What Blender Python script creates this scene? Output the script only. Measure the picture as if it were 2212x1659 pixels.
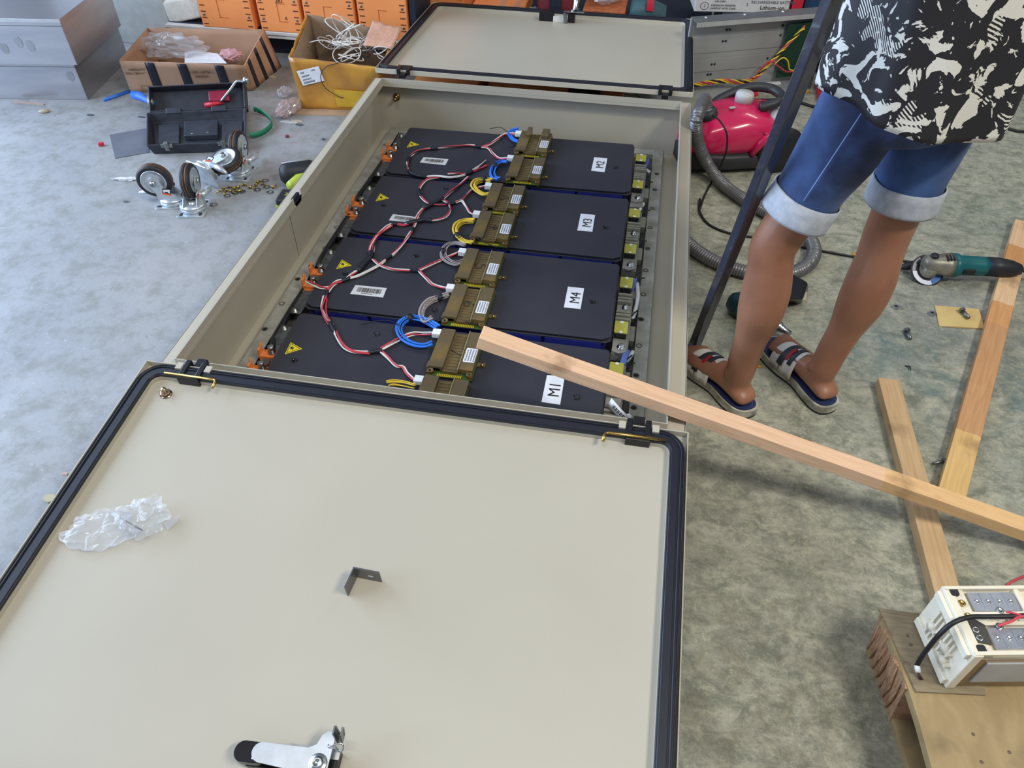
import bpy, bmesh, math, random
from mathutils import Vector, Matrix, Euler, Quaternion, noise as mnoise
random.seed(7)
for _o in list(bpy.data.objects): bpy.data.objects.remove(_o, do_unlink=True)
SC = bpy.context.scene
COL = SC.collection
# ---------------------------------------------------------------- camera
FPX, PX, PY, CH = 1621.4, 1106.0, 829.5, 1.4          # focal length in pixels, image centre, camera height (m)
RW = Matrix(((0.98425287, 0.12664893, -0.12331396),
             (0.17672886, -0.69070993, 0.70120376),
             (0.00363253, -0.71195494, -0.70221575)))   # rows: world X, Y, Z in camera axes (right, down, forward)
cam_d = bpy.data.cameras.new('camera'); cam = bpy.data.objects.new('camera', cam_d); COL.objects.link(cam)
cam_d.sensor_fit = 'HORIZONTAL'; cam_d.sensor_width = 36.0; cam_d.lens = FPX / 2212 * 36.0
cam_d.clip_start = 0.02; cam_d.clip_end = 100
_r = RW.col[0]; _u = -RW.col[1]; _b = -RW.col[2]
cam.matrix_world = Matrix(((_r[0], _u[0], _b[0], 0), (_r[1], _u[1], _b[1], 0), (_r[2], _u[2], _b[2], CH), (0, 0, 0, 1)))
SC.camera = cam
# ---------------------------------------------------------------- world and lights
W = bpy.data.worlds.new('world'); SC.world = W; W.use_nodes = True
_bg = W.node_tree.nodes['Background']; _bg.inputs[0].default_value = (0.80, 0.86, 1.0, 1); _bg.inputs[1].default_value = 0.36
def area(name, loc, target, sx, sy, power, color):
    l = bpy.data.lights.new(name, 'AREA'); l.shape = 'RECTANGLE'; l.size = sx; l.size_y = sy
    l.energy = power; l.color = color
    o = bpy.data.objects.new(name, l); COL.objects.link(o); o.location = loc
    o.rotation_euler = (Vector(target) - Vector(loc)).to_track_quat('-Z', 'Y').to_euler()
    return o
# daylight through the wide open workshop door on the left, ceiling tube lights elsewhere
area('door_daylight', (-5.0, 1.3, 1.9), (-0.4, 1.5, 0.2), 6.0, 3.2, 500, (0.57, 0.74, 1.0))
area('ceiling_tube_light', (2.3, -0.1, 3.8), (0.6, 1.4, 0), 1.5, 0.22, 118, (1.0, 0.96, 0.84))
area('ceiling_tube_light', (-0.5, 0.2, 3.9), (-0.4, 1.4, 0), 1.5, 0.22, 34, (1.0, 0.97, 0.90))
area('ceiling_tube_light', (2.0, 4.2, 3.9), (1.3, 2.8, 0), 1.5, 0.22, 22, (1.0, 0.97, 0.88))
SC.view_settings.view_transform = 'Standard'; SC.view_settings.look = 'None'
SC.view_settings.gamma = 1.0; SC.view_settings.use_curve_mapping = False
SC.view_settings.exposure = 0.0
# ---------------------------------------------------------------- pixel helpers (a pixel gives a direction, a surface gives the distance)
def ray(px, py):
    return RW @ Vector(((px - PX) / FPX, (py - PY) / FPX, 1.0))
def G(px, py, z=0.0):
    v = ray(px, py); return v * ((z - CH) / v.z) + Vector((0, 0, CH))
def atY(px, py, y):
    v = ray(px, py); return v * (y / v.y) + Vector((0, 0, CH))
def atX(px, py, x):
    v = ray(px, py); return v * (x / v.x) + Vector((0, 0, CH))
def hit(px, py, o, n):
    v = ray(px, py); c = Vector((0, 0, CH)); return c + v * ((Vector(o) - c).dot(n) / v.dot(n))
def lin(c):
    return tuple((x / 255 / 12.92) if x / 255 <= 0.04045 else ((x / 255 + 0.055) / 1.055) ** 2.4 for x in c)
# ---------------------------------------------------------------- materials
MATS = {}
def mat(name, c, rough=0.5, metal=0.0, c2=None, scale=20.0, detail=4.0, fac=1.0, bump=0.0, bscale=None, trans=0.0, ior=1.45,
        coat=0.0, stretch=None, emit=None, spec=0.5, rvar=0.0, lo=0.35, hi=0.65, alpha=1.0, sheen=0.0, sss=0.0):
    if name in MATS: return MATS[name]
    m = bpy.data.materials.new(name); m.use_nodes = True; nt = m.node_tree; N = nt.nodes; L = nt.links
    b = N['Principled BSDF']; col = lin(c) + (1,)
    b.inputs['Base Color'].default_value = col; b.inputs['Roughness'].default_value = rough; b.inputs['Metallic'].default_value = metal
    b.inputs['Specular IOR Level'].default_value = spec
    b.inputs['Transmission Weight'].default_value = trans; b.inputs['IOR'].default_value = ior; b.inputs['Coat Weight'].default_value = coat
    b.inputs['Alpha'].default_value = alpha
    if sheen: b.inputs['Sheen Weight'].default_value = sheen
    if sss:
        b.inputs['Subsurface Weight'].default_value = sss; b.inputs['Subsurface Radius'].default_value = (0.02, 0.008, 0.004)
        b.inputs['Subsurface Scale'].default_value = 0.5
    if c2 is None: c2 = tuple(min(255, x * 0.93) for x in c)
    tc = N.new('ShaderNodeTexCoord'); mp = N.new('ShaderNodeMapping'); L.new(tc.outputs['Object'], mp.inputs['Vector'])
    if stretch: mp.inputs['Scale'].default_value = stretch
    nz = N.new('ShaderNodeTexNoise'); nz.inputs['Scale'].default_value = scale; nz.inputs['Detail'].default_value = detail
    L.new(mp.outputs[0], nz.inputs['Vector'])
    rm = N.new('ShaderNodeMapRange'); rm.inputs['From Min'].default_value = lo; rm.inputs['From Max'].default_value = hi
    rm.inputs['To Max'].default_value = fac; L.new(nz.outputs['Fac'], rm.inputs['Value'])
    mx = N.new('ShaderNodeMix'); mx.data_type = 'RGBA'; mx.inputs['A'].default_value = col; mx.inputs['B'].default_value = lin(c2) + (1,)
    L.new(rm.outputs[0], mx.inputs['Factor']); L.new(mx.outputs['Result'], b.inputs['Base Color'])
    if rvar:
        rr = N.new('ShaderNodeMapRange'); rr.inputs['To Min'].default_value = max(0, rough - rvar); rr.inputs['To Max'].default_value = min(1, rough + rvar)
        L.new(nz.outputs['Fac'], rr.inputs['Value']); L.new(rr.outputs[0], b.inputs['Roughness'])
    if bump:
        bp = N.new('ShaderNodeBump'); bp.inputs['Strength'].default_value = bump; bp.inputs['Distance'].default_value = 0.002
        nb = N.new('ShaderNodeTexNoise'); nb.inputs['Scale'].default_value = bscale or scale * 4; nb.inputs['Detail'].default_value = 3
        L.new(mp.outputs[0], nb.inputs['Vector']); L.new(nb.outputs['Fac'], bp.inputs['Height']); L.new(bp.outputs[0], b.inputs['Normal'])
    if emit:
        b.inputs['Emission Color'].default_value = lin(emit[:3]) + (1,); b.inputs['Emission Strength'].default_value = emit[3]
    MATS[name] = m; return m
# ---------------------------------------------------------------- mesh builder
class MB:
    def __init__(s): s.v = []; s.f = []; s.sm = []
    def add(s, vs, fs, smooth=False, M=None):
        o = len(s.v)
        s.v += [(M @ Vector(p)) if M is not None else Vector(p) for p in vs]
        for f in fs: s.f.append([i + o for i in f]); s.sm.append(smooth)
        return s
    def bb(s, x0, x1, y0, y1, z0, z1, M=None):
        vs = [(x, y, z) for z in (z0, z1) for y in (y0, y1) for x in (x0, x1)]
        return s.add(vs, [(0, 2, 3, 1), (4, 5, 7, 6), (0, 1, 5, 4), (2, 6, 7, 3), (0, 4, 6, 2), (1, 3, 7, 5)], False, M)
    def box(s, c, d, M=None):
        return s.bb(c[0] - d[0] / 2, c[0] + d[0] / 2, c[1] - d[1] / 2, c[1] + d[1] / 2, c[2] - d[2] / 2, c[2] + d[2] / 2, M)
    def hexa(s, b, t):                       # 4 bottom points, 4 top points (ccw from above)
        return s.add(list(b) + list(t), [(3, 2, 1, 0), (4, 5, 6, 7), (0, 1, 5, 4), (1, 2, 6, 5), (2, 3, 7, 6), (3, 0, 4, 7)])
    def prism(s, poly, z0, z1, M=None, smooth=False):
        n = len(poly); vs = [(p[0], p[1], z0) for p in poly] + [(p[0], p[1], z1) for p in poly]
        return s.add(vs, [tuple(range(n - 1, -1, -1)), tuple(range(n, 2 * n))] + [(i, (i + 1) % n, n + (i + 1) % n, n + i) for i in range(n)], smooth, M)
    def tube(s, pts, r, n=8, M=None, caps=True, closed=False):
        pts = [Vector(p) for p in pts]; k = len(pts)
        rs = r if isinstance(r, (list, tuple)) else [r] * k
        T = []
        for i in range(k):
            if closed: t = pts[(i + 1) % k] - pts[i - 1]
            else: t = pts[min(i + 1, k - 1)] - pts[max(i - 1, 0)]
            T.append(t.normalized() if t.length > 1e-9 else Vector((0, 0, 1)))
        up = Vector((0, 0, 1)) if abs(T[0].z) < 0.9 else Vector((1, 0, 0))
        u = (up - T[0] * up.dot(T[0])).normalized(); vs = []
        for i in range(k):
            u = u - T[i] * u.dot(T[i]); u = u.normalized() if u.length > 1e-6 else T[i].orthogonal().normalized()
            w = T[i].cross(u)
            for j in range(n):
                a = 2 * math.pi * j / n; vs.append(pts[i] + (u * math.cos(a) + w * math.sin(a)) * rs[i])
        fs = []
        for i in range(k if closed else k - 1):
            a = i * n; b = ((i + 1) % k) * n
            for j in range(n): fs.append((a + j, a + (j + 1) % n, b + (j + 1) % n, b + j))
        if caps and not closed: fs += [tuple(range(n - 1, -1, -1)), tuple(range((k - 1) * n, k * n))]
        return s.add(vs, fs, True, M)
    def cyl(s, p0, p1, r, n=12, r2=None, M=None): return s.tube([p0, p1], [r, r if r2 is None else r2], n, M)
    def lathe(s, prof, n=24, M=None, smooth=True):
        k = len(prof); vs = [(p[0] * math.cos(2 * math.pi * j / n), p[0] * math.sin(2 * math.pi * j / n), p[1]) for p in prof for j in range(n)]
        fs = [(i * n + j, i * n + (j + 1) % n, (i + 1) * n + (j + 1) % n, (i + 1) * n + j) for i in range(k - 1) for j in range(n)]
        loop = prof[0] == prof[-1]
        if prof[0][0] > 1e-6 and not loop: fs.append(tuple(range(n - 1, -1, -1)))
        if prof[-1][0] > 1e-6 and not loop: fs.append(tuple(range((k - 1) * n, k * n)))
        return s.add(vs, fs, smooth, M)
    def loft(s, rings, M=None, smooth=True, caps=True, closed=True):
        n = len(rings[0]); vs = [p for r in rings for p in r]; fs = []
        m = n if closed else n - 1
        for i in range(len(rings) - 1):
            for j in range(m): fs.append((i * n + j, i * n + (j + 1) % n, (i + 1) * n + (j + 1) % n, (i + 1) * n + j))
        if caps and closed: fs += [tuple(range(n - 1, -1, -1)), tuple(range((len(rings) - 1) * n, len(rings) * n))]
        return s.add(vs, fs, smooth, M)
    def grid(s, fn, nu, nv, smooth=True, M=None):
        vs = [fn(i / nu, j / nv) for j in range(nv + 1) for i in range(nu + 1)]
        return s.add(vs, [(j * (nu + 1) + i, j * (nu + 1) + i + 1, (j + 1) * (nu + 1) + i + 1, (j + 1) * (nu + 1) + i) for j in range(nv) for i in range(nu)], smooth, M)
    def ball(s, c, r, n=12, M=None, sc=(1, 1, 1)):
        m = n // 2; prof = [(math.sin(math.pi * i / m), -math.cos(math.pi * i / m)) for i in range(m + 1)]
        T = Matrix.Translation(c) @ Matrix.Diagonal((r * sc[0], r * sc[1], r * sc[2], 1))
        return s.lathe(prof, n, (M @ T) if M is not None else T)
    def mesh(s, name):
        me = bpy.data.meshes.new(name); me.from_pydata([tuple(p) for p in s.v], [], s.f)
        me.polygons.foreach_set('use_smooth', s.sm); me.update(); return me
    def obj(s, name, m, parent=None, world=False, bevel=0, seg=2, label=None, sharp=None, solid=0, sub=0, kind=None, remesh=0, fix=True):
        me = s.mesh(name)
        if fix:
            b = bmesh.new(); b.from_mesh(me); bmesh.ops.recalc_face_normals(b, faces=b.faces); b.to_mesh(me); b.free()
        if world and parent is not None: me.transform(wm(parent).inverted())
        me.materials.append(m); o = bpy.data.objects.new(name, me); COL.objects.link(o)
        if parent is not None: o.parent = parent
        if solid:
            q = o.modifiers.new('s', 'SOLIDIFY'); q.thickness = solid; q.offset = 0
        if remesh:
            q = o.modifiers.new('r', 'REMESH'); q.mode = 'VOXEL'; q.voxel_size = remesh; q.use_smooth_shade = True
        if bevel:
            q = o.modifiers.new('b', 'BEVEL'); q.width = bevel; q.segments = seg; q.limit_method = 'ANGLE'; q.angle_limit = math.radians(35)
            q.harden_normals = False
        if sub:
            q = o.modifiers.new('d', 'SUBSURF'); q.levels = sub; q.render_levels = sub
        if sharp: me.set_sharp_from_angle(angle=math.radians(sharp))
        if label: o['label'] = label
        if kind: o['kind'] = kind
        return o
def wm(o):
    m = o.matrix_basis.copy(); p = o.parent
    while p is not None: m = p.matrix_basis @ m; p = p.parent
    return m
def tag(o, label, cat, group=None):
    o['label'] = label; o['category'] = cat
    if group: o['group'] = group
    return o
def thing(name, label, cat, loc=(0, 0, 0), rz=0.0, group=None, M=None):
    o = bpy.data.objects.new(name, None); COL.objects.link(o); o.empty_display_size = 0.05
    if M is not None: o.matrix_basis = M
    else: o.location = loc; o.rotation_euler = (0, 0, rz)
    if M is None: o.matrix_basis = Matrix.Translation(loc) @ Matrix.Rotation(rz, 4, 'Z')
    return tag(o, label, cat, group)
def dup(root, M, label=None, group=None):
    r = root.copy(); COL.objects.link(r); r.matrix_basis = M
    if label: r['label'] = label
    if group: r['group'] = group
    for ch in list(root.children):
        c = ch.copy(); COL.objects.link(c); c.parent = r
        for g in list(ch.children):
            e = g.copy(); COL.objects.link(e); e.parent = c
    return r
def TR(x, y, z): return Matrix.Translation((x, y, z))
def RZ(a): return Matrix.Rotation(math.radians(a), 4, 'Z')
def RX(a): return Matrix.Rotation(math.radians(a), 4, 'X')
def RY(a): return Matrix.Rotation(math.radians(a), 4, 'Y')
def frame(o, x, y):                            # matrix with origin o, x axis along x, y near y
    x = Vector(x).normalized(); y = Vector(y); y = (y - x * y.dot(x)).normalized(); z = x.cross(y)
    return Matrix(((x[0], y[0], z[0], o[0]), (x[1], y[1], z[1], o[1]), (x[2], y[2], z[2], o[2]), (0, 0, 0, 1)))
def catmull(pts, n=6, closed=False):
    P = [Vector(p) for p in pts]; k = len(P); out = []
    for i in range(k if closed else k - 1):
        p0 = P[i - 1] if (i > 0 or closed) else P[0]; p1 = P[i]; p2 = P[(i + 1) % k]; p3 = P[(i + 2) % k] if (i + 2 < k or closed) else P[-1]
        for j in range(n):
            t = j / n
            out.append(0.5 * ((2 * p1) + (p2 - p0) * t + (2 * p0 - 5 * p1 + 4 * p2 - p3) * t * t + (3 * p1 - p0 - 3 * p2 + p3) * t ** 3))
    if not closed: out.append(P[-1])
    return out
def rrect(w, h, r, n=5, cx=0, cy=0):
    out = []
    for (sx, sy, a0) in ((1, 1, 0), (-1, 1, 90), (-1, -1, 180), (1, -1, 270)):
        for i in range(n + 1):
            a = math.radians(a0 + 90 * i / n)
            out.append((cx + sx * (w / 2 - r) + r * math.cos(a), cy + sy * (h / 2 - r) + r * math.sin(a)))
    return out
def textmesh(txt, size, M, parent, m, name='lettering', align='CENTER', ext=0.0004, bold=0.0, sx=1.0):
    c = bpy.data.curves.new('t', 'FONT'); c.body = txt; c.size = size; c.align_x = align; c.align_y = 'CENTER'; c.extrude = ext; c.offset = bold
    c.resolution_u = 2
    o = bpy.data.objects.new('t', c); COL.objects.link(o)
    dg = bpy.context.evaluated_depsgraph_get(); me = bpy.data.meshes.new_from_object(o.evaluated_get(dg))
    bpy.data.objects.remove(o, do_unlink=True); bpy.data.curves.remove(c)
    me.transform(M @ Matrix.Diagonal((sx, 1, 1, 1))); me.name = name
    me.materials.clear(); me.materials.append(m)
    ob = bpy.data.objects.new(name, me); COL.objects.link(ob); ob.parent = parent
    return ob
def disp(p, s, a):                              # pseudo-random smooth offset
    return mnoise.noise_vector(Vector(p) * s) * a
# ---------------------------------------------------------------- common materials
m_black = mat('black_plastic', (30, 31, 36), 0.5)
m_blackgloss = mat('black_gloss', (20, 21, 26), 0.25)
m_rubber = mat('black_rubber', (28, 31, 42), 0.45)
m_steel = mat('zinc_steel', (196, 200, 202), 0.28, 1.0, c2=(160, 166, 168), scale=40)
m_dsteel = mat('dull_steel', (150, 152, 150), 0.42, 1.0, c2=(120, 122, 120), scale=60)
m_brass = mat('yellow_zinc', (196, 170, 96), 0.3, 1.0, c2=(150, 120, 70))
m_white = mat('white_plastic', (226, 228, 230), 0.45)
m_paper = mat('white_paper', (222, 224, 230), 0.7)
m_ink = mat('black_ink', (24, 24, 28), 0.7)
m_greyink = mat('grey_ink', (96, 98, 108), 0.7)
m_red = mat('red_plastic', (200, 40, 58), 0.4)
m_wred = mat('red_wire', (206, 62, 78), 0.45)
m_wwhite = mat('white_wire', (226, 222, 216), 0.45)
m_wblack = mat('black_wire', (26, 26, 30), 0.45)
m_wblue = mat('blue_wire', (44, 122, 226), 0.4)
m_wyel = mat('yellow_wire', (232, 200, 60), 0.4)
m_wgrey = mat('grey_wire', (160, 152, 150), 0.45)
# ================================================================ floor
def floor_material():
    m = bpy.data.materials.new('concrete_floor'); m.use_nodes = True; nt = m.node_tree; N = nt.nodes; L = nt.links
    b = N['Principled BSDF']; tc = N.new('ShaderNodeTexCoord')
    def nz(scale, detail=6, rough=0.6, stretch=None, dist=0.0):
        mp = N.new('ShaderNodeMapping'); L.new(tc.outputs['Object'], mp.inputs['Vector'])
        if stretch: mp.inputs['Scale'].default_value = stretch
        t = N.new('ShaderNodeTexNoise'); t.inputs['Scale'].default_value = scale; t.inputs['Detail'].default_value = detail
        t.inputs['Roughness'].default_value = rough; t.inputs['Distortion'].default_value = dist
        L.new(mp.outputs[0], t.inputs['Vector']); return t.outputs['Fac']
    def ramp(f, lo, hi, a=0.0, c=1.0):
        r = N.new('ShaderNodeMapRange'); r.inputs['From Min'].default_value = lo; r.inputs['From Max'].default_value = hi
        r.inputs['To Min'].default_value = a; r.inputs['To Max'].default_value = c; L.new(f, r.inputs['Value']); return r.outputs[0]
    def mix(fac, a, c):
        x = N.new('ShaderNodeMix'); x.data_type = 'RGBA'
        for k, val in (('Factor', fac), ('A', a), ('B', c)):
            if isinstance(val, tuple): x.inputs[k].default_value = lin(val) + (1,)
            elif isinstance(val, float): x.inputs[k].default_value = val
            else: L.new(val, x.inputs[k])
        return x.outputs['Result']
    def mul(a, c):
        x = N.new('ShaderNodeMath'); x.operation = 'MULTIPLY'; L.new(a, x.inputs[0])
        if isinstance(c, float): x.inputs[1].default_value = c
        else: L.new(c, x.inputs[1])
        return x.outputs[0]
    def blob(x, y, r, soft=1.0):                       # worn area with its own shape: distance to a point, roughened by noise
        mp = N.new('ShaderNodeMapping'); mp.inputs['Location'].default_value = (-x, -y, 0); L.new(tc.outputs['Object'], mp.inputs['Vector'])
        ln = N.new('ShaderNodeVectorMath'); ln.operation = 'LENGTH'; L.new(mp.outputs[0], ln.inputs[0])
        return ramp(ln.outputs['Value'], r * (1 - soft), r, 1.0, 0.0)
    # workshop side (x > 0) is rough and worn, door side is smoother
    sx = N.new('ShaderNodeSeparateXYZ'); L.new(tc.outputs['Object'], sx.inputs[0])
    worn = ramp(sx.outputs['X'], -0.9, 0.25)
    base = mix(worn, mix(ramp(nz(1.3, 3), 0.35, 0.65), (156, 157, 158), (140, 142, 146)), mix(ramp(nz(1.3, 3), 0.35, 0.65), (170, 168, 152), (156, 155, 140)))
    base = mix(mul(ramp(nz(14, 10, 0.72), 0.46, 0.62), 0.55), base, (112, 114, 104))
    base = mix(mul(mul(ramp(nz(13, 12, 0.78, (1, 1.5, 1), 0.5), 0.46, 0.60), worn), 0.75), base, (92, 98, 84))
    base = mix(mul(mul(ramp(nz(24, 12, 0.8), 0.52, 0.62), worn), 0.7), base, (178, 178, 152))
    base = mix(mul(mul(ramp(nz(42, 14, 0.85, (1, 1.6, 1), 0.4), 0.50, 0.56), worn), 0.42), base, (104, 106, 90))
    base = mix(mul(mul(ramp(nz(90, 14, 0.85, (1.6, 1, 1), 0.3), 0.54, 0.60), worn), 0.5), base, (196, 194, 172))
    base = mix(mul(ramp(nz(60, 8, 0.7), 0.60, 0.68), 0.5), base, (186, 188, 182))
    base = mix(mul(ramp(nz(45, 8, 0.7, (1, 2.2, 1)), 0.62, 0.70), 0.55), base, (84, 86, 82))
    for (x, y, r, c, f) in ((0.98, 1.62, 0.42, (66, 96, 100), 0.8), (0.72, 1.75, 0.2, (70, 104, 108), 0.7), (1.02, 1.95, 0.3, (112, 112, 122), 0.6), (1.25, 2.5, 0.25, (72, 104, 88), 0.7),
                            (0.36, 1.72, 0.25, (92, 118, 112), 0.5), (0.35, 0.65, 0.5, (92, 86, 68), 0.75), (0.3, 1.15, 0.35, (94, 92, 82), 0.5),
                            (0.8, 1.3, 0.35, (84, 96, 88), 0.5), (-1.35, 1.75, 0.35, (160, 154, 156), 0.6), (-0.96, 1.9, 0.2, (176, 168, 158), 0.4)):
        base = mix(mul(mul(blob(x, y, r), ramp(nz(8 + 10 * r, 9, 0.75, None, 0.8), 0.42, 0.62)), f), base, c)
    L.new(base, b.inputs['Base Color'])
    L.new(ramp(nz(7, 6), 0.3, 0.7, 0.36, 0.62), b.inputs['Roughness'])
    bp = N.new('ShaderNodeBump'); bp.inputs['Strength'].default_value = 0.25; bp.inputs['Distance'].default_value = 0.003
    L.new(nz(55, 8, 0.7), bp.inputs['Height']); L.new(bp.outputs[0], b.inputs['Normal'])
    return m
fl = MB().bb(-7.5, 7.5, -3.5, 8.0, -0.12, 0.0).obj('floor', floor_material()); fl['kind'] = 'structure'
m_wall = mat('painted_wall', (112, 116, 118), 0.8)
w_ = MB().bb(-7.5, 7.5, 7.9, 8.0, 0.0, 4.3).obj('wall_back', m_wall); w_['kind'] = 'structure'
w_ = MB().bb(7.4, 7.5, -3.5, 7.9, 0.0, 4.3).obj('wall_right', m_wall); w_['kind'] = 'structure'
# ================================================================ cabinet
m_cab = mat('pebble_grey_paint', (181, 175, 160), 0.36, c2=(177, 171, 156), scale=3, bump=0.04, bscale=260)
m_cabin = mat('pebble_grey_inner', (179, 173, 156), 0.45, c2=(171, 165, 150), scale=3)
LX0, LX1, LY0, LY1, LZ = -0.9748, 0.1360, 1.1068, 2.6886, 0.235
FW, FZ, TH = 0.0425, 0.216, 0.0025
OX0, OX1, OY0, OY1, BZ = LX0 - FW, LX1 + FW, LY0 - FW, LY1 + FW, 0.0
cab = thing('steel_cabinet', 'open pebble grey steel cabinet lying on its back, holding battery modules', 'cabinet', ((OX0 + OX1) / 2, (OY0 + OY1) / 2, 0))
b = MB(); b.bb(OX0, OX1, OY0, OY1, BZ, BZ + 0.006)
b.bb(OX0, OX0 + TH, OY0, OY1, BZ, FZ); b.bb(OX1 - TH, OX1, OY0, OY1, BZ, FZ); b.bb(OX0, OX1, OY0, OY0 + TH, BZ, FZ); b.bb(OX0, OX1, OY1 - TH, OY1, BZ, FZ)
b.obj('body', m_cabin, cab, True)
b = MB()
b.bb(OX0, LX0, OY0, OY1, FZ - TH, FZ); b.bb(LX1, OX1, OY0, OY1, FZ - TH, FZ); b.bb(LX0, LX1, OY0, LY0, FZ - TH, FZ); b.bb(LX0, LX1, LY1, OY1, FZ - TH, FZ)
b.obj('rim_flange', m_cab, cab, True, bevel=0.0012, seg=1)
b = MB(); t2 = 0.0022
ym = G(655, 420, LZ).y
b.bb(LX0 - t2, LX0, LY0, ym - 0.028, FZ, LZ); b.bb(LX0 - t2, LX0, ym + 0.028, LY1, FZ, LZ)
b.bb(LX1, LX1 + t2, LY0, LY1, FZ, LZ); b.bb(LX0 - t2, LX1 + t2, LY0 - t2, LY0, FZ, LZ); b.bb(LX0 - t2, LX1 + t2, LY1, LY1 + t2, FZ, LZ)
# lip turns down inside as well, hiding the return of the flange
b.bb(LX0 - t2, LX0, LY0, LY1, FZ - 0.012, FZ - TH); b.bb(LX0 - t2, LX1 + t2, LY1, LY1 + t2, FZ - 0.012, FZ - TH)
b.obj('rim_lip', m_cab, cab, True)
# welded seam and latch bridge at the middle of the left side
b = MB(); b.bb(OX0 + TH, OX0 + TH + 0.001, ym - 0.001, ym + 0.001, 0.01, FZ - 0.01); b.obj('wall_seam', mat('seam_grey', (120, 118, 108), 0.6), cab, True)
b = MB(); b.prism([(-0.03, 0), (-0.018, -0.016), (0.018, -0.016), (0.03, 0)], 0, 0.004, TR(LX0 - 0.004, ym, LZ - 0.018) @ RZ(90) @ RX(90)); b.bb(LX0 - 0.012, LX0 - 0.002, ym - 0.02, ym + 0.02, FZ, LZ - 0.006)
b.obj('latch_catch', m_rubber, cab, True, bevel=0.001)
for (px, py) in ((857, 209),):
    p = atY(px, py, OY1 - TH); mb = MB(); mb.cyl(p + Vector((0, -0.004, 0)), p, 0.014, 12); mb.cyl(p + Vector((0, -0.03, 0.0)), p, 0.0065, 8); mb.cyl(p + Vector((0, -0.014, 0)), p, 0.01, 6)
    mb.obj('earth_stud', m_brass, cab, True)
# ---- doors (local: x across, y away from the hinge, z up = inner face)
DW = OX1 - OX0
def door_part(D, name, Ld, gap_x):
    """pressed steel door pan seen from inside; D = world matrix"""
    hh = 0.019
    b = MB()
    b.bb(0, DW, 0, Ld, 0, 0.0025)
    b.bb(0, 0.0025, 0, Ld, 0, hh); b.bb(DW - 0.0025, DW, 0, Ld, 0, hh); b.bb(0, DW, 0, 0.0025, 0, hh); b.bb(0, DW, Ld - 0.0025, Ld, 0, hh)
    for v in b.v: v[:] = D @ v
    dr = b.obj('door', m_cab, cab, True, bevel=0.0015, seg=2)
    # inner return flange that carries the gasket
    def ring(o, i, r, z0, z1, mb):
        po = rrect(DW - 2 * o, Ld - 2 * o, max(r, 0.004), 6, DW / 2, Ld / 2); pi = rrect(DW - 2 * i, Ld - 2 * i, max(r - (i - o), 0.004), 6, DW / 2, Ld / 2); n = len(po)
        vs = [(p[0], p[1], z) for z in (z0, z1) for pp in (po, pi) for p in pp]
        fs = []
        for j in range(n):
            k = (j + 1) % n
            fs += [(j, k, n + k, n + j), (2 * n + j, 3 * n + j, 3 * n + k, 2 * n + k), (j, 2 * n + j, 2 * n + k, k), (n + j, n + k, 3 * n + k, 3 * n + j)]
        mb.add(vs, fs, False, D)
    mb = MB(); ring(0.012, 0.036, 0.045, 0.0025, hh - 0.006, mb); mb.obj('inner_channel', m_cabin, dr, True)
    mb = MB(); ring(0.0055, 0.036, 0.05, hh - 0.006, hh + 0.001, mb); ring(0.0115, 0.0145, 0.045, hh, hh + 0.004, mb); ring(0.0065, 0.0085, 0.05, hh, hh + 0.003, mb); ring(0.018, 0.033, 0.04, hh, hh + 0.0025, mb)
    mb.obj('gasket', m_rubber, dr, True, bevel=0.0008, seg=1)
    return dr, hh
def plane_uv(D, px, py, z=0.0):
    o = D @ Vector((0, 0, z)); n = (D.to_3x3() @ Vector((0, 0, 1)))
    return D.inverted() @ hit(px, py, o, n)
# near door, swings toward the camera, sagging a little below the rim
DN = TR(OX1, 1.070, 0.239) @ RZ(180) @ RX(-4.6)
dn, dh = door_part(DN, 'door', 0.86, 0)
# far door
DF = TR(OX0, 2.736, 0.232) @ RX(-2.5)
df, _ = door_part(DF, 'door', 0.875, 0)
m_hinge = mat('hinge_black', (22, 23, 28), 0.35)
def hinge(D, dr, x, pin=True, sgn=1):
    w = 0.05
    b = MB(); M = D @ TR(x, 0, 0)
    b.bb(-w / 2, -w / 2 + 0.012, -0.012, 0.03, 0.004, dh + 0.006, M); b.bb(w / 2 - 0.012, w / 2, -0.012, 0.03, 0.004, dh + 0.006, M)
    b.bb(-w / 2, w / 2, 0.010, 0.022, 0.002, dh - 0.004, M); b.bb(-w / 2, w / 2, 0.026, 0.042, 0.002, dh + 0.004, M); b.bb(-0.012, 0.012, -0.03, 0.0, -0.002, 0.012, M)
    b.obj('hinge', m_hinge, dr, True, bevel=0.0015)
    if pin:
        q = MB(); z = dh + 0.006
        q.tube([M @ Vector((0.055 * sgn, 0.034, z)), M @ Vector((-0.06 * sgn, 0.034, z)), M @ Vector((-0.065 * sgn, 0.036, z)), M @ Vector((-0.068 * sgn, 0.042, z + 0.002)), M @ Vector((-0.069 * sgn, 0.058, z + 0.002))], 0.0034, 8)
        q.obj('hinge_pin', m_brass, dr, True)
        for s_ in (-1, 1):
            xa = s_ * (w / 2 + 0.009); q = MB(); q.bb(xa - 0.007, xa + 0.007, -0.002, 0.016, dh - 0.004, dh + 0.0055, M)
            q.obj('hinge_bracket', m_cab, dr, True)
for px, py, sg in ((418, 800, 1), (1380, 925, -1)):
    hinge(DN, dn, plane_uv(DN, px, py, dh).x, True, sg)
for px, py in ((865, 160), (1437, 205)):
    hinge(DF, df, plane_uv(DF, px, py, dh).x, False)
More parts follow.
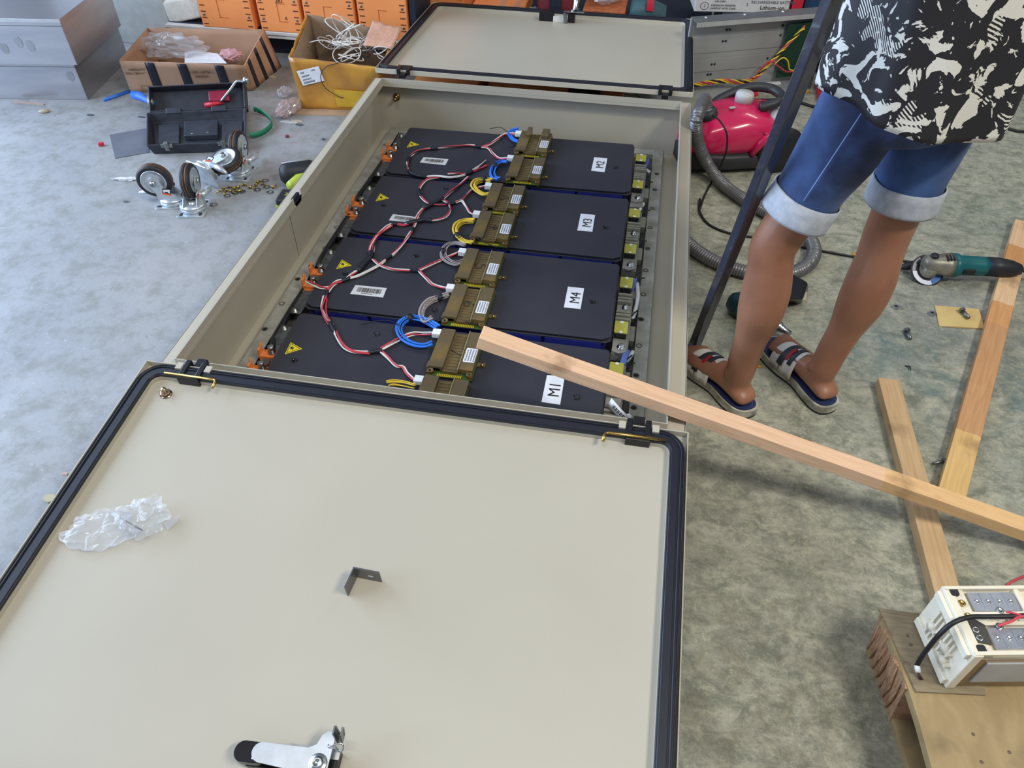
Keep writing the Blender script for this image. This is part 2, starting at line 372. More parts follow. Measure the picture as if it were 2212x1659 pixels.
# earth studs on the doors
def stud(D, dr, px, py, s=1.0):
    u = plane_uv(D, px, py, 0.012); M = D @ TR(u.x, u.y, 0.0025)
    b = MB(); b.lathe([(0, 0), (0.013 * s, 0), (0.013 * s, 0.002), (0, 0.002)], 16, M); b.lathe([(0.0105 * s, 0.002), (0.0115 * s, 0.008), (0.009 * s, 0.009)], 6, M, False); b.lathe([(0.0055 * s, 0.002), (0.0055 * s, 0.019), (0.0045 * s, 0.02)], 12, M)
    b.obj('earth_stud', mat('copper_zinc', (190, 160, 130), 0.25, 1.0, c2=(150, 140, 130)), dr, True)
stud(DN, dn, 356, 846); stud(DF, df, 861, 145, 0.9)
# lock of the near door
u0 = plane_uv(DN, 545, 1625, 0.03); u1 = plane_uv(DN, 700, 1645, 0.03)
ang = math.atan2(u1.y - u0.y, u1.x - u0.x)
ML = DN @ TR(u0.x, u0.y, 0.0025) @ Matrix.Rotation(ang, 4, 'Z')      # local x toward the cam pivot
b = MB(); b.prism(rrect(0.05, 0.03, 0.0145, 6, -0.003, 0.0), 0.012, 0.03, ML); b.bb(-0.01, 0.13, -0.016, 0.016, 0, 0.012, ML); b.bb(0.085, 0.13, -0.02, 0.02, 0, 0.018, ML)
lk = b.obj('lock_housing', m_blackgloss, dn, True, bevel=0.001)
b = MB()
for yy in (-0.008, 0.008): b.lathe([(0.0035, 0.03), (0.0035, 0.0312), (0, 0.0315)], 12, ML @ TR(0.006, yy, 0))
b.bb(0.05, 0.13, 0.006, 0.021, 0.012, 0.020, ML); b.bb(0.04, 0.11, 0.004, 0.018, 0.020, 0.024, ML)
b.obj('lock_bracket', m_steel, dn, True)
b = MB(); camp = [(0.012, -0.014)] + [(0.016 + 0.014 * math.cos(a), 0.014 * math.sin(a)) for a in [math.radians(q) for q in range(260, 90, -20)]] + [(0.085, 0.014), (0.096, 0.02), (0.101, 0.034), (0.108, 0.04), (0.116, 0.04), (0.121, 0.034), (0.121, -0.02), (0.1, -0.022), (0.06, -0.018)]
camp = camp[::-1]
b.prism(camp, 0.034, 0.0365, ML)
cm = b.obj('lock_cam', mat('zinc_plate', (190, 196, 200), 0.38, 0.75, c2=(206, 212, 220), scale=30), dn, True, bevel=0.0008)
b = MB(); b.lathe([(0.0145, 0.0365), (0.0145, 0.038), (0.0125, 0.039), (0.0085, 0.039), (0.008, 0.0435), (0.004, 0.0435), (0.004, 0.041), (0, 0.041)], 20, ML @ TR(0.105, -0.006, 0)); b.obj('cam_screw', m_steel, dn, True)
kp = ML @ Vector((0.124, 0.030, 0.03))
b = MB()
for dx in (0.0, 0.006):
    K = Matrix.Translation(kp) @ RZ(2) @ RY(6 if dx else -4)
    b.bb(dx, dx + 0.0022, -0.003, 0.009, -0.006, 0.034, K)
    for i in range(5): b.bb(dx - 0.001, dx + 0.003, 0.007, 0.0105, 0.004 + i * 0.006, 0.007 + i * 0.006, K)
b.obj('key', m_dsteel, dn, True)
b = MB(); b.tube([kp + Vector((0.012 * math.cos(t) + 0.002, -0.010 + 0.004 * math.sin(2 * t), 0.006 + 0.007 * math.sin(t))) for t in [i * math.pi / 8 for i in range(16)]], 0.0011, 6, closed=True); b.obj('key_ring', m_steel, dn, True)
# lock of the far door
ua = plane_uv(DF, 1163, 48, 0.0); ub = plane_uv(DF, 1240, 54, 0.0)
MF = DF @ TR(ua.x, ua.y + 0.012, 0.0025); ll = (ub.x - ua.x)
for (xa, xb) in ((0, ll * 0.42), (ll * 0.8, ll)):
    b = MB(); b.bb(xa, xb, 0, 0.03, 0, 0.04, MF); b.obj('lock_housing', m_blackgloss, df, True, bevel=0.002)
b = MB(); b.bb(ll * 0.4, ll * 0.8, -0.002, 0.03, 0, 0.024, MF); b.obj('lock_bracket', mat('lock_white', (206, 206, 198), 0.4), df, True, bevel=0.001)
b = MB(); b.prism([(ll * 0.7, -0.014), (ll * 1.25, -0.01), (ll * 1.25, 0.01), (ll * 1.02, 0.016), (ll * 1.1, 0.05), (ll * 0.98, 0.05), (ll * 0.86, 0.016), (ll * 0.7, 0.012)], 0.046, 0.049, MF)
b.cyl(MF @ Vector((ll * 0.94, 0.0, 0.046)), MF @ Vector((ll * 0.94, 0.0, 0.056)), 0.009, 10); b.tube([MF @ Vector((ll * 0.98, 0.01, 0.05)), MF @ Vector((ll * 1.0, 0.03, 0.085)), MF @ Vector((ll * 1.1, 0.06, 0.105))], [0.012, 0.015, 0.012], 10)
b.obj('lock_cam', m_steel, df, True, bevel=0.0008)
b = MB(); K = MF @ TR(ll * 0.76, -0.012, 0.0) @ RZ(-14) @ RX(18); b.bb(-0.007, 0.007, -0.003, 0.0, -0.004, 0.05, K)
for i in range(5): b.bb(0.005, 0.009, -0.0032, 0.0, i * 0.007, i * 0.007 + 0.0035, K)
b.obj('key', m_dsteel, df, True)
# ================================================================ tray under the modules
m_alu = mat('cast_aluminium', (150, 148, 140), 0.45, 0.6, c2=(170, 168, 162), scale=14, bump=0.08, bscale=120)
m_galv = mat('galvanised_rail', (164, 163, 154), 0.5, 0.15, c2=(136, 134, 124), scale=18, detail=8)
tray = thing('battery_tray', 'long metal battery tray with drilled side rails inside the grey cabinet', 'tray', (-0.43, 1.89, 0.006))
b = MB(); b.bb(-0.962, 0.104, 1.085, 2.695, 0.006, 0.018); b.obj('base_plate', mat('tray_base', (96, 96, 92), 0.55, 0.3, c2=(70, 70, 70), scale=12), tray, True)
for (x0, x1, nm) in ((-0.962, -0.922, 'l'), (0.064, 0.102, 'r')):
    b = MB(); b.bb(x0, x1, 1.085, 2.695, 0.03, 0.042); b.bb(x1 - 0.004 if nm == 'l' else x0, x1 if nm == 'l' else x0 + 0.004, 1.085, 2.695, 0.016, 0.04)
    rail = b.obj('side_rail', m_galv, tray, True, bevel=0.002)
    pts = [(833, 313), (822, 355), (800, 385), (778, 416), (756, 454), (728, 491), (702, 536), (672, 575), (643, 603), (609, 656), (572, 711)] if nm == 'l' else [(1419, 376), (1414, 410), (1409, 450), (1404, 492), (1399, 537), (1395, 584), (1390, 636), (1385, 690), (1380, 747), (1374, 811), (1369, 881)]
    for (px, py) in pts:
        p = G(px, py, 0.042); q = MB(); q.lathe([(0.0085, 0.0), (0.0085, 0.0012), (0.006, 0.0014), (0.0055, -0.004), (0, -0.004)], 14, Matrix.Translation(p))
        q.obj('rail_hole', mat('hole_dark', (86, 84, 78), 0.6, 0.3), rail, True)
b = MB(); b.bb(-0.962, 0.104, 2.660, 2.695, 0.018, 0.040); b.obj('end_rail', m_galv, tray, True, bevel=0.002)
# ================================================================ battery modules
m_cover = mat('black_cover', (44, 45, 54), 0.42, c2=(50, 50, 58), scale=5, detail=8, rvar=0.08, spec=0.45)
m_navy = mat('navy_case', (36, 44, 122), 0.4)
m_yel = mat('warning_yellow', (232, 214, 40), 0.5)
m_orange = mat('orange_clip', (226, 130, 66), 0.45)
m_fuse = mat('olive_polyimide', (172, 170, 72), 0.4, c2=(158, 154, 60))
m_clear = mat('clear_plastic', (196, 196, 180), 0.2, 0.0, trans=0.55, ior=1.3)
m_barcode = mat('label_white', (206, 205, 204), 0.6)
MODS = [('M2', -0.845, 2.243, 1.3), ('M3', -0.848, 1.878, -0.1), ('M4', -0.847, 1.499, 0.5), ('M1', -0.845, 1.124, 0.0)]
TZ, CZ = 0.018, 0.100
def quadpoly(px):                                  # four pixel corners on the cover plane
    return [tuple(G(x, y, CZ)[:2]) for x, y in px]
LBL = {'M2': [(1277, 369), (1306, 372), (1312, 342.6), (1283.5, 340)], 'M3': [(1247, 498), (1279.6, 500.8), (1285.4, 464.7), (1254.5, 462)],
       'M4': [(1218, 664), (1254, 667.8), (1261.8, 623.2), (1226.8, 619.6)], 'M1': [(1169.6, 868.7), (1210, 874.7), (1220, 813), (1181.7, 810.8)]}
TRI = {'M2': [(878.6, 318.7), (905.6, 312.9), (887.3, 305.2)], 'M3': [(811, 435), (840.6, 428.6), (821.3, 417.8)], 'M4': [(726, 581.4), (759.5, 573.8), (738.8, 560.8)], 'M1': [(615, 765.8), (653, 754), (628, 739.5)]}
BAR = {'M2': [(907, 351), (962, 357), (969, 344), (915, 340)], 'M3': [(840, 476), (900, 482), (909.5, 470.5), (849, 463)], 'M4': [(756.5, 635), (827.5, 643), (835.5, 622.6), (768, 616)]}
RNG = {'M2': [(1329, 362)], 'M3': [(962.5, 406.8), (828.5, 443.5), (1306.6, 491.7)], 'M4': [(745, 591.5), (898.5, 553), (938.6, 670), (1279, 652)], 'M1': [(635.8, 778.9), (813.8, 721.6), (1245, 858.5)]}
ORD = {'M2': 'at the far end of the cabinet', 'M3': 'second from the far end of the cabinet', 'M4': 'second from the near door of the cabinet', 'M1': 'under the near cabinet edge'}
CLIPS = {'M2': (2.475, 2.412), 'M3': (2.083, 2.022), 'M4': (1.697, 1.637), 'M1': (1.330, 1.268)}
for (nm, x0, y0, rot) in MODS:
    md = thing('battery_module', 'black topped battery module labelled %s, %s' % (nm, ORD[nm]), 'battery module', (x0, y0, TZ), math.radians(rot), 'battery modules in the cabinet')
    w, dp, hz = 0.843, 0.343, CZ - TZ
    b = MB(); b.bb(0.012, w - 0.012, 0.004, dp - 0.004, 0, hz - 0.02)
    b.obj('case', m_navy, md, bevel=0.002)
    b = MB(); c = 0.022
    b.prism([(0.0, 0.014), (c, 0), (w - c, 0), (w, 0.014), (w, dp - 0.004), (w - 0.006, dp), (0.01, dp), (0, dp - 0.01)], hz - 0.005, hz)
    b.prism([(-0.003, 0.008), (0.012, -0.003), (w - 0.012, -0.003), (w + 0.003, 0.008), (w + 0.003, dp), (-0.003, dp)], hz - 0.0125, hz - 0.0085)
    b.prism([(0.004, 0.012), (c, 0.004), (w - c, 0.004), (w - 0.004, 0.012), (w - 0.004, dp - 0.004), (0.004, dp - 0.004)], hz - 0.016, hz - 0.004)
    b.obj('cover', m_cover, md, bevel=0.0015)
    for i in range(5):
        q = MB(); q.bb(0.03 + i * 0.16, 0.03 + i * 0.16 + 0.150, -0.003, 0.006, hz - 0.045, hz - 0.013); q.obj('side_strip', m_navy, md, bevel=0.001)
    # printed labels
    q = MB(); q.prism(quadpoly(LBL[nm]), CZ, CZ + 0.0008); lb = q.obj('name_label', m_paper, md, True)
    P = [Vector(p) for p in quadpoly(LBL[nm])]; cc = sum(P, Vector((0, 0))) / 4; upv = ((P[3] + P[2]) - (P[0] + P[1])).normalized()
    Mt = wm(md).inverted() @ frame((cc.x, cc.y, CZ + 0.001), (upv.x, upv.y, 0), (-upv.y, upv.x, 0))
    ln = ((P[3] + P[2]) - (P[0] + P[1])).length / 2
    textmesh(nm, 0.040, Mt @ TR(-0.001, -0.004, 0), lb, m_ink)
    T = [Vector(p) for p in quadpoly(TRI[nm])]; tc_ = sum(T, Vector((0, 0))) / 3
    q = MB(); q.prism([tuple(p) for p in T], CZ, CZ + 0.0008); wl = q.obj('warning_label', m_yel, md, True, bevel=0.003, seg=3)
    q = MB(); A = [tc_ + (p - tc_) * 0.80 for p in T]; Bq = [tc_ + (p - tc_) * 0.70 for p in T]
    q.add([(p.x, p.y, CZ + 0.0012) for p in A + Bq], [(i, (i + 1) % 3, 3 + (i + 1) % 3, 3 + i) for i in range(3)])
    e1 = (T[1] - T[0]); e2 = (T[2] - (T[0] + T[1]) / 2)
    bolt = [(-0.10, 0.17), (0.05, 0.20), (0.0, 0.04), (0.13, 0.06), (-0.06, -0.22), (-0.01, -0.03), (-0.14, -0.05)]
    q.add([((tc_ + e1 * u * 0.9 + e2 * v * 1.0).x, (tc_ + e1 * u * 0.9 + e2 * v * 1.0).y, CZ + 0.0012) for u, v in bolt], [tuple(range(7))])
    q.obj('warning_print', m_ink, wl, True)
    if nm in BAR:
        P = [Vector(p) for p in quadpoly(BAR[nm])]
        q = MB(); q.prism([tuple(p) for p in P], CZ, CZ + 0.0008); bl = q.obj('barcode_label', m_barcode, md, True)
        def uv(u, v): s = (P[0] * (1 - u) + P[1] * u) * (1 - v) + (P[3] * (1 - u) + P[2] * u) * v; return (s.x, s.y, CZ + 0.0011)
        q = MB(); u = 0.13; rnd = random.Random(nm)
        while u < 0.86:
            wd = rnd.choice((0.007, 0.010, 0.017)); q.add([uv(u, 0.3), uv(u + wd, 0.3), uv(u + wd, 0.78), uv(u, 0.78)], [(0, 1, 2, 3)]); u += wd + rnd.choice((0.006, 0.008, 0.014))
        for k in range(9): q.add([uv(0.3 + k * 0.04, 0.15), uv(0.325 + k * 0.04, 0.15), uv(0.325 + k * 0.04, 0.22), uv(0.3 + k * 0.04, 0.22)], [(0, 1, 2, 3)])
        q.obj('barcode', m_ink, bl, True, kind='stuff')
    for (px, py) in RNG[nm]:
        p = G(px, py, CZ); q = MB(); q.lathe([(0.0085, 0), (0.0085, 0.0018), (0.0065, 0.0022), (0.0045, 0.0018), (0.0042, -0.001), (0, -0.001)], 16, Matrix.Translation(p)); q.obj('cover_plug', m_blackgloss, md, True)
    # orange insulators and terminals on the left edge
    for k, yy in enumerate(CLIPS[nm]):
        q = MB(); X = -0.882
        q.bb(X - 0.026, X + 0.026, yy - 0.014, yy + 0.014, 0.05, 0.066); q.bb(X - 0.028, X - 0.022, yy - 0.012, yy + 0.008, 0.06, 0.084); q.bb(X + 0.02, X + 0.027, yy - 0.006, yy + 0.014, 0.06, 0.074)
        q.cyl((X - 0.025, yy + 0.004, 0.082), (X - 0.025, yy + 0.010, 0.092), 0.004, 8); q.bb(X - 0.02, X + 0.03, yy - 0.03, yy - 0.014, 0.052, 0.058)
        q.obj('terminal_insulator', m_orange, md, True, bevel=0.001)
        q = MB(); q.lathe([(0.011, 0.066), (0.011, 0.068), (0.0085, 0.069), (0.0085, 0.075), (0.006, 0.076), (0.006, 0.082), (0.0085, 0.083), (0.0085, 0.088), (0.006, 0.0885), (0, 0.0885)], 12, TR(X + 0.004, yy + 0.004, 0)); q.obj('terminal_screw', m_steel, md, True)
    ya, yb = CLIPS[nm]
    q = MB(); q.bb(-0.898, -0.868, ya + 0.018, ya + 0.115, 0.06, 0.0635); q.obj('bus_bar', m_dsteel, md, True)
    q = MB(); q.bb(-0.896, -0.866, yb - 0.135, yb - 0.03, 0.06, 0.0635); q.obj('bus_bar', m_dsteel, md, True)
    q = MB(); q.bb(-0.896, -0.872, (ya + yb) / 2 - 0.012, (ya + yb) / 2 + 0.012, 0.06, 0.064); q.obj('link_plate', m_dsteel, md, True)
    for yy in (ya + 0.105, yb - 0.125):
        q = MB(); q.lathe([(0.011, 0.0635), (0.011, 0.065), (0.007, 0.0655), (0.007, 0.072), (0, 0.0725)], 12, TR(-0.886, yy, 0)); q.obj('bar_screw', m_dsteel, md, True)
    # right end: clear guards, fuse patches, lugs
    yc = {'M2': (2.548, 2.358), 'M3': (2.172, 1.966), 'M4': (1.792, 1.588), 'M1': (1.420, 1.215)}[nm]
    q = MB(); q.bb(0.002, 0.046, y0 + 0.005, y0 + dp - 0.004, 0.03, 0.058); q.obj('terminal_block', mat('terminal_grey', (150, 150, 138), 0.45, 0.2, c2=(120, 120, 110), scale=30), md, True, bevel=0.002)
    for yy in yc:
        q = MB(); q.prism(rrect(0.032, 0.056, 0.004, 3, 0.021, yy), 0.058, 0.078); q.obj('fuse_block', m_black, md, True)
        q = MB(); q.prism(rrect(0.036, 0.05, 0.003, 3, 0.021, yy), 0.078, 0.0805); fp = q.obj('fuse_cover', m_fuse, md, True)
        for dy in (-0.021, 0.021):
            q = MB(); q.lathe([(0.0055, 0.0805), (0.005, 0.0812), (0, 0.0812)], 10, TR(0.021, yy + dy, 0)); q.obj('rivet', m_white, fp, True)
    ymid = (yc[0] + yc[1]) / 2
    for k in range(8):
        yy = ymid + (k - 3.5) * 0.0155
        if k in (3, 4): continue
        q = MB(); q.bb(0.002, 0.042, yy - 0.004, yy + 0.004, 0.058, 0.072 + 0.002 * (k % 2)); q.obj('guard_rib', m_clear, md, True, bevel=0.001)
    q = MB(); q.bb(0.003, 0.042, ymid - 0.012, ymid + 0.012, 0.058, 0.066); q.obj('sense_terminal', m_alu, md, True, bevel=0.001)
    yl = yc[1] - 0.052
    q = MB(); q.prism([(0.003, yl - 0.03), (0.022, yl - 0.036), (0.042, yl - 0.028), (0.044, yl + 0.022), (0.003, yl + 0.022)], 0.058, 0.064); lg = q.obj('terminal_lug', m_alu, md, True, bevel=0.001)
    q = MB(); q.lathe([(0.0115, 0.064), (0.0115, 0.0655), (0.008, 0.066), (0.008, 0.072), (0.0062, 0.0725), (0, 0.0725)], 12, TR(0.027, yl - 0.012, 0)); q.obj('lug_bolt', m_steel, lg, True)
    if nm in ('M3', 'M4'):
        q = MB(); q.lathe([(0.0095, 0.066), (0.0095, 0.068), (0.0068, 0.0685), (0.0068, 0.075), (0, 0.0755)], 12, TR(0.026, ymid, 0)); q.obj('sense_bolt', m_steel, md, True)
# black main cable along the left rail and white sense leads in the right channel
q = MB(); q.tube(catmull([(-0.905, 2.42, 0.05), (-0.912, 2.3, 0.045), (-0.915, 2.15, 0.05), (-0.892, 2.1, 0.07)], 6), 0.009, 8)
tag(q.obj('power_cable', m_wblack), 'thick black cable beside the left rail, linking modules M2 and M3', 'cable', 'black cables along the left rail')
q = MB(); q.tube(catmull([(-0.9, 2.02, 0.06), (-0.913, 1.95, 0.045), (-0.915, 1.8, 0.045), (-0.893, 1.72, 0.07)], 6), 0.009, 8)
tag(q.obj('power_cable', m_wblack), 'thick black cable beside the left rail, linking modules M3 and M4', 'cable', 'black cables along the left rail')
q = MB(); q.tube(catmull([(-0.902, 1.64, 0.05), (-0.912, 1.55, 0.042), (-0.905, 1.42, 0.05), (-0.885, 1.35, 0.07)], 6), 0.009, 8)
tag(q.obj('power_cable', m_wblack), 'thick black cable beside the left rail, linking modules M4 and M1', 'cable', 'black cables along the left rail')
q = MB(); q.tube(catmull([tuple(G(*p)) for p in ((1403, 372, 0.05), (1392, 365, 0.05), (1384, 360, 0.055))], 4), 0.006, 8); q.obj('x', m_white)
lead0 = bpy.data.objects['x']; lead0.name = 'sense_lead'; tag(lead0, 'short white lead in the right channel beside module M2', 'cable', 'white leads in the right channel')
for i, (pts, lab) in enumerate((([(1390, 440), (1384, 452), (1379, 463)], 'short white lead in the right channel beside module M3'),
                   ([(1376, 612), (1378, 640), (1373, 668), (1366, 690)], 'long white lead in the right channel beside module M4'),
                   ([(1367, 760), (1358, 775), (1350, 782)], 'short white lead in the right channel between modules M4 and M1'))):
    q = MB(); q.tube(catmull([tuple(G(x, y, 0.05)) for x, y in pts], 4), 0.006, 8); tag(q.obj('sense_lead', m_white), lab, 'cable', 'white leads in the right channel')
m_bluetag = mat('blue_tag', (92, 112, 178), 0.45)
for (px, py, lab) in ((1395, 358, 'blue plug in the right channel beside module M2'), (1366, 620, 'blue plug in the right channel beside module M4'), (1349, 777, 'blue plug in the right channel between modules M4 and M1')):
    p = G(px, py, 0.05); q = MB(); q.bb(-0.008, 0.008, -0.03, 0.03, -0.012, 0.012, Matrix.Translation(p) @ RZ(-8)); tag(q.obj('wire_plug', m_bluetag, bevel=0.002), lab, 'plug', 'blue plugs in the right channel')
for (px, py, lab) in ((1393, 399, 'beside module M2'), (1386, 460, 'beside the far half of module M3'), (1378, 527, 'beside the near half of module M3'), (1373, 607, 'beside the far half of module M4'), (1361, 694, 'beside the near half of module M4'), (1349, 792, 'beside module M1')):
    p = G(px, py, 0.048); M = Matrix.Translation(p); t = thing('cable_tie_mount', 'black cable tie in the right channel, ' + lab, 'cable tie', tuple(G(px, py, 0.018)), 0, 'black cable ties in the right channel')
    q = MB(); q.ball((0, 0, 0), 0.012, 10, M, (1.1, 0.8, 0.6)); q.obj('tie_head', m_blackgloss, t, True)
    q = MB(); q.tube(catmull([M @ Vector(v) for v in ((0, 0, 0), (0.004, 0.015, 0.012), (0.016, 0.03, 0.016))], 4), 0.0022, 6); q.obj('tie_tail', m_blackgloss, t, True)
    q = MB(); q.tube(catmull([M @ Vector(v) for v in ((0, 0, 0), (0.014, 0.004, 0.008), (0.026, 0.012, 0.006))], 4), 0.0022, 6); q.obj('tie_tail', m_blackgloss, t, True)
    q = MB(); q.bb(-0.017, 0.017, -0.075, -0.012, -0.03, -0.006, M); q.obj('metal_clip', m_galv, t, True, bevel=0.002)
# barcode tag sticking up at the near end of the right channel
TG = [hit(px, py, (0, 1.16, 0.12), Vector((0.05, -1, 0.55))) for px, py in ((1319, 861), (1311, 874), (1334, 900), (1358, 905))] 
t = thing('barcode_tag', 'white barcode cable tag curling up beside module M1', 'tag', (0.03, 1.15, 0.06))
pa = [G(1321, 860, 0.10), G(1330, 870, 0.095), G(1342, 884, 0.09), G(1356, 898, 0.085)]; pb = [G(1312, 876, 0.085), G(1318, 884, 0.08), G(1330, 896, 0.075), G(1344, 908, 0.07)]
q = MB(); q.add([tuple(p) for p in pa + pb], [(i, i + 1, 5 + i, 4 + i) for i in range(3)], True); q.obj('tag_sheet', m_paper, t, True, solid=0.0008)
q = MB()
for k in range(11):
    u0_ = 0.9 + k * 0.19; w_d = (0.07, 0.12)[k % 2]
    def pt(u, v): i = min(2, int(u)); f = u - i; a = pa[i].lerp(pa[i + 1], f); c = pb[i].lerp(pb[i + 1], f); return a.lerp(c, v) + Vector((0, -0.0012, 0.0016))
    q.add([pt(u0_, 0.3), pt(u0_ + w_d, 0.3), pt(u0_ + w_d, 0.75), pt(u0_, 0.75)], [(0, 1, 2, 3)])
q.obj('tag_print', m_ink, t, True, kind='stuff')
p = G(1357, 901, 0.07); q = MB(); q.ball(p, 0.009, 10); q.obj('tag_knob', m_white, t, True)
# ================================================================ monitor boards
m_amber = mat('amber_housing', (92, 80, 56), 0.3, c2=(112, 92, 50), scale=16, detail=3, lo=0.5, hi=0.72, coat=0.25)
m_amber2 = mat('amber_rib', (108, 92, 56), 0.32, c2=(88, 72, 40), scale=25, coat=0.2)
m_pcb = mat('green_board', (52, 72, 30), 0.45, c2=(66, 84, 34), scale=60)
m_gold = mat('gold_pads', (196, 172, 46), 0.4, 0.2)
BO = [(-0.428, 2.432), (-0.424, 2.246), (-0.462, 2.046), (-0.464, 1.870), (-0.462, 1.660), (-0.456, 1.484), (-0.446, 1.290), (-0.446, 1.112)]
BOW, BOD = 0.122, 0.158
DIG = {2: [(0.0, 0.2), (0.5, 1.0), (0.7, 0.5), (0.5, 0.45), (1.0, 0.3), (0.6, -0.1)], 3: [(0.8, 1), (0.1, 0.55), (0.95, 0.5), (0.6, 0.85), (0.6, 0.05)], 4: [(0.8, 1.0), (0.25, 1.0), (0.2, 0.6), (0.6, 0.6), (0.8, 0.3), (0.5, 0.0), (0.1, 0.1)], 5: [(0.75, 1.0), (0.3, 0.7), (0.15, 0.3), (0.4, 0.02), (0.75, 0.15), (0.7, 0.45), (0.4, 0.5), (0.18, 0.3)], 6: [(0.05, 1.0), (0.85, 1.0), (0.35, 0.0)]}
desc = ['unnumbered amber monitor board at the far end of module M2', 'unnumbered amber monitor board on the near half of module M2', 'amber monitor board with 3 scrawled on it, on the far half of module M3', 'amber monitor board with 4 scrawled on it, on the near half of module M3',
        'amber monitor board with 5 scrawled on it, on the far half of module M4', 'amber monitor board with 6 scrawled on it, on the near half of module M4', 'amber monitor board with 7 scrawled on it, on module M1', 'amber monitor board half hidden by the near cabinet edge, on module M1']
for i, (bx, by) in enumerate(BO):
    t = thing('monitor_board', desc[i], 'circuit board', (bx, by, CZ), 0, 'amber monitor boards on the modules')
    b = MB(); b.bb(0.002, BOW - 0.002, -0.006, BOD, 0.005, 0.0075); pc = b.obj('circuit_board', m_pcb, t)
    b = MB()
    for (cx, cy) in ((0.008, 0.002), (BOW - 0.008, 0.002), (0.008, BOD - 0.008), (BOW - 0.008, BOD - 0.008)): b.bb(cx - 0.005, cx + 0.005, cy - 0.004, cy + 0.006, 0, 0.014)
    b.obj('board_feet', mat('foot_amber', (110, 72, 30), 0.35), t, kind='stuff')
    b = MB()
    for k in range(14): b.bb(0.03 + k * 0.0045, 0.033 + k * 0.0045, -0.0055, 0.004, 0.0075, 0.009)
    b.obj('gold_pads', m_gold, pc, kind='stuff')
    b = MB()   # left block with notches
    b.prism([(0.004, 0.012), (0.042, 0.012), (0.042, BOD), (0.006, BOD), (0.004, BOD - 0.02)], 0.0075, 0.024); b.obj('housing_block', m_amber, t, bevel=0.002)
    b = MB(); b.bb(-0.001, 0.036, 0.012, 0.036, 0.007, 0.019); b.obj('corner_block', m_amber, t, bevel=0.002)
    b = MB(); b.bb(0.042, 0.080, 0.006, BOD - 0.006, 0.0075, 0.016); md_ = b.obj('housing_panel', m_amber2, t, bevel=0.001)
    b = MB()
    for k in range(12): b.bb(0.046, 0.077, 0.014 + k * 0.0115, 0.017 + k * 0.0115, 0.016, 0.0172)
    b.obj('panel_ribs', m_amber, md_, kind='stuff')
    b = MB(); b.bb(0.080, BOW - 0.004, 0.012, BOD - 0.002, 0.0075, 0.024); b.obj('housing_block', m_amber, t, bevel=0.002)
    b = MB(); b.bb(0.0795, 0.0815, 0.008, BOD - 0.002, 0.016, 0.0255); b.obj('rib_edge', mat('amber_light', (150, 138, 104), 0.35), t)
    if i == 0:
        b = MB(); b.bb(0.026, 0.044, BOD - 0.05, BOD + 0.012, 0.008, 0.036); b.obj('housing_tab', m_amber, t, bevel=0.003)
        b = MB(); b.bb(0.082, 0.110, BOD - 0.05, BOD + 0.008, 0.008, 0.036); b.obj('housing_tab', m_amber, t, bevel=0.003)
    for (cx, cy) in ((0.012, 0.006), (BOW - 0.012, 0.008)):
        b = MB(); b.lathe([(0.008, 0.0075), (0.008, 0.016), (0.006, 0.017), (0.0045, 0.014), (0, 0.014)], 12, TR(cx, cy, 0)); b.obj('screw_boss', m_amber2, t)
    b = MB(); b.bb(BOW - 0.004, BOW + 0.018, 0.052, 0.066, 0.0, 0.004); tb = b.obj('mount_tab', m_amber2, t, bevel=0.001)
    b = MB(); b.lathe([(0.0048, 0.004), (0.0042, 0.008), (0, 0.009)], 10, TR(BOW + 0.011, 0.056, 0)); b.obj('tab_screw', m_brass, tb)
    b = MB(); b.prism(rrect(0.029, 0.052, 0.003, 3, 0.101, 0.066), 0.024, 0.0246); st = b.obj('sticker', m_paper, t)
    b = MB(); rnd = random.Random(i)
    for k in range(4):
        y = 0.044
        while y < 0.087:
            l_ = rnd.uniform(0.001, 0.003); b.bb(0.090 + k * 0.0068, 0.0935 + k * 0.0068, y, min(0.089, y + l_), 0.0246, 0.0249); y += l_ + 0.0012
    b.obj('sticker_print', m_greyink, st, kind='stuff')
    b = MB(); b.bb(-0.016, 0.006, BOD - 0.03, BOD - 0.008, 0.012, 0.026); b.obj('connector', m_white, t, bevel=0.001)
    if i in DIG:
        pts = catmull([(0.046 + 0.030 * v, 0.095 - 0.030 * u, 0.0178) for u, v in DIG[i]], 4); b = MB(); b.tube(pts, 0.0009, 5); b.obj('pen_mark', m_ink, t)
# ================================================================ wiring
ZW = CZ + 0.005
CN = [(bx - 0.016, by + BOD - 0.019, CZ + 0.019) for bx, by in BO]
def wp(px, py, z=ZW): return tuple(G(px, py, z))
har = thing('wire_harness', 'red and white wire harness looping over the black module covers', 'wire harness', tuple(G(800, 560, CZ)))
def bundle(pts, wires=('r', 'w'), n=5, amp=0.0032, tw=0.55, rad=0.0021, parent=None, seed=0):
    P = catmull(pts, n); rnd = random.Random(seed + int(abs(P[0].x) * 1000))
    for k, wc in enumerate(wires):
        ph = 2 * math.pi * k / len(wires) + rnd.uniform(0, 1); Q = []
        for i, p in enumerate(P):
            t = (P[min(i + 1, len(P) - 1)] - P[max(i - 1, 0)]).normalized(); s = Vector((-t.y, t.x, 0)); a = ph + tw * i / len(P) * 6
            Q.append(p + s * math.cos(a) * amp + Vector((0, 0, 1)) * (math.sin(a) * amp * 0.55))
        mb = MB(); mb.tube(Q, rad, 6); mb.obj('wire', {'r': m_wred, 'w': m_wwhite, 'k': m_wblack}[wc], parent or har, True)
def tape(pts, r=0.0062):
    mb = MB(); P = catmull(pts, 3); mb.tube(P, [r * (1 + 0.12 * math.sin(i * 2.1)) for i in range(len(P))], 8); mb.obj('tape_wrap', m_rubber, har, True)
def L_(*pp): return [wp(*p) for p in pp]
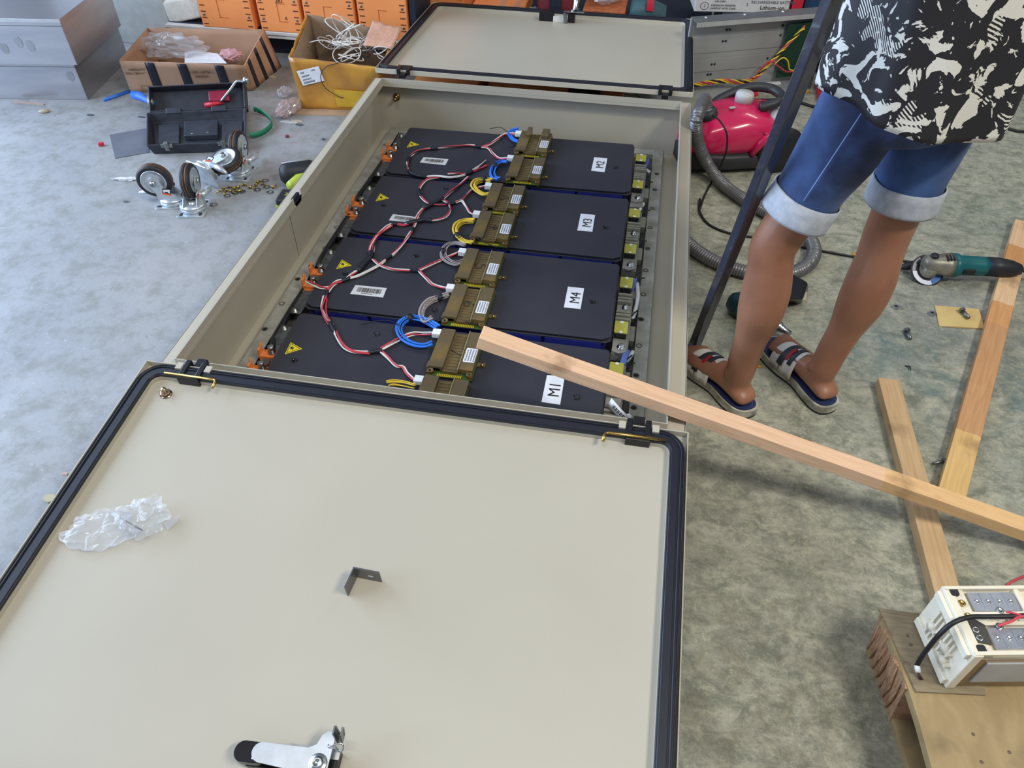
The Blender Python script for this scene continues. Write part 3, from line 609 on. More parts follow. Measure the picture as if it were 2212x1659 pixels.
bundle(L_((1040, 317), (1057, 312), (1075, 300), (1093, 289)) + [CN[0]], 'rww')
bundle(L_((1040, 318), (1055, 320), (1064, 331), (1078, 342)) + [CN[1]], 'rww')
tape(L_((1026, 316), (1033, 316.5), (1041, 317)))
bundle(L_((1027, 315), (1010, 314), (985, 316), (960, 318), (943, 319)), 'rwwk')
tape(L_((945, 320), (930, 321.5)))
bundle(L_((931, 321), (905, 325), (890, 334), (884, 341)), 'rwwk'); tape(L_((885, 339), (882, 346), (880, 350)))
bundle(L_((880, 349), (881, 360), (884, 369)), 'rwk'); tape(L_((884, 368), (890, 375), (906, 380), (922, 382)))
bundle(L_((921, 382), (945, 380), (970, 383), (990, 381), (1008, 376)), 'wwrw'); tape(L_((1004, 377), (1012, 374), (1020, 370)), 0.008)
bundle(L_((967, 376), (985, 373.5), (1008, 374)), 'rwk'); bundle(L_((1016, 372), (1035, 358), (1048, 345)), 'wwk'); bundle(L_((1018, 371), (1036, 364), (1052, 356)), 'rr')
bundle(L_((1012, 382), (995, 398), (975, 413), (958, 430)), 'rwwk'); tape(L_((958, 428), (940, 437), (916, 450)), 0.0075)
bundle(L_((915, 450), (902, 466), (896, 486), (892, 495)), 'rww'); tape(L_((892, 493), (890, 500)))
bundle(L_((889, 500), (880, 512), (862, 537), (845, 553)), 'rww'); tape(L_((846, 552), (836, 558), (832, 562)), 0.005)
bundle(L_((833, 561), (815, 575), (780, 593), (754, 601)), 'wrww'); tape(L_((756, 600), (747, 604), (738, 607)), 0.0055)
bundle(L_((739, 606), (728, 609), (716, 618), (708, 632)), 'rwwr', amp=0.005); tape(L_((709, 629), (704, 637), (703, 642)))
bundle(L_((703, 640), (699, 662), (703, 680), (715, 701)), 'rwwkr', amp=0.0065); tape(L_((713, 697), (719, 710), (724, 717)))
bundle(L_((722, 714), (730, 731), (746, 751), (769, 760), (800, 762)), 'rwwr', amp=0.0045); tape(L_((796, 762), (812, 759), (825, 757)))
bundle(L_((824, 755), (861, 733), (888, 722), (910, 721)) + [CN[6]], 'rww', amp=0.0055); bundle(L_((824, 760), (840, 774), (856, 790), (870, 793), (879, 806)) + [CN[7]], 'rww')
bundle(L_((949, 384), (924, 387), (910, 400), (905, 412)), 'rw'); tape(L_((905, 410), (906, 418), (908, 424)))
bundle(L_((908, 423), (920, 435), (937, 441), (965, 441)), 'rwk'); tape(L_((963, 441), (973, 440), (984, 438)), 0.005)
bundle(L_((982, 438), (994, 434), (1003, 428), (1020, 410), (1036, 405)) + [CN[2]], 'rw'); bundle(L_((982, 438), (997, 434), (1005, 444), (1014, 458)) + [CN[3]], 'wwr')
bundle(L_((955, 431), (968, 440), (972, 454), (964, 467), (949, 474), (930, 477)), 'rw'); tape(L_((933, 477), (915, 475), (898, 479), (878, 483)), 0.0085)
bundle(L_((882, 484), (870, 486), (856, 484)), 'rwr'); tape(L_((858, 484), (846, 484)))
bundle(L_((847, 485), (837, 489), (822, 502), (812, 511), (802, 529), (798, 548)), 'rwkw', amp=0.004); bundle(L_((846, 488), (834, 496), (818, 509), (809, 526), (805, 549)), 'rwk', amp=0.003)
tape(L_((801, 546), (799, 556), (786, 570), (772, 586)), 0.0105); bundle(L_((772, 584), (762, 591), (754, 598), (748, 603)), 'wwr')
bundle(L_((804, 560), (822, 573), (849, 582), (888, 584)), 'rww'); tape(L_((886, 584), (896, 585), (906, 585)), 0.005)
bundle(L_((905, 584), (934, 570), (964, 557), (985, 548)) + [CN[4]], 'rww'); bundle(L_((906, 586), (920, 600), (934, 614), (952, 620)) + [CN[5]], 'rww')
bundle(L_((711, 622), (695, 621), (677, 615), (661, 608)), 'rww', amp=0.0045)
def coil(pts, m, lab, n=9, spread=0.011, rad=0.0016, tie=None, group=None, seed=1):
    t = thing('wire_coil', lab, 'wire coil', tuple(wp(*pts[0])), 0, 'wire coils beside the monitor boards'); rnd = random.Random(seed)
    base = [Vector(wp(*p)) for p in pts]
    for k in range(n):
        o = rnd.uniform(-1, 1); oz = rnd.uniform(0, 1); Q = []
        for i, p in enumerate(base):
            tg = (base[min(i + 1, len(base) - 1)] - base[max(i - 1, 0)]).normalized(); s = Vector((-tg.y, tg.x, 0))
            Q.append(p + s * (o * spread + rnd.uniform(-0.0015, 0.0015)) + Vector((0, 0, oz * 0.009 + (0.006 if i in (0, len(base) - 1) else 0))))
        mb = MB(); mb.tube(catmull(Q, 4), rad, 5); mb.obj('wire', m, t, True)
    if tie is not None:
        p = base[tie]; tg = (base[tie + 1] - base[tie]).normalized(); mb = MB(); mb.tube([p - tg * 0.008 + Vector((0, 0, 0.004)), p + tg * 0.008 + Vector((0, 0, 0.004))], spread * 1.15, 10); mb.obj('tape_wrap', m_rubber, t, True)
coil([(946, 714), (928, 700), (905, 691), (885, 690), (868, 700), (863, 716), (871, 733), (890, 745), (915, 750), (934, 747)], m_wblue, 'wide blue wire coil beside the monitor board marked 7', 13, 0.010, tie=3)
coil([(1025, 483), (1005, 480), (990, 486), (984, 498), (989, 512), (1002, 524), (1022, 531)], m_wyel, 'yellow wire coil beside the board marked 4, on the near half of module M3', 10, 0.009, tie=4)
coil([(1062, 396), (1046, 391), (1030, 394), (1023, 403), (1030, 414), (1044, 423), (1056, 425)], m_wyel, 'yellow wire coil beside the board marked 3, on the far half of module M3', 10, 0.010, tie=1)
coil([(1096, 356), (1080, 353), (1069, 361), (1063, 376), (1068, 388), (1078, 392)], m_wblue, 'blue wire coil beside the near monitor board of module M2', 12, 0.009, tie=2)
coil([(1120, 285), (1107, 285), (1103, 293), (1110, 303), (1122, 312)], m_wblue, 'short blue wire coil beside the far monitor board of module M2', 12, 0.009)
coil([(970, 642), (950, 645), (930, 652), (915, 666), (911, 684), (919, 697), (934, 692)], m_wgrey, 'grey wire coil beside the board marked 6, on the near half of module M4', 9, 0.008, tie=1)
coil([(1005, 536), (985, 529), (966, 533), (958, 546), (959, 558), (970, 568), (985, 573), (1002, 571)], m_wgrey, 'grey wire coil beside the board marked 5, on the far half of module M4', 9, 0.008, tie=3)
coil([(897, 841), (872, 831), (850, 828), (838, 834)], m_wyel, 'yellow wire loop showing above the near cabinet edge', 5, 0.006)
for (pts, lab) in (([(1058, 278), (1080, 275), (1092, 282), (1102, 290)], 'thin black wire arching off the back of module M2'), ([(962, 525), (980, 518), (1010, 508), (1040, 520), (1075, 536)], 'thin black wire running past the board marked 4'),
                   ([(1085, 292), (1090, 310), (1100, 318), (1113, 314)], 'thin black wire beside the far board of module M2'), ([(940, 668), (950, 690), (935, 700)], 'thin black wire beside the board marked 6'), ([(985, 690), (1010, 696), (1040, 705)], 'thin grey black wire behind the board marked 7'),
                   ([(780, 700), (830, 692), (858, 700), (868, 712)], 'thin black wire running into the blue coil on module M1')):
    mb = MB(); mb.tube(catmull([wp(x, y, ZW + (0.012 if 0 < k < len(pts) - 1 else 0)) for k, (x, y) in enumerate(pts)], 5), 0.0014, 6); tag(mb.obj('loose_wire', m_wblack), lab, 'wire', 'thin loose wires on the modules')
# ================================================================ timber
def wood(name, c, c2, rough=0.65, s=(1.5, 22, 22), bands=None, dirt=(90, 66, 44), dirtf=0.5):
    m = bpy.data.materials.new(name); m.use_nodes = True; nt = m.node_tree; N = nt.nodes; L = nt.links; bs = N['Principled BSDF']
    tc = N.new('ShaderNodeTexCoord'); mp = N.new('ShaderNodeMapping'); mp.inputs['Scale'].default_value = s; L.new(tc.outputs['Object'], mp.inputs['Vector'])
    n1 = N.new('ShaderNodeTexNoise'); n1.inputs['Scale'].default_value = 6; n1.inputs['Detail'].default_value = 8; n1.inputs['Distortion'].default_value = 0.6; L.new(mp.outputs[0], n1.inputs['Vector'])
    mx = N.new('ShaderNodeMix'); mx.data_type = 'RGBA'; mx.inputs['A'].default_value = lin(c) + (1,); mx.inputs['B'].default_value = lin(c2) + (1,)
    r = N.new('ShaderNodeMapRange'); r.inputs['From Min'].default_value = 0.35; r.inputs['From Max'].default_value = 0.65; L.new(n1.outputs['Fac'], r.inputs['Value']); L.new(r.outputs[0], mx.inputs['Factor'])
    out = mx.outputs['Result']
    if bands:                                     # boards of different timber spliced or stained along the length
        sp = N.new('ShaderNodeSeparateXYZ'); L.new(tc.outputs['Object'], sp.inputs[0])
        ns = N.new('ShaderNodeTexNoise'); ns.inputs['Scale'].default_value = 14; ns.inputs['Detail'].default_value = 4; L.new(tc.outputs['Object'], ns.inputs['Vector'])
        ad = N.new('ShaderNodeMath'); ad.operation = 'MULTIPLY_ADD'; ad.inputs[1].default_value = 0.05; L.new(ns.outputs['Fac'], ad.inputs[0]); L.new(sp.outputs['X'], ad.inputs[2])
        rg = N.new('ShaderNodeMapRange'); rg.inputs['From Min'].default_value = bands[0]; rg.inputs['From Max'].default_value = bands[1]; L.new(ad.outputs[0], rg.inputs['Value'])
        cr = N.new('ShaderNodeValToRGB'); cr.color_ramp.interpolation = 'CONSTANT'
        el = cr.color_ramp.elements
        while len(el) < len(bands[2]): el.new(0.5)
        for e, (pos, cc) in zip(el, bands[2]): e.position = pos; e.color = lin(cc) + (1,)
        L.new(rg.outputs[0], cr.inputs[0])
        m2 = N.new('ShaderNodeMix'); m2.data_type = 'RGBA'; m2.blend_type = 'MULTIPLY'; m2.inputs['Factor'].default_value = 1; L.new(out, m2.inputs['A']); L.new(cr.outputs[0], m2.inputs['B']); out = m2.outputs['Result']
    nd = N.new('ShaderNodeTexNoise'); nd.inputs['Scale'].default_value = 9; nd.inputs['Detail'].default_value = 9; L.new(tc.outputs['Object'], nd.inputs['Vector'])
    rd = N.new('ShaderNodeMapRange'); rd.inputs['From Min'].default_value = 0.58; rd.inputs['From Max'].default_value = 0.72; rd.inputs['To Max'].default_value = dirtf; L.new(nd.outputs['Fac'], rd.inputs['Value'])
    m3 = N.new('ShaderNodeMix'); m3.data_type = 'RGBA'; L.new(rd.outputs[0], m3.inputs['Factor']); L.new(out, m3.inputs['A']); m3.inputs['B'].default_value = lin(dirt) + (1,)
    L.new(m3.outputs['Result'], bs.inputs['Base Color']); bs.inputs['Roughness'].default_value = rough
    bp = N.new('ShaderNodeBump'); bp.inputs['Strength'].default_value = 0.2; bp.inputs['Distance'].default_value = 0.001; L.new(n1.outputs['Fac'], bp.inputs['Height']); L.new(bp.outputs[0], bs.inputs['Normal'])
    return m
def batten(name, p0, p1, w, h, m, label, up=Vector((0, 0, 1)), group=None, cat='batten'):
    """p0,p1: ends of the bottom edge nearest the camera; w away from the camera, h upward; local x along the length"""
    t = (p1 - p0); L = t.length; M = frame(p0, t, up.cross(t))
    b = MB(); n = 14
    rings = []
    for i in range(n + 1):
        x = L * i / n; j = lambda k: mnoise.noise(Vector((x * 7, k * 3.1, 1.7))) * 0.0012
        rings.append([(x, j(1), j(2)), (x, w + j(3), j(4)), (x, w + j(5), h + j(6)), (x, j(7), h + j(8))])
    b.loft(rings, None, False)
    o = b.obj(name, m, bevel=0.0015); o.matrix_basis = M
    return tag(o, label, cat, group)
Cc = G(1442, 898, 0.239); Rr = G(2350, 1218.7, 0.004); tdir = (Rr - Cc).normalized()
v1 = ray(1028, 752); c0 = Vector((0, 0, CH)); n_ = v1.cross(tdir); n2 = v1.cross(n_)
Lp = Cc + tdir * ((c0 - Cc).dot(n2) / tdir.dot(n2))
m_stick = wood('pink_pine', (232, 200, 172), (218, 184, 154), bands=(0.0, 1.5, [(0.0, (255, 248, 240)), (0.62, (250, 240, 205)), (0.95, (245, 228, 210))]), dirt=(120, 84, 60), dirtf=0.55)
batten('leaning_batten', Lp, Cc + tdir * ((Rr - Cc).length + 0.06), 0.041, 0.031, m_stick, 'long pale pink timber batten leaning across the near corner of the cabinet')
m_strip1 = wood('brown_pine', (192, 162, 122), (176, 144, 104), dirt=(108, 80, 54))
batten('floor_batten', Vector((0.702, 1.566, 0.0)), Vector((0.712, 0.86, 0.0)), 0.053, 0.03, m_strip1, 'brown timber batten on the floor, passing under the leaning batten to the pallet')
m_strip2 = wood('spliced_pine', (216, 190, 156), (200, 172, 138), bands=(0.0, 1.45, [(0.0, (250, 236, 190)), (0.17, (226, 196, 166)), (0.30, (222, 190, 160)), (0.50, (236, 198, 160)), (0.585, (255, 242, 228)), (0.70, (226, 186, 142)), (0.82, (252, 236, 224))]), dirt=(110, 74, 46))
batten('floor_batten', Vector((0.832, 1.19, 0.0)), Vector((1.338, 2.43, 0.0)), 0.057, 0.03, m_strip2, 'patchy two tone timber batten on the floor, under the angle grinder handle')
# ================================================================ black square tube held by the person
pb_ = G(1499, 752, 0.0); pt_ = G(1800, 0, 1.0); ax = (pt_ - pb_).normalized()
M = frame(pb_ + Vector((0, 0, 0.012)), ax, Matrix.Rotation(math.radians(28), 3, ax) @ Vector((1, 0, 0)))
t = thing('square_tube', 'black painted square steel tube standing upright beside the cabinet', 'steel tube', M=M)
hw = 0.0128; MB().bb(0, 1.75, -hw, hw, -hw, hw).obj('tube_body', mat('black_satin_paint', (38, 41, 54), 0.26, c2=(44, 47, 60), scale=8, spec=0.9, coat=0.5), t, bevel=0.003)
q = MB(); q.bb(-0.004, 0.0005, -hw * 0.9, hw * 0.9, -hw * 0.9, hw * 0.9); q.obj('tube_end', mat('olive_end', (120, 116, 40), 0.6), t)
# ================================================================ vacuum cleaner
m_pink = mat('magenta_gloss', (200, 30, 84), 0.22, c2=(190, 28, 78), coat=0.5, scale=4)
m_dkgrey = mat('dark_grey_plastic', (44, 44, 48), 0.5)
m_hose = mat('grey_hose', (116, 116, 118), 0.35, 0.4)
m_gplast = mat('light_grey_plastic', (186, 186, 186), 0.4)
vc = thing('vacuum_cleaner', 'magenta canister vacuum cleaner with black handle and grey ribbed hose', 'vacuum cleaner', (0.352, 2.755, 0), math.radians(17.5))
def ringx(x, hw_, z0, z1, e=2.6, n=28, cy=0.0):
    out = []
    for k in range(n):
        a = 2 * math.pi * k / n; c, s_ = math.cos(a), math.sin(a)
        out.append((x, cy + hw_ * math.copysign(abs(c) ** (2 / e), c), (z0 + z1) / 2 + (z1 - z0) / 2 * math.copysign(abs(s_) ** (2 / e), s_)))
    return out
b = MB(); b.loft([ringx(-0.205, 0.06, 0.05, 0.10), ringx(-0.195, 0.085, 0.045, 0.135), ringx(-0.15, 0.105, 0.045, 0.175), ringx(-0.08, 0.118, 0.045, 0.208), ringx(0.0, 0.122, 0.045, 0.222), ringx(0.07, 0.12, 0.045, 0.212), ringx(0.13, 0.11, 0.05, 0.182), ringx(0.17, 0.09, 0.06, 0.15), ringx(0.185, 0.06, 0.075, 0.125)])
b.obj('shell', m_pink, vc)
b = MB(); b.loft([ringx(-0.21, 0.07, 0.015, 0.07, 5), ringx(-0.19, 0.108, 0.014, 0.085, 5), ringx(-0.05, 0.127, 0.014, 0.082, 5), ringx(0.10, 0.127, 0.014, 0.08, 5), ringx(0.17, 0.10, 0.02, 0.085, 5), ringx(0.19, 0.07, 0.03, 0.08, 5)]); b.obj('base', m_dkgrey, vc)
for sy in (-1, 1):
    q = MB(); q.lathe([(0, -0.018), (0.07, -0.018), (0.084, -0.010), (0.088, 0.004), (0.08, 0.014), (0.05, 0.018), (0, 0.02)], 28, TR(0.135, sy * 0.118, 0.088) @ RX(90 if sy < 0 else -90)); q.obj('wheel', m_black, vc)
    q = MB(); q.tube([(0.03, sy * 0.119, 0.075), (0.055, sy * 0.122, 0.125), (0.10, sy * 0.118, 0.165), (0.15, sy * 0.10, 0.17)], [0.012, 0.016, 0.014, 0.008], 8); q.obj('wheel_arch', m_pink, vc)
q = MB(); hp = catmull([(0.055, -0.045, 0.218), (0.115, -0.045, 0.235), (0.15, -0.005, 0.235), (0.13, 0.06, 0.24), (0.05, 0.085, 0.236), (-0.04, 0.08, 0.205), (-0.07, 0.075, 0.185)], 6)
q.tube(hp, 0.017, 10); q.obj('carry_handle', m_dkgrey, vc)
q = MB(); q.lathe([(0.033, 0), (0.033, 0.028), (0.029, 0.036), (0, 0.037)], 22, TR(0.015, 0.015, 0.215)); q.obj('power_knob', m_gplast, vc)
q = MB(); q.ball((0.13, -0.055, 0.185), 0.04, 14, None, (0.9, 0.9, 0.7)); q.obj('cord_button', m_gplast, vc)
q = MB(); q.lathe([(0.034, 0), (0.034, 0.03), (0.027, 0.045), (0, 0.045)], 20, TR(-0.115, -0.02, 0.17) @ RY(-22)); q.obj('hose_socket', m_dkgrey, vc)
q = MB(); q.prism(rrect(0.02, 0.014, 0.002, 2), 0, 0.0015, TR(-0.045, -0.035, 0.2195) @ RY(-7)); q.prism([(-0.003, -0.003), (0.003, -0.003), (0, 0.003)], 0.0015, 0.002, TR(-0.045, -0.035, 0.2195) @ RY(-7)); q.obj('emblem', m_gplast, vc)
q = MB(); q.tube([(0.045 + 0.02 * math.sin(k / 3), -0.122 + 0.0 * k, 0.09 + k * 0.012) if k < 6 else (0.045 + 0.012 * (k - 6), -0.115 + 0.02 * (k - 6), 0.165 + 0.012 * (k - 6)) for k in range(10)], 0.0016, 5); q.obj('panel_seam', m_dkgrey, vc)
hs0 = wm(vc) @ (TR(-0.115, -0.02, 0.17) @ RY(-22) @ Vector((0, 0, 0.04))); hs1 = wm(vc) @ (TR(-0.115, -0.02, 0.17) @ RY(-22) @ Vector((0, 0, 0.085)))
hpts = [tuple(hs0), tuple(hs1), tuple(G(1508, 247, 0.262)), tuple(G(1503, 275, 0.22)), tuple(G(1510, 315, 0.14)), tuple(G(1530, 356, 0.06)), tuple(G(1562, 398, 0.026)), tuple(G(1605, 430, 0.024)), tuple(G(1655, 458, 0.024)), tuple(G(1715, 488, 0.024)), tuple(G(1752, 520, 0.024)), tuple(G(1757, 555, 0.024)), tuple(G(1725, 585, 0.024)), tuple(G(1660, 595, 0.024)), tuple(G(1590, 582, 0.024)), tuple(G(1530, 558, 0.024)), tuple(G(1488, 528, 0.024)), tuple(G(1474, 512, 0.024))]
P = catmull(hpts, 40); acc = 0; rs = []
for i, p in enumerate(P):
    if i: acc += (P[i] - P[i - 1]).length
    rs.append(0.0205 + 0.0022 * math.sin(acc / 0.0085 * 2 * math.pi))
q = MB(); q.tube(P, rs, 12); q.obj('hose', m_hose, vc, True)
q = MB(); q.tube(catmull([G(*p) for p in ((1538, 248, 0.25), (1556, 262, 0.236), (1570, 290, 0.2), (1569, 325, 0.14), (1556, 360, 0.07), (1540, 388, 0.012), (1521, 425, 0.006), (1513, 450, 0.006))], 6), 0.0035, 6); q.obj('power_cord', m_wblack, vc, True)
# ================================================================ angle grinder
m_teal = mat('teal_plastic', (16, 92, 96), 0.38, c2=(14, 82, 88)); m_cast = mat('cast_gearbox', (150, 146, 132), 0.45, 0.5, c2=(110, 106, 96), scale=30)
ga = G(2012, 572, 0.052); gb = G(2198, 584, 0.046); gb.z = 0.052
gr = thing('angle_grinder', 'teal and black angle grinder resting on the patchy timber batten', 'angle grinder', M=frame(Vector((ga.x, ga.y, 0)), Vector((gb.x - ga.x, gb.y - ga.y, 0)), Vector((0, 1, 0))))
GL = (Vector((gb.x, gb.y)) - Vector((ga.x, ga.y))).length
def ring_yz(x, ry, rz, cz, n=20, e=2.4, cy=0): 
    return [(x, cy + ry * math.copysign(abs(math.cos(a)) ** (2 / e), math.cos(a)), cz + rz * math.copysign(abs(math.sin(a)) ** (2 / e), math.sin(a))) for a in [2 * math.pi * k / n for k in range(n)]]
z0 = 0.055
b = MB(); b.loft([ring_yz(0.055, 0.036, 0.034, z0), ring_yz(0.07, 0.036, 0.034, z0), ring_yz(0.085, 0.029, 0.029, z0), ring_yz(0.145, 0.027, 0.028, z0), ring_yz(0.165, 0.026, 0.027, z0)]); b.obj('motor_body', m_teal, gr)
b = MB(); b.loft([ring_yz(0.16, 0.027, 0.028, z0), ring_yz(0.2, 0.027, 0.028, z0 - 0.001), ring_yz(GL - 0.02, 0.024, 0.024, z0 - 0.004), ring_yz(GL + 0.005, 0.016, 0.016, z0 - 0.005), ring_yz(GL + 0.012, 0.008, 0.008, z0 - 0.005)]); b.obj('handle', m_black, gr)
b = MB(); b.loft([ring_yz(-0.028, 0.014, 0.016, z0 + 0.002), ring_yz(-0.02, 0.024, 0.026, z0), ring_yz(0.01, 0.028, 0.028, z0), ring_yz(0.04, 0.034, 0.033, z0), ring_yz(0.056, 0.037, 0.035, z0)]); gx = b.obj('gearbox', m_cast, gr)
for k in range(3):
    q = MB(); q.bb(0.03 + k * 0.009, 0.034 + k * 0.009, -0.022, 0.002, z0 + 0.026 + k * 0.002, z0 + 0.0345); q.obj('vent_slot', m_black, gx)
q = MB(); q.lathe([(0.012, 0), (0.012, 0.008), (0.009, 0.012), (0, 0.012)], 14, TR(-0.002, 0.0, z0 + 0.024)); q.obj('spindle_lock', m_black, gx)
Dm = TR(-0.002, -0.016, z0 - 0.002) @ RX(38) 
q = MB(); q.lathe([(0.022, -0.002), (0.024, 0.016), (0.028, 0.02), (0.026, 0.03)], 20, Dm @ RX(180)); q.obj('spindle_collar', m_cast, gr)
q = MB(); q.lathe([(0.012, 0), (0.05, 0.0), (0.0505, 0.0015), (0.05, 0.004), (0.03, 0.005), (0.012, 0.0045)], 36, Dm @ TR(0, 0, -0.034)); dk = q.obj('grinding_disc', mat('disc_dark', (52, 40, 40), 0.7), gr)
def ringseg(a0, a1, r0, r1, z, M, n=14):
    mb = MB(); vs = []
    for i in range(n + 1):
        a = math.radians(a0 + (a1 - a0) * i / n); vs += [(r0 * math.cos(a), r0 * math.sin(a), z), (r1 * math.cos(a), r1 * math.sin(a), z)]
    return mb.add(vs, [(2 * i, 2 * i + 1, 2 * i + 3, 2 * i + 2) for i in range(n)], False, M)
for a0, a1, r0, r1, c in ((185, 285, 0.033, 0.046, m_paper), (285, 335, 0.028, 0.046, mat('disc_blue', (60, 110, 170), 0.6)), (120, 183, 0.036, 0.046, mat('disc_print', (150, 150, 150), 0.6)), (10, 350, 0.021, 0.024, mat('disc_red', (180, 70, 60), 0.6))):
    ringseg(a0, a1, r0, r1, 0.0052, Dm @ TR(0, 0, -0.034)).obj('disc_label', c, dk)
q = MB(); q.bb(0.085, 0.12, -0.033, -0.024, z0 - 0.012, z0 + 0.006); q.obj('slide_switch', m_black, gr, bevel=0.003)
q = MB(); q.tube([(-0.02, 0.02, z0 - 0.012), (-0.05, 0.035, 0.02), (-0.075, 0.03, 0.014)], [0.012, 0.014, 0.006], 8); q.obj('wheel_guard', m_black, gr)
q = MB(); q.tube(catmull([wm(gr) @ Vector((GL + 0.008, 0, z0 - 0.005)), wm(gr) @ Vector((GL + 0.06, 0.005, 0.03)), wm(gr) @ Vector((GL + 0.2, 0.08, 0.005)), wm(gr) @ Vector((GL + 0.5, 0.3, 0.005))], 6), 0.004, 6); q.obj('power_cord', m_wblack, gr, True)
q = MB(); q.tube(catmull([G(x, y, 0.0045) for x, y in ((1512, 430), (1511, 455), (1524, 478), (1548, 494), (1590, 507), (1640, 514), (1700, 527), (1770, 541), (1830, 552), (1880, 560), (1940, 562), (1968, 566))], 6), 0.0042, 6); tag(q.obj('extension_cable', m_wblack), 'thin black cable running across the floor behind the person', 'cable')
# ================================================================ cordless drill behind the leg
m_dteal = mat('dark_teal', (10, 52, 62), 0.35)
da = G(1592, 648, 0.05); db = G(1668, 690, 0.045); dx = (db - da).normalized(); dz = 0.045
dr_ = thing('cordless_drill', 'dark teal cordless drill on the floor, half hidden behind the leg', 'cordless drill', M=frame(Vector((da.x, da.y, 0)), Vector((dx.x, dx.y, 0)), Vector((0, 1, 0))))
DLn = (Vector((db.x, db.y)) - Vector((da.x, da.y))).length
b = MB(); b.loft([ring_yz(-0.02, 0.022, 0.022, 0.04), ring_yz(0.0, 0.034, 0.034, 0.04), ring_yz(DLn * 0.6, 0.034, 0.034, 0.04), ring_yz(DLn * 0.85, 0.026, 0.026, 0.04)]); b.obj('motor_body', m_dteal, dr_)
b = MB(); b.loft([ring_yz(DLn * 0.82, 0.024, 0.024, 0.04), ring_yz(DLn * 1.0, 0.02, 0.02, 0.036), ring_yz(DLn * 1.05, 0.014, 0.014, 0.034)]); b.obj('nose', mat('bronze_nose', (96, 82, 64), 0.4, 0.6), dr_)
b = MB(); b.lathe([(0.016, 0), (0.017, 0.004), (0.016, 0.022), (0.012, 0.026), (0.012, 0.032), (0.009, 0.036), (0.009, 0.056), (0.006, 0.056), (0.006, 0.05), (0, 0.05)], 12, TR(DLn * 1.05, 0, 0.034) @ RY(96)); b.obj('socket_bit', m_steel, dr_)
Wi = wm(dr_).inverted(); h0 = Wi @ G(1645, 648, 0.035); h1 = Wi @ G(1712, 632, 0.035)
b = MB(); b.tube([(h0.x * 0.6, h0.y * 0.4, 0.036), tuple(h0), tuple(h1)], [0.026, 0.022, 0.026], 12); b.obj('grip', m_dteal, dr_)
bt = [Wi @ G(x, y, z) for x, y, z in ((1683, 655, 0.0), (1732, 657, 0.0), (1748, 622, 0.0), (1705, 608, 0.0))]
bt2 = [Wi @ G(x, y, 0.062) for x, y in ((1690, 640), (1734, 648), (1746, 610), (1704, 586))]
b = MB(); b.hexa(bt, bt2); bp_ = b.obj('battery_pack', m_blackgloss, dr_, bevel=0.008, seg=3)
pp = [G(x, y, 0.0) for x, y in ((1727, 645), (1738, 646), (1741, 631), (1731, 630))]
q = MB(); qv = [Wi @ (G(x, y, 0.04) + Vector((0.002, -0.004, 0.001))) for x, y in ((1727, 647), (1738, 647), (1741, 631), (1731, 632))]; q.add(qv, [(0, 1, 2, 3)]); q.obj('battery_button', mat('button_cream', (196, 186, 160), 0.5), dr_, solid=0.004)
# ================================================================ bits on the floor, right side
pc_ = [G(x, y, 0.0) for x, y in ((2028, 706), (2126, 712), (2113, 670), (2018, 662))]
m_card = mat('cardboard', (176, 146, 104), 0.8, c2=(164, 132, 92), scale=9)
q = MB(); q.prism([(p.x, p.y) for p in pc_], 0.0, 0.005); tag(q.obj('cardboard_scrap', mat('card_yellow', (204, 178, 120), 0.8, c2=(190, 162, 104), scale=9), bevel=0.001), 'torn tan cardboard scrap on the floor with a bolt on it', 'cardboard')
def bolt_obj(name, p, rz, tilt, L, r, label, m, head=1.7, cat='bolt', group=None):
    t = thing(name, label, cat, M=Matrix.Translation(p) @ RZ(rz) @ RY(tilt), group=group)
    q = MB(); q.lathe([(0, 0), (r, 0), (r * 1.0, L), (0, L)], 10, RY(90)); q.obj('shank', m, t)
    q = MB(); q.lathe([(r * head, -r * 1.4), (r * head, -r * 0.2), (r * head * 0.8, 0), (0, 0)], 6, RY(90), False); q.obj('head', m, t)
    return t
bolt_obj('hex_bolt', G(2080, 672, 0.014), -70, 4, 0.03, 0.0055, 'short dull bolt lying on the cardboard scrap', m_dsteel, group='loose bolts on the floor')
bolt_obj('hex_bolt', G(1960, 716, 0.009), -85, 4, 0.03, 0.0055, 'short dull bolt on bare floor between the right foot and the cardboard scrap', m_dsteel, group='loose bolts on the floor')
bolt_obj('flange_screw', G(2037, 996, 0.009), 205, 3, 0.026, 0.0035, 'small dark flange screw beside the patchy batten end', m_dsteel, 2.2, 'screw')
for (x, y, lab) in ((1934, 666, 'shiny hex nut on the floor beside the right calf'), (2012, 680, 'shiny hex nut touching the cardboard scrap')):
    q = MB(); q.lathe([(0.005, 0.0), (0.010, 0.0), (0.010, 0.008), (0.005, 0.008), (0.005, 0.0)], 6, Matrix.Translation(G(x, y, 0.0)), False); tag(q.obj('hex_nut', m_steel), lab, 'nut', 'loose nuts')
q = MB(); a_, b2_ = G(1955, 790, 0.002), G(1968, 800, 0.004); q.tube([a_, (a_ + b2_) / 2 + Vector((0.004, 0.004, 0.003)), b2_], [0.0015, 0.003, 0.0008], 5); tag(q.obj('metal_sliver', m_dkgrey), 'dark curled sliver on the floor above the brown batten', 'debris')
q = MB(); q.ball((0, 0, 0), 0.01, 6, Matrix.Translation(G(1640, 791, 0.002)), (1, 0.7, 0.25)); tag(q.obj('yellow_chip', mat('ochre', (196, 150, 50), 0.7)), 'small yellow chip on the floor between the feet', 'debris')
q = MB(); q.ball((0, 0, 0), 0.012, 6, Matrix.Translation(G(1847, 549, 0.002)), (1, 0.8, 0.25)); tag(q.obj('yellow_chip', mat('ochre', (196, 150, 50), 0.7)), 'small yellow chip on the floor beside the thin black cable', 'debris')
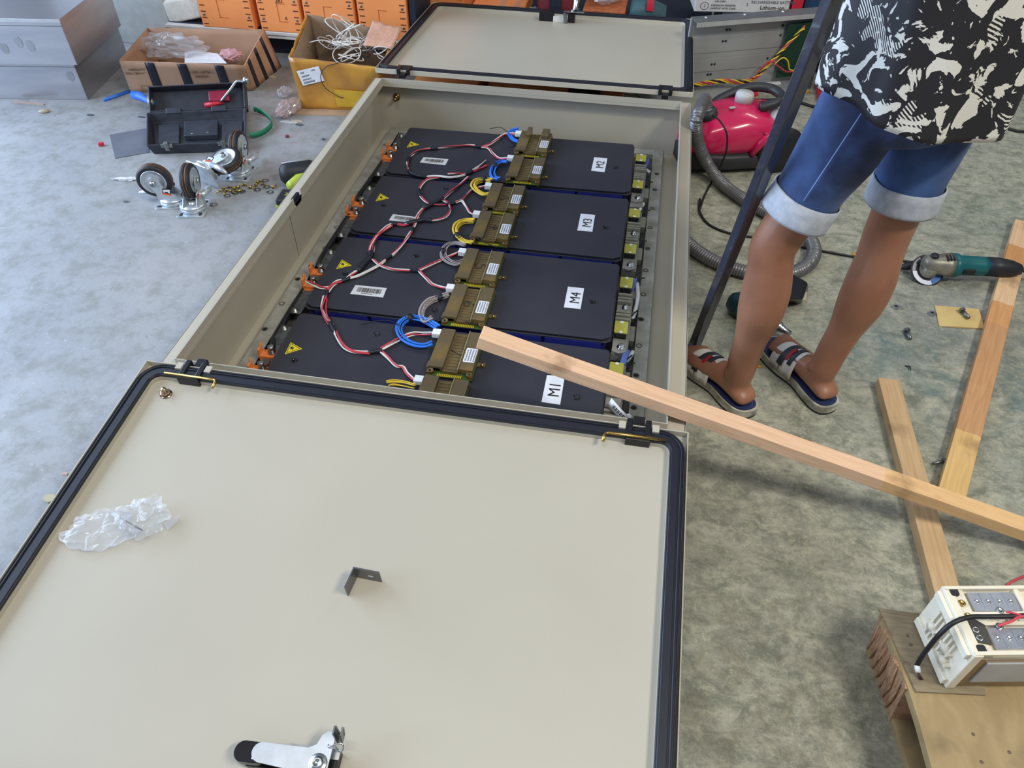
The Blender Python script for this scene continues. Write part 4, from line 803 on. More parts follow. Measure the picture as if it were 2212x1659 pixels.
q = MB(); q.tube(catmull([G(x, y, 0.006) for x, y in ((2165, 274), (2190, 281), (2212, 284), (2300, 282), (2420, 260))], 5), 0.006, 6); tag(q.obj('floor_cable', m_wblack), 'thick black cable on the floor behind the shirt hem', 'cable')
# ================================================================ pallet and white battery module
m_ply = wood('dirty_plywood', (160, 138, 98), (144, 122, 84), s=(5, 2.2, 5), dirt=(104, 90, 64), dirtf=0.75)
m_split = wood('splintered_pine', (184, 146, 112), (132, 94, 70), s=(4, 60, 4), dirt=(70, 46, 34))
pl = thing('wooden_pallet', 'worn wooden pallet with a splintered corner, under the white battery module', 'pallet', (0.9, 0.45, 0))
e0 = Vector((0.560, 0.800)); e1 = Vector((0.600, 0.40)); ed = (e1 - e0)
b = MB(); b.prism([(0.552, 0.800), (0.556, 0.775), (0.575, 0.66), (0.582, 0.60), (0.640, -0.2), (1.45, -0.12), (1.40, 0.86)], 0.112, 0.13); b.obj('deck_board', m_ply, pl, True)
b = MB(); b.prism([(0.548, 0.806), (0.557, 0.775), (0.585, 0.655), (0.70, 0.67), (0.72, 0.81)], 0.1305, 0.1345); b.obj('deck_board', wood('grey_ply', (136, 122, 96), (116, 102, 80), s=(3, 22, 18)), pl, True)
b = MB(); rings = []
rnd = random.Random(3)
for k in range(9):                                           # splintered end of the corner block
    f = k / 8; y = 0.795 - 0.135 * f; j = 0.004 * math.sin(k * 2.3) + rnd.uniform(-0.004, 0.004)
    rings.append([(0.568 + 0.02 * f + j * 0.4, y - 0.004, 0.0), (0.70, y, 0.0), (0.70, y, 0.128), (0.552 + 0.022 * f + j, y, 0.128)])
b.loft(rings, None, False); b.obj('corner_block', m_split, pl, True)
for k in range(7):
    f = k / 7; y = 0.79 - 0.13 * f; q = MB(); q.tube([(0.565 + 0.018 * f, y, 0.01), (0.561 + 0.018 * f, y - 0.004, 0.06), (0.556 + 0.02 * f + 0.006 * math.sin(k), y, 0.125)], [0.0015, 0.003, 0.001], 5); q.obj('splinter', m_split, pl, True)
b = MB(); b.prism([(0.566, 0.79), (0.62, 0.45), (0.66, -0.2), (0.78, -0.2), (0.72, 0.45), (0.70, 0.79)], 0.0, 0.018); b.obj('bottom_board', m_ply, pl, True)
b = MB(); b.bb(0.72, 0.80, -0.2, 0.79, 0.018, 0.112); b.obj('stringer', m_split, pl, True)
b = MB(); b.bb(1.30, 1.38, -0.15, 0.82, 0.0, 0.112); b.obj('stringer', m_split, pl, True)
for (x, y) in ((1960, 1373), (1967, 1393), (2102, 1586), (2180, 1625), (2120, 1646)):
    q = MB(); q.lathe([(0.003, 0), (0.0025, 0.0008), (0, 0.0006)], 8, Matrix.Translation(G(x, y, 0.1345 if y < 1400 else 0.13))); q.obj('nail_head', mat('rusty_nail', (112, 96, 76), 0.6, 0.4), pl, True)
# white module
m_cream = mat('cream_plastic', (224, 216, 196), 0.45, c2=(216, 208, 188)); m_lgrey = mat('light_grey_film', (176, 180, 186), 0.35, 0.2); m_foil = mat('aluminium_plate', (188, 192, 200), 0.3, 0.8, c2=(170, 174, 184), scale=20)
w0 = Vector((0.638, 0.672, 0.1345)); w1 = Vector((0.615, 0.793, 0.1345)); wy = (w1 - w0); WD = wy.length; WH = 0.118; WL = 0.40
wb = thing('white_battery_module', 'cream and aluminium battery module with black lead on the wooden pallet', 'battery module', M=frame(w0, Vector((wy.y, -wy.x, 0)), wy))
b = MB(); b.bb(0.006, WL, 0.002, WD - 0.002, 0, WH - 0.0145); b.obj('case', mat('case_bronze', (150, 132, 100), 0.3, 0.6), wb)
b = MB(); b.bb(0.03, WL, -0.001, 0.003, 0.022, WH - 0.03); b.obj('side_film', m_lgrey, wb)
b = MB(); b.bb(-0.004, 0.012, -0.002, WD + 0.002, 0, WH); ep = b.obj('end_plate', m_cream, wb, bevel=0.002)
for k in range(7):
    q = MB(); y = 0.03 + k * 0.010; q.bb(-0.010, -0.003, y, y + 0.004, 0.012 if k > 2 else 0.03, WH - 0.03); q.obj('end_rib', m_cream, ep)
for zz in (0.005, WH - 0.022):
    q = MB(); q.bb(-0.012, -0.003, 0.004, WD - 0.004, zz, zz + 0.016); q.obj('end_bar', m_cream, ep, bevel=0.001)
for (yy, zz) in ((0.085, 0.05), (0.04, 0.06), (0.03, 0.04)):
    q = MB(); q.cyl((-0.016, yy, zz), (-0.003, yy, zz), 0.008, 10); q.bb(-0.014, -0.003, yy - 0.014, yy + 0.014, zz - 0.003, zz + 0.003); q.obj('end_clip', m_cream, ep)
b = MB(); b.bb(-0.002, WL, 0, 0.006, WH - 0.012, WH + 0.002); b.bb(-0.002, WL, WD - 0.006, WD, WH - 0.012, WH + 0.002); b.bb(-0.002, 0.028, 0, WD, WH - 0.012, WH - 0.002); b.bb(0.02, WL, 0.052, 0.076, WH - 0.012, WH); b.bb(0, WL, 0, WD, WH - 0.014, WH - 0.008)
for x in (0.115, 0.22, 0.325): b.bb(x, x + 0.008, 0, WD, WH - 0.012, WH)
b.obj('top_frame', m_cream, wb)
for r_, (ya, yb2) in enumerate(((0.078, 0.113), (0.012, 0.048))):
    for k in range(4):
        xa = 0.034 + k * 0.105 + (0.004 if r_ else 0); q = MB(); q.prism([(xa, ya), (xa + 0.076, ya), (xa + 0.078, ya + 0.008), (xa + 0.078, yb2 - 0.008), (xa + 0.074, yb2), (xa, yb2)], WH - 0.008, WH - 0.002); cp = q.obj('cell_plate', m_foil, wb)
        for j in range(4):
            q = MB(); q.lathe([(0.0042, 0), (0.0042, 0.001), (0.0026, 0.0012), (0.002, 0.0002), (0, 0.0002)], 12, TR(xa + 0.01 + j * 0.019, (ya + yb2) / 2, WH - 0.002)); q.obj('weld_spot', m_steel, cp)
        for j in (0.02, 0.04, 0.06):
            q = MB(); q.bb(xa + j - 0.0015, xa + j + 0.0015, ya + 0.002, yb2 - 0.002, WH - 0.002, WH - 0.0008); q.obj('plate_crease', m_foil, cp)
for (x, y, m_) in ((0.012, 0.010, m_black), (0.012, WD - 0.010, m_black)):
    q = MB(); q.prism(rrect(0.014, 0.016, 0.004, 3, x, y), WH - 0.002, WH + 0.0012); q.obj('corner_cap', m_, wb)
q = MB(); q.prism([(0.012, 0.022), (0.032, 0.018), (0.036, 0.052), (0.02, 0.066), (0.012, 0.062)], WH - 0.003, WH + 0.001); q.obj('terminal_plate', mat('dark_terminal', (88, 86, 82), 0.4, 0.6), wb)
for (x, y) in ((0.016, 0.092), (0.016, 0.068), (0.018, 0.03), (0.018, 0.044), (0.074, 0.078), (0.06, 0.05)):
    q = MB(); q.lathe([(0.006, 0), (0.006, 0.002), (0.004, 0.0025), (0.003, 0.001), (0, 0.001)], 12, TR(x, y, WH - 0.001)); q.obj('contact', m_steel if x > 0.017 else m_brass, wb)
for k in range(5):
    q = MB(); q.bb(0.045 + k * 0.017, 0.055 + k * 0.017, 0.058, 0.067, WH, WH + 0.003); q.obj('centre_clip', m_cream, wb)
Wb = wm(wb)
q = MB(); q.tube(catmull([G(*p) for p in ((2250, 1327, 0.262), (2190, 1331, 0.262), (2130, 1332, 0.262), (2095, 1333, 0.264), (2060, 1345, 0.262), (2030, 1370, 0.24), (2005, 1400, 0.20), (1987, 1425, 0.165), (1981, 1438, 0.15))], 6), 0.0042, 8); ld = q.obj('black_lead', m_wblack, wb, True)
q = MB(); q.tube([G(1981, 1437, 0.151), G(1983, 1452, 0.145)], 0.0048, 8); q.obj('lead_sleeve', m_white, ld, True)
for dxp in (0, 4):
    q = MB(); q.tube([G(1982, 1451, 0.145), G(1985 + dxp, 1462, 0.139), G(1989 + dxp, 1468, 0.137)], 0.0016, 6); q.obj('lead_end', mat('brown_wire', (60, 36, 30), 0.5), ld, True)
q = MB(); q.tube(catmull([G(*p) for p in ((2156, 1352, 0.262), (2185, 1342, 0.266), (2205, 1332, 0.266), (2260, 1330, 0.266))], 4), 0.0022, 6); q.obj('red_lead', m_wred, wb, True)
q = MB(); q.tube(catmull([G(*p) for p in ((2173, 1322, 0.262), (2192, 1325, 0.266), (2206, 1330, 0.266))], 4), 0.0018, 6); q.obj('red_lead', m_wred, wb, True)
q = MB(); q.tube(catmull([G(*p) for p in ((2175, 1264, 0.004), (2195, 1252, 0.004), (2230, 1240, 0.004), (2300, 1230, 0.004))], 4), 0.0025, 6); tag(q.obj('red_wire', m_wred), 'thin red wire on the floor behind the white battery module', 'wire')
# ================================================================ person standing behind the cabinet corner
m_skin = mat('brown_skin', (156, 110, 86), 0.34, c2=(136, 92, 70), scale=7, detail=6, bump=0.06, bscale=300, spec=0.45, sss=0.12)
m_nail = mat('nail', (176, 130, 112), 0.35)
m_hair = mat('black_hair', (18, 16, 16), 0.5)
def denim():
    m = mat('blue_denim', (58, 90, 144), 0.75, c2=(28, 42, 76), scale=7, detail=8, lo=0.38, hi=0.62, bump=0.25, bscale=420, sheen=0.1); return m
def shirt_mat():
    m = bpy.data.materials.new('camo_print'); m.use_nodes = True; nt = m.node_tree; N = nt.nodes; L = nt.links; bs = N['Principled BSDF']
    tc = N.new('ShaderNodeTexCoord')
    def noise(s, det, dist, off=(0, 0, 0), rough=0.5):
        mp = N.new('ShaderNodeMapping'); mp.inputs['Location'].default_value = off; L.new(tc.outputs['Object'], mp.inputs['Vector'])
        t = N.new('ShaderNodeTexNoise'); t.inputs['Scale'].default_value = s; t.inputs['Detail'].default_value = det; t.inputs['Distortion'].default_value = dist; t.inputs['Roughness'].default_value = rough
        L.new(mp.outputs[0], t.inputs['Vector']); return t.outputs['Fac']
    def math_(op, a, c):
        x = N.new('ShaderNodeMath'); x.operation = op
        for i, v in enumerate((a, c)):
            if isinstance(v, (int, float)): x.inputs[i].default_value = v
            else: L.new(v, x.inputs[i])
        return x.outputs[0]
    big = math_('GREATER_THAN', noise(19, 5, 1.5, rough=0.5), 0.556)
    small = math_('GREATER_THAN', noise(48, 3, 1.0, (3, 1, 2)), 0.66)
    wv = N.new('ShaderNodeTexWave'); wv.inputs['Scale'].default_value = 70; wv.inputs['Distortion'].default_value = 1.5; wv.inputs['Detail'].default_value = 1
    mp = N.new('ShaderNodeMapping'); mp.inputs['Rotation'].default_value = (0.4, 0.6, 0.8); L.new(tc.outputs['Object'], mp.inputs['Vector']); L.new(mp.outputs[0], wv.inputs['Vector'])
    stripe = math_('MULTIPLY', math_('GREATER_THAN', wv.outputs['Fac'], 0.55), math_('GREATER_THAN', noise(15, 2, 0.5, (7, 4, 1)), 0.63))
    f = math_('MAXIMUM', math_('MAXIMUM', big, small), stripe)
    mx = N.new('ShaderNodeMix'); mx.data_type = 'RGBA'; mx.inputs['A'].default_value = lin((30, 29, 36)) + (1,); mx.inputs['B'].default_value = lin((216, 214, 206)) + (1,); L.new(f, mx.inputs['Factor'])
    L.new(mx.outputs['Result'], bs.inputs['Base Color']); bs.inputs['Roughness'].default_value = 0.6; return m
per = thing('person', 'person in black and white patterned shirt, rolled denim shorts and sandals, holding a black tube', 'person', (0.46, 1.48, 0))
FV = Vector((-0.52, 0.854, 0)); RV = Vector((0.854, 0.52, 0)); UP = Vector((0, 0, 1))
def ell(c, a, bb_, ra, rb, n=24, e=2.0):
    return [Vector(c) + a * (ra * math.copysign(abs(math.cos(t)) ** (2 / e), math.cos(t))) + bb_ * (rb * math.copysign(abs(math.sin(t)) ** (2 / e), math.sin(t))) for t in [2 * math.pi * k / n for k in range(n)]]
def limb(b, pts, n=20):                      # pts: (point, radius) -> smooth tapered tube
    P = catmull([p for p, _ in pts], 5); R = catmull([(r, 0, 0) for _, r in pts], 5); b.tube(P, [q.x for q in R], n)
FT = [(Vector((0.358, 1.398, 0)), Vector((-0.62, 0.785, 0)), 1), (Vector((0.562, 1.452, 0)), Vector((-0.504, 0.864, 0)), -1)]
SOLE = 0.030
b = MB()
LEG = []
for k, (hl, dv, side) in enumerate(FT):
    sv = Vector((dv.y, -dv.x, 0))            # to the right of the foot
    def fp(x, y, z): return hl + dv * x + sv * y + UP * z
    prof = [(-0.004, 0.018, 0.012, 0.012), (0.003, 0.028, 0.028, 0.004), (0.02, 0.032, 0.045, 0), (0.05, 0.033, 0.058, 0), (0.09, 0.034, 0.066, 0), (0.125, 0.037, 0.058, 0), (0.16, 0.042, 0.045, 0), (0.19, 0.044, 0.034, 0), (0.215, 0.042, 0.026, 0.002), (0.225, 0.036, 0.018, 0.004)]
    rings = []
    for (x, hw_, h, zb) in prof:
        rings.append([fp(x, hw_ * math.cos(t) + side * (-0.004 if x > 0.1 else 0), SOLE + zb + h / 2 + h / 2 * math.sin(t) * (1 if math.sin(t) > 0 else 1)) for t in [2 * math.pi * q / 20 for q in range(20)]])
    b.loft(rings)
    inn = -side                              # big toe on the inner side
    for j, (off, ln, r) in enumerate(((0.028, 0.034, 0.0125), (0.009, 0.034, 0.0088), (-0.006, 0.029, 0.0082), (-0.020, 0.022, 0.0078), (-0.033, 0.014, 0.0075))):
        y = inn * off * -1 * -1
        b.tube([fp(0.205 - 0.1 * max(0, -off), y, SOLE + 0.016), fp(0.205 + ln * 0.6 - 0.1 * max(0, -off), y, SOLE + 0.017), fp(0.205 + ln - 0.1 * max(0, -off), y, SOLE + 0.012), fp(0.205 + ln + 0.006 - 0.1 * max(0, -off), y, SOLE + 0.010)], [r, r, r * 0.95, r * 0.5], 10)
    b.ball(fp(0.058, 0.028, 0.098), 0.012, 10); b.ball(fp(0.062, -0.028, 0.105), 0.012, 10)   # ankle bones
    ank = fp(0.052, 0, 0.10); LEG.append((ank, fp))
KN = [Vector((0.320, 1.450, 0.47)), Vector((0.568, 1.533, 0.47))]; HP = [Vector((0.430, 1.470, 0.84)), Vector((0.574, 1.545, 0.84))]
for k in range(2):
    a = LEG[k][0]; kn = KN[k]; hp = HP[k]; bk = -FV
    d1 = kn - a
    limb(b, [(a - UP * 0.045 - bk * 0.004, 0.034), (a + d1 * 0.02, 0.036), (a + d1 * 0.16 + bk * 0.002, 0.037), (a + d1 * 0.34 + bk * 0.008, 0.040), (a + d1 * 0.55 + bk * 0.014, 0.0525), (a + d1 * 0.72 + bk * 0.013, 0.0545), (a + d1 * 0.88 + bk * 0.006, 0.0495), (kn, 0.050), (kn + (hp - kn) * 0.18, 0.051), (kn + (hp - kn) * 0.35, 0.050), (kn + (hp - kn) * 0.6, 0.052), (kn + (hp - kn) * 0.9, 0.056), (hp + UP * 0.06, 0.06)])
    b.ball(kn + FV * 0.022, 0.036, 12)        # kneecap
PC = Vector((0.494, 1.500, 0.0))
tor = [(0.80, 0.140, 0.105), (0.88, 0.145, 0.115), (0.96, 0.14, 0.11), (1.06, 0.135, 0.10), (1.16, 0.145, 0.105), (1.26, 0.158, 0.11), (1.34, 0.165, 0.10), (1.39, 0.13, 0.08), (1.415, 0.07, 0.06)]
b.loft([ell(PC + UP * z, RV, FV, ra, rb, 28, 2.3) for z, ra, rb in tor])
nk = PC + FV * 0.015
limb(b, [(nk + UP * 1.37, 0.058), (nk + UP * 1.42, 0.052), (nk + UP * 1.47 + FV * 0.01, 0.05), (nk + UP * 1.51 + FV * 0.015, 0.05)])
hc = nk + FV * 0.03 + UP * 1.575
hd = [(-0.115, 0.030, 0.034, 0.035), (-0.10, 0.048, 0.055, 0.028), (-0.06, 0.062, 0.078, 0.012), (-0.02, 0.070, 0.090, 0.004), (0.03, 0.074, 0.096, -0.004), (0.07, 0.066, 0.086, -0.006), (0.10, 0.044, 0.058, -0.006), (0.113, 0.015, 0.02, -0.006)]
b.loft([ell(hc + UP * z + FV * sh, RV, FV, ra, rb, 24) for z, ra, rb, sh in hd])
b.loft([ell(hc + FV * (0.085 + q * 0.012) + UP * (0.012 - 0.030 * q), RV, UP, 0.008 + 0.006 * q, 0.010, 10) for q in (0, 0.5, 1.0)])       # nose
b.tube([hc + FV * 0.088 + UP * -0.062 - RV * 0.022, hc + FV * 0.094 + UP * -0.060, hc + FV * 0.088 + UP * -0.062 + RV * 0.022], [0.004, 0.008, 0.004], 8)    # lips
for s_ in (-1, 1):
    b.ball(hc + RV * s_ * 0.076 + UP * -0.005, 0.028, 12, None, (0.35, 0.7, 1.0)); b.ball(hc + FV * 0.078 + RV * s_ * 0.03 + UP * 0.008, 0.013, 10)
SH = [PC - RV * 0.178 + UP * 1.345, PC + RV * 0.178 + UP * 1.345]
ptube = pb_ + ax * ((1.08 - pb_.z) / ax.z)
EL = [Vector((0.255, 1.215, 1.13)), PC + RV * 0.27 + FV * 0.08 + UP * 1.11]; HN = [ptube + Vector((0.012, -0.045, 0.01)), PC + FV * 0.26 + RV * 0.10 + UP * 1.17]
for k in range(2):
    s0, e0_, h0_ = SH[k], EL[k], HN[k]
    limb(b, [(s0 + UP * 0.01, 0.056), (s0 + (e0_ - s0) * 0.3, 0.048), (s0 + (e0_ - s0) * 0.7, 0.041), (e0_, 0.037), (e0_ + (h0_ - e0_) * 0.3, 0.039), (e0_ + (h0_ - e0_) * 0.75, 0.029), (h0_ - (h0_ - e0_).normalized() * 0.02, 0.026)])
    dh_ = (h0_ - e0_).normalized(); pr = ptube if k == 0 else h0_ + dh_ * 0.04 + UP * 0.0
    b.ball(h0_ + dh_ * 0.015, 0.034, 12, None, (0.8, 0.8, 1.05))
    for j in range(4):                       # fingers curled round the tube
        zz = (-0.026 + j * 0.018); c_ = pr + UP * zz; rad = 0.026; st = h0_ + dh_ * 0.03 + UP * zz
        s1 = (st - c_); s1.z = 0; an0 = math.atan2(s1.y, s1.x)
        arc = [c_ + Vector((math.cos(an0 + q * 0.62), math.sin(an0 + q * 0.62), 0)) * rad for q in range(1, 6 - (1 if j in (0, 3) else 0))]
        b.tube([st] + arc, [0.0095] + [0.0088] * (len(arc) - 1) + [0.007], 8)
    s1 = (h0_ + dh_ * 0.02 - pr); an0 = math.atan2(s1.y, s1.x)
    b.tube([h0_ + UP * 0.022, pr + Vector((math.cos(an0 - 0.7), math.sin(an0 - 0.7), 0)) * 0.028 + UP * 0.036, pr + Vector((math.cos(an0 - 1.6), math.sin(an0 - 1.6), 0)) * 0.026 + UP * 0.034], [0.012, 0.0105, 0.008], 8)
body = b.obj('body', m_skin, per, True, remesh=0.0055)
sm = body.modifiers.new('sm', 'SMOOTH'); sm.factor = 0.5; sm.iterations = 5
hb = MB(); hb.loft([ell(hc + UP * z + FV * sh, RV, FV, ra + 0.01, rb + 0.008, 24) for z, ra, rb, sh in ((-0.05, 0.050, 0.05, -0.045), (-0.01, 0.068, 0.075, -0.026), (0.03, 0.074, 0.092, -0.010), (0.07, 0.066, 0.088, -0.006), (0.10, 0.044, 0.06, -0.006), (0.118, 0.015, 0.02, -0.006))]); hb.obj('hair', m_hair, per, True)
# ---- shorts
b = MB(); CUF = []
for k in range(2):
    kn, hp = KN[k], HP[k]; axd = (hp - kn).normalized(); oc = (RV * (1 if k else -1))
    cz = kn + axd * 0.095; CUF.append((cz, axd))
    u = (RV - axd * RV.dot(axd)).normalized(); w = axd.cross(u)
    rr = [(0.0, 0.066, 0.069), (0.06, 0.068, 0.072), (0.14, 0.075, 0.079), (0.22, 0.081, 0.086), (0.30, 0.083, 0.09), (0.40, 0.07, 0.08)]
    rings = []
    for d_, ra, rb in rr:
        c_ = cz + axd * d_
        ring = ell(c_, u, w, ra, rb, 36)
        rings.append([p + disp(p, 10, 0.006) + disp(p, 24, 0.0035) for p in ring])
    b.loft(rings)
b.loft([ell(PC + UP * z, RV, FV, ra, rb, 36, 2.4) for z, ra, rb in ((0.74, 0.12, 0.10), (0.80, 0.148, 0.120), (0.88, 0.152, 0.124), (0.98, 0.148, 0.118))])
sh_ = b.obj('shorts', denim(), per, True, remesh=0.0065); q = sh_.modifiers.new('sm', 'SMOOTH'); q.factor = 0.5; q.iterations = 3
m_cuff = mat('cuff_grey', (178, 182, 190), 0.85, c2=(160, 166, 176), scale=60, bump=0.3, bscale=500)
for k, (cz, axd) in enumerate(CUF):
    u = (RV - axd * RV.dot(axd)).normalized(); w = axd.cross(u); oc = RV * 0.0
    b = MB(); prof = [(-0.012, 0.066), (-0.013, 0.0715), (-0.008, 0.0722), (0.0, 0.0722), (0.02, 0.0722), (0.038, 0.072), (0.040, 0.069)]
    rings = [[p + disp(p, 14, 0.0025) for p in ell(cz + oc + axd * d_, u, w, r_, r_ + 0.003, 40)] for d_, r_ in prof]
    b.loft(rings, caps=False); b.obj('cuff', m_cuff, per, True, solid=0.002)
# side seam stitching on the left leg of the shorts
cz, axd = CUF[0]; u = (RV - axd * RV.dot(axd)).normalized(); w = axd.cross(u)
b = MB(); sd = (-u * 0.75 - w * 0.0 + (-FV) * 0.66).normalized()
b.tube([cz + axd * d_ + (-RV) * 0.006 + sd * r_ for d_, r_ in ((0.048, 0.0725), (0.08, 0.075), (0.14, 0.081), (0.2, 0.086), (0.26, 0.089))], 0.0012, 5); b.obj('seam_stitching', mat('stitch', (120, 150, 200), 0.8), per, True)
# ---- shirt
b = MB(); rings = []
zs = [0.0, 0.012, 0.06, 0.14, 0.22, 0.30, 0.40, 0.50, 0.57, 0.615, 0.635]
for i, dz_ in enumerate(zs):
    f = dz_ / 0.635; ring = []
    for k in range(96):
        t = 2 * math.pi * k / 96; c_, s_ = math.cos(t), math.sin(t)
        hem = 0.770 + 0.045 * max(0, -c_) ** 1.5 + 0.02 * max(0, s_)                  # rises on the left side
        z = hem + (1.405 - hem) * f
        ra = 0.174 * (1 + 0.02 * f) if f < 0.8 else 0.178 - 0.26 * (f - 0.8) ; rb = 0.150 * (1 - 0.06 * f) if f < 0.8 else 0.14 - 0.22 * (f - 0.8)
        if f > 0.95: ra *= 0.75; rb *= 0.8
        fold = (1 - f) * (0.010 * math.sin(5 * t + 1.0 + 2 * f) + 0.006 * math.sin(9 * t + 0.6))
        ring.append(PC + UP * z + RV * ((ra + fold) * math.copysign(abs(c_) ** 0.85, c_)) + FV * ((rb + fold) * math.copysign(abs(s_) ** 0.85, s_)) - FV * 0.005)
    rings.append(ring)
b.loft(rings, caps=False); b.obj('shirt', shirt_mat(), per, True, solid=0.003)
for k in range(2):
    s0, e0_ = SH[k], EL[k]; d_ = (e0_ - s0).normalized(); u = d_.orthogonal().normalized(); w = d_.cross(u)
    b = MB(); b.loft([ell(s0 + d_ * q, u, w, r_, r_, 28) for q, r_ in ((-0.07, 0.05), (-0.03, 0.075), (0.03, 0.078), (0.10, 0.078), (0.19, 0.082))], caps=False); b.obj('sleeve', MATS.get('camo') or bpy.data.materials['camo_print'], per, True, solid=0.003)
# ---- sandals
m_mid = mat('dirty_white_sole', (190, 186, 172), 0.7, c2=(120, 118, 104), scale=30, detail=6); m_ins = mat('navy_insole', (34, 44, 84), 0.6); m_strap = mat('white_strap', (214, 210, 204), 0.5); m_trim = mat('dark_strap', (44, 50, 58), 0.45)
for k, (hl, dv, side) in enumerate(FT):
    fp = LEG[k][1]; sd = -side
    out = []
    sp = [(-0.018, 0.0), (-0.012, 0.024), (0.01, 0.036), (0.05, 0.038), (0.10, 0.037), (0.15, 0.046), (0.19, 0.051), (0.23, 0.048), (0.258, 0.032), (0.268, 0.0)]
    left = [(x, y) for x, y in sp]; right = [(x, -y * (0.93 if 0.05 < x < 0.15 else 1)) for x, y in sp[::-1][1:-1]]
    outl = [(p.x, p.y) for p in catmull([(x, y * 1.0, 0) for x, y in left + right], 3, True)]
    M = Matrix(((dv.x, fp(0, 1, 0).x - hl.x, 0, hl.x), (dv.y, fp(0, 1, 0).y - hl.y, 0, hl.y), (0, 0, 1, 0), (0, 0, 0, 1)))
    b = MB(); b.prism([(x, y) for x, y in outl], 0.006, 0.027, M, True); so = b.obj('sandal', m_mid, per, True, sharp=50)
    b = MB(); b.prism([(x, y) for x, y in outl], 0.0, 0.006, M); b.obj('outsole', m_black, so, True)
    b = MB(); b.prism([(0.12 + (x - 0.12) * 0.955, y * 0.9) for x, y in outl], 0.027, 0.0305, M); b.obj('insole', m_ins, so, True)
    def band(x0, x1, m_, off=0.0, t0=-90, t1=90, nm='strap'):
        mb = MB(); rows = []
        for i in range(9):
            x = x0 + (x1 - x0) * i / 8; hw_ = 0.046 if x > 0.14 else 0.041; h = 0.068 - max(0, x - 0.10) * 0.33
            if x < 0.10: h = 0.071
            row = []
            for j in range(17):
                t = math.radians(t0 + (t1 - t0) * j / 16); sh = 0.018 * (1 - math.cos(t)) * 0.5
                row.append(fp(x - sh, (hw_ + off) * math.sin(t), SOLE - 0.008 + (h + 0.006 + off) * math.cos(t)))
            rows.append(row)
        mb.loft(rows, closed=False, caps=False); return mb.obj(nm, m_, so, True, solid=0.0035)
    band(0.115, 0.158, m_strap); band(0.162, 0.198, m_strap); band(0.150, 0.170, m_trim, 0.002, -72, 72); band(0.128, 0.140, m_trim, 0.003, -60, 20); band(0.142, 0.152, mat('red_trim', (150, 34, 40), 0.5), 0.004, -50, -8)
# ================================================================ things on the near door
m_plastic = mat('clear_film', (228, 232, 238), 0.08, alpha=0.2, spec=1.0, coat=1.0, scale=30)
m_film2 = mat('clear_film_dense', (210, 210, 214), 0.12, alpha=0.34, spec=1.0, coat=1.0, scale=30)
nD = DN.to_3x3() @ Vector((0, 0, 1))
def crumple(b, c, ux, uy, uz, rx, ry, rz, seed, amp=0.35, n=36, freq=3.0, lift=0.0):
    """closed wrinkled bag lying on a surface: ux,uy in the plane, uz normal"""
    m = 16; off = Vector((seed * 3.7, seed * 1.3, seed))
    rings = []
    for i in range(m + 1):
        ph = math.pi * i / m; row = []
        for j in range(n):
            t = 2 * math.pi * j / n; d = Vector((math.sin(ph) * math.cos(t), math.sin(ph) * math.sin(t), math.cos(ph)))
            nz_ = mnoise.noise(d * freq + off) * amp + abs(mnoise.noise(d * freq * 2.3 + off)) * amp * 0.6 - amp * 0.2; s = 1 + nz_
            p = Vector(c) + ux * (d.x * rx * s) + uy * (d.y * ry * s) + uz * (max(0.02, 0.5 + 0.5 * d.z * s) * 2 * rz + lift)
            row.append(p)
        rings.append(row)
    return b.loft(rings, None, False, caps=False)
pbc = DN @ plane_uv(DN, 262, 1148, 0.0); ux = (DN @ plane_uv(DN, 385, 1120, 0) - DN @ plane_uv(DN, 150, 1165, 0)).normalized(); uy = nD.cross(ux)
bag = thing('plastic_bag', 'crumpled clear plastic bag of parts lying on the near cabinet door', 'plastic bag', tuple(pbc))
O0 = DN @ Vector((0, 0, 0.004)) - DN @ Vector((0, 0, 0))
b = MB(); crumple(b, DN @ plane_uv(DN, 228, 1150, 0.0) + O0, ux, uy, nD, 0.066, 0.042, 0.010, 1.0, 0.45, freq=2.2); crumple(b, DN @ plane_uv(DN, 318, 1130, 0.0) + O0, ux, uy, nD, 0.046, 0.040, 0.020, 2.0, 0.5, freq=2.6); b.obj('film', m_plastic, bag, True)
for k in range(3):
    a_ = DN @ plane_uv(DN, 258 + k * 5, 1118 + k * 3, 0.012); c_ = DN @ plane_uv(DN, 300 + k * 4, 1142 + k * 2, 0.012); q = MB(); q.tube([a_, (a_ + c_) / 2 + nD * 0.002, c_], 0.0013, 6); q.obj('pin', m_dkgrey, bag, True)
b = MB(); tl = [DN @ plane_uv(DN, x, y, 0.008) for x, y in ((352, 1130), (388, 1112), (384, 1126), (362, 1146))]; b.add(tl, [(0, 1, 2, 3)]); b.obj('bag_corner', m_film2, bag, True, solid=0.0006)
# steel angle bracket
p0 = DN @ plane_uv(DN, 768, 1222, 0.0025); pA = DN @ plane_uv(DN, 748, 1287, 0.0025); pB = DN @ plane_uv(DN, 823, 1254, 0.0025)
t = thing('angle_bracket', 'small bent steel angle bracket standing on the near cabinet door', 'bracket', tuple(p0))
b = MB(); th = 0.0028
corner = DN @ plane_uv(DN, 770, 1244, 0.0025); fA = DN @ plane_uv(DN, 750, 1287, 0.0025); fB = DN @ plane_uv(DN, 826, 1255, 0.0025)
hb_ = 0.036
def wallseg(b, p, q_, h, th):
    d_ = (q_ - p).normalized(); s_ = nD.cross(d_) * th
    b.hexa([p, q_, q_ + s_, p + s_], [p + nD * h, q_ + nD * h, q_ + s_ + nD * h, p + s_ + nD * h])
wallseg(b, corner, fA, hb_, th); wallseg(b, corner, fB, hb_, -th); b.obj('bracket_plate', mat('bracket_steel', (128, 130, 134), 0.35, 0.85), t, True, bevel=0.0006)
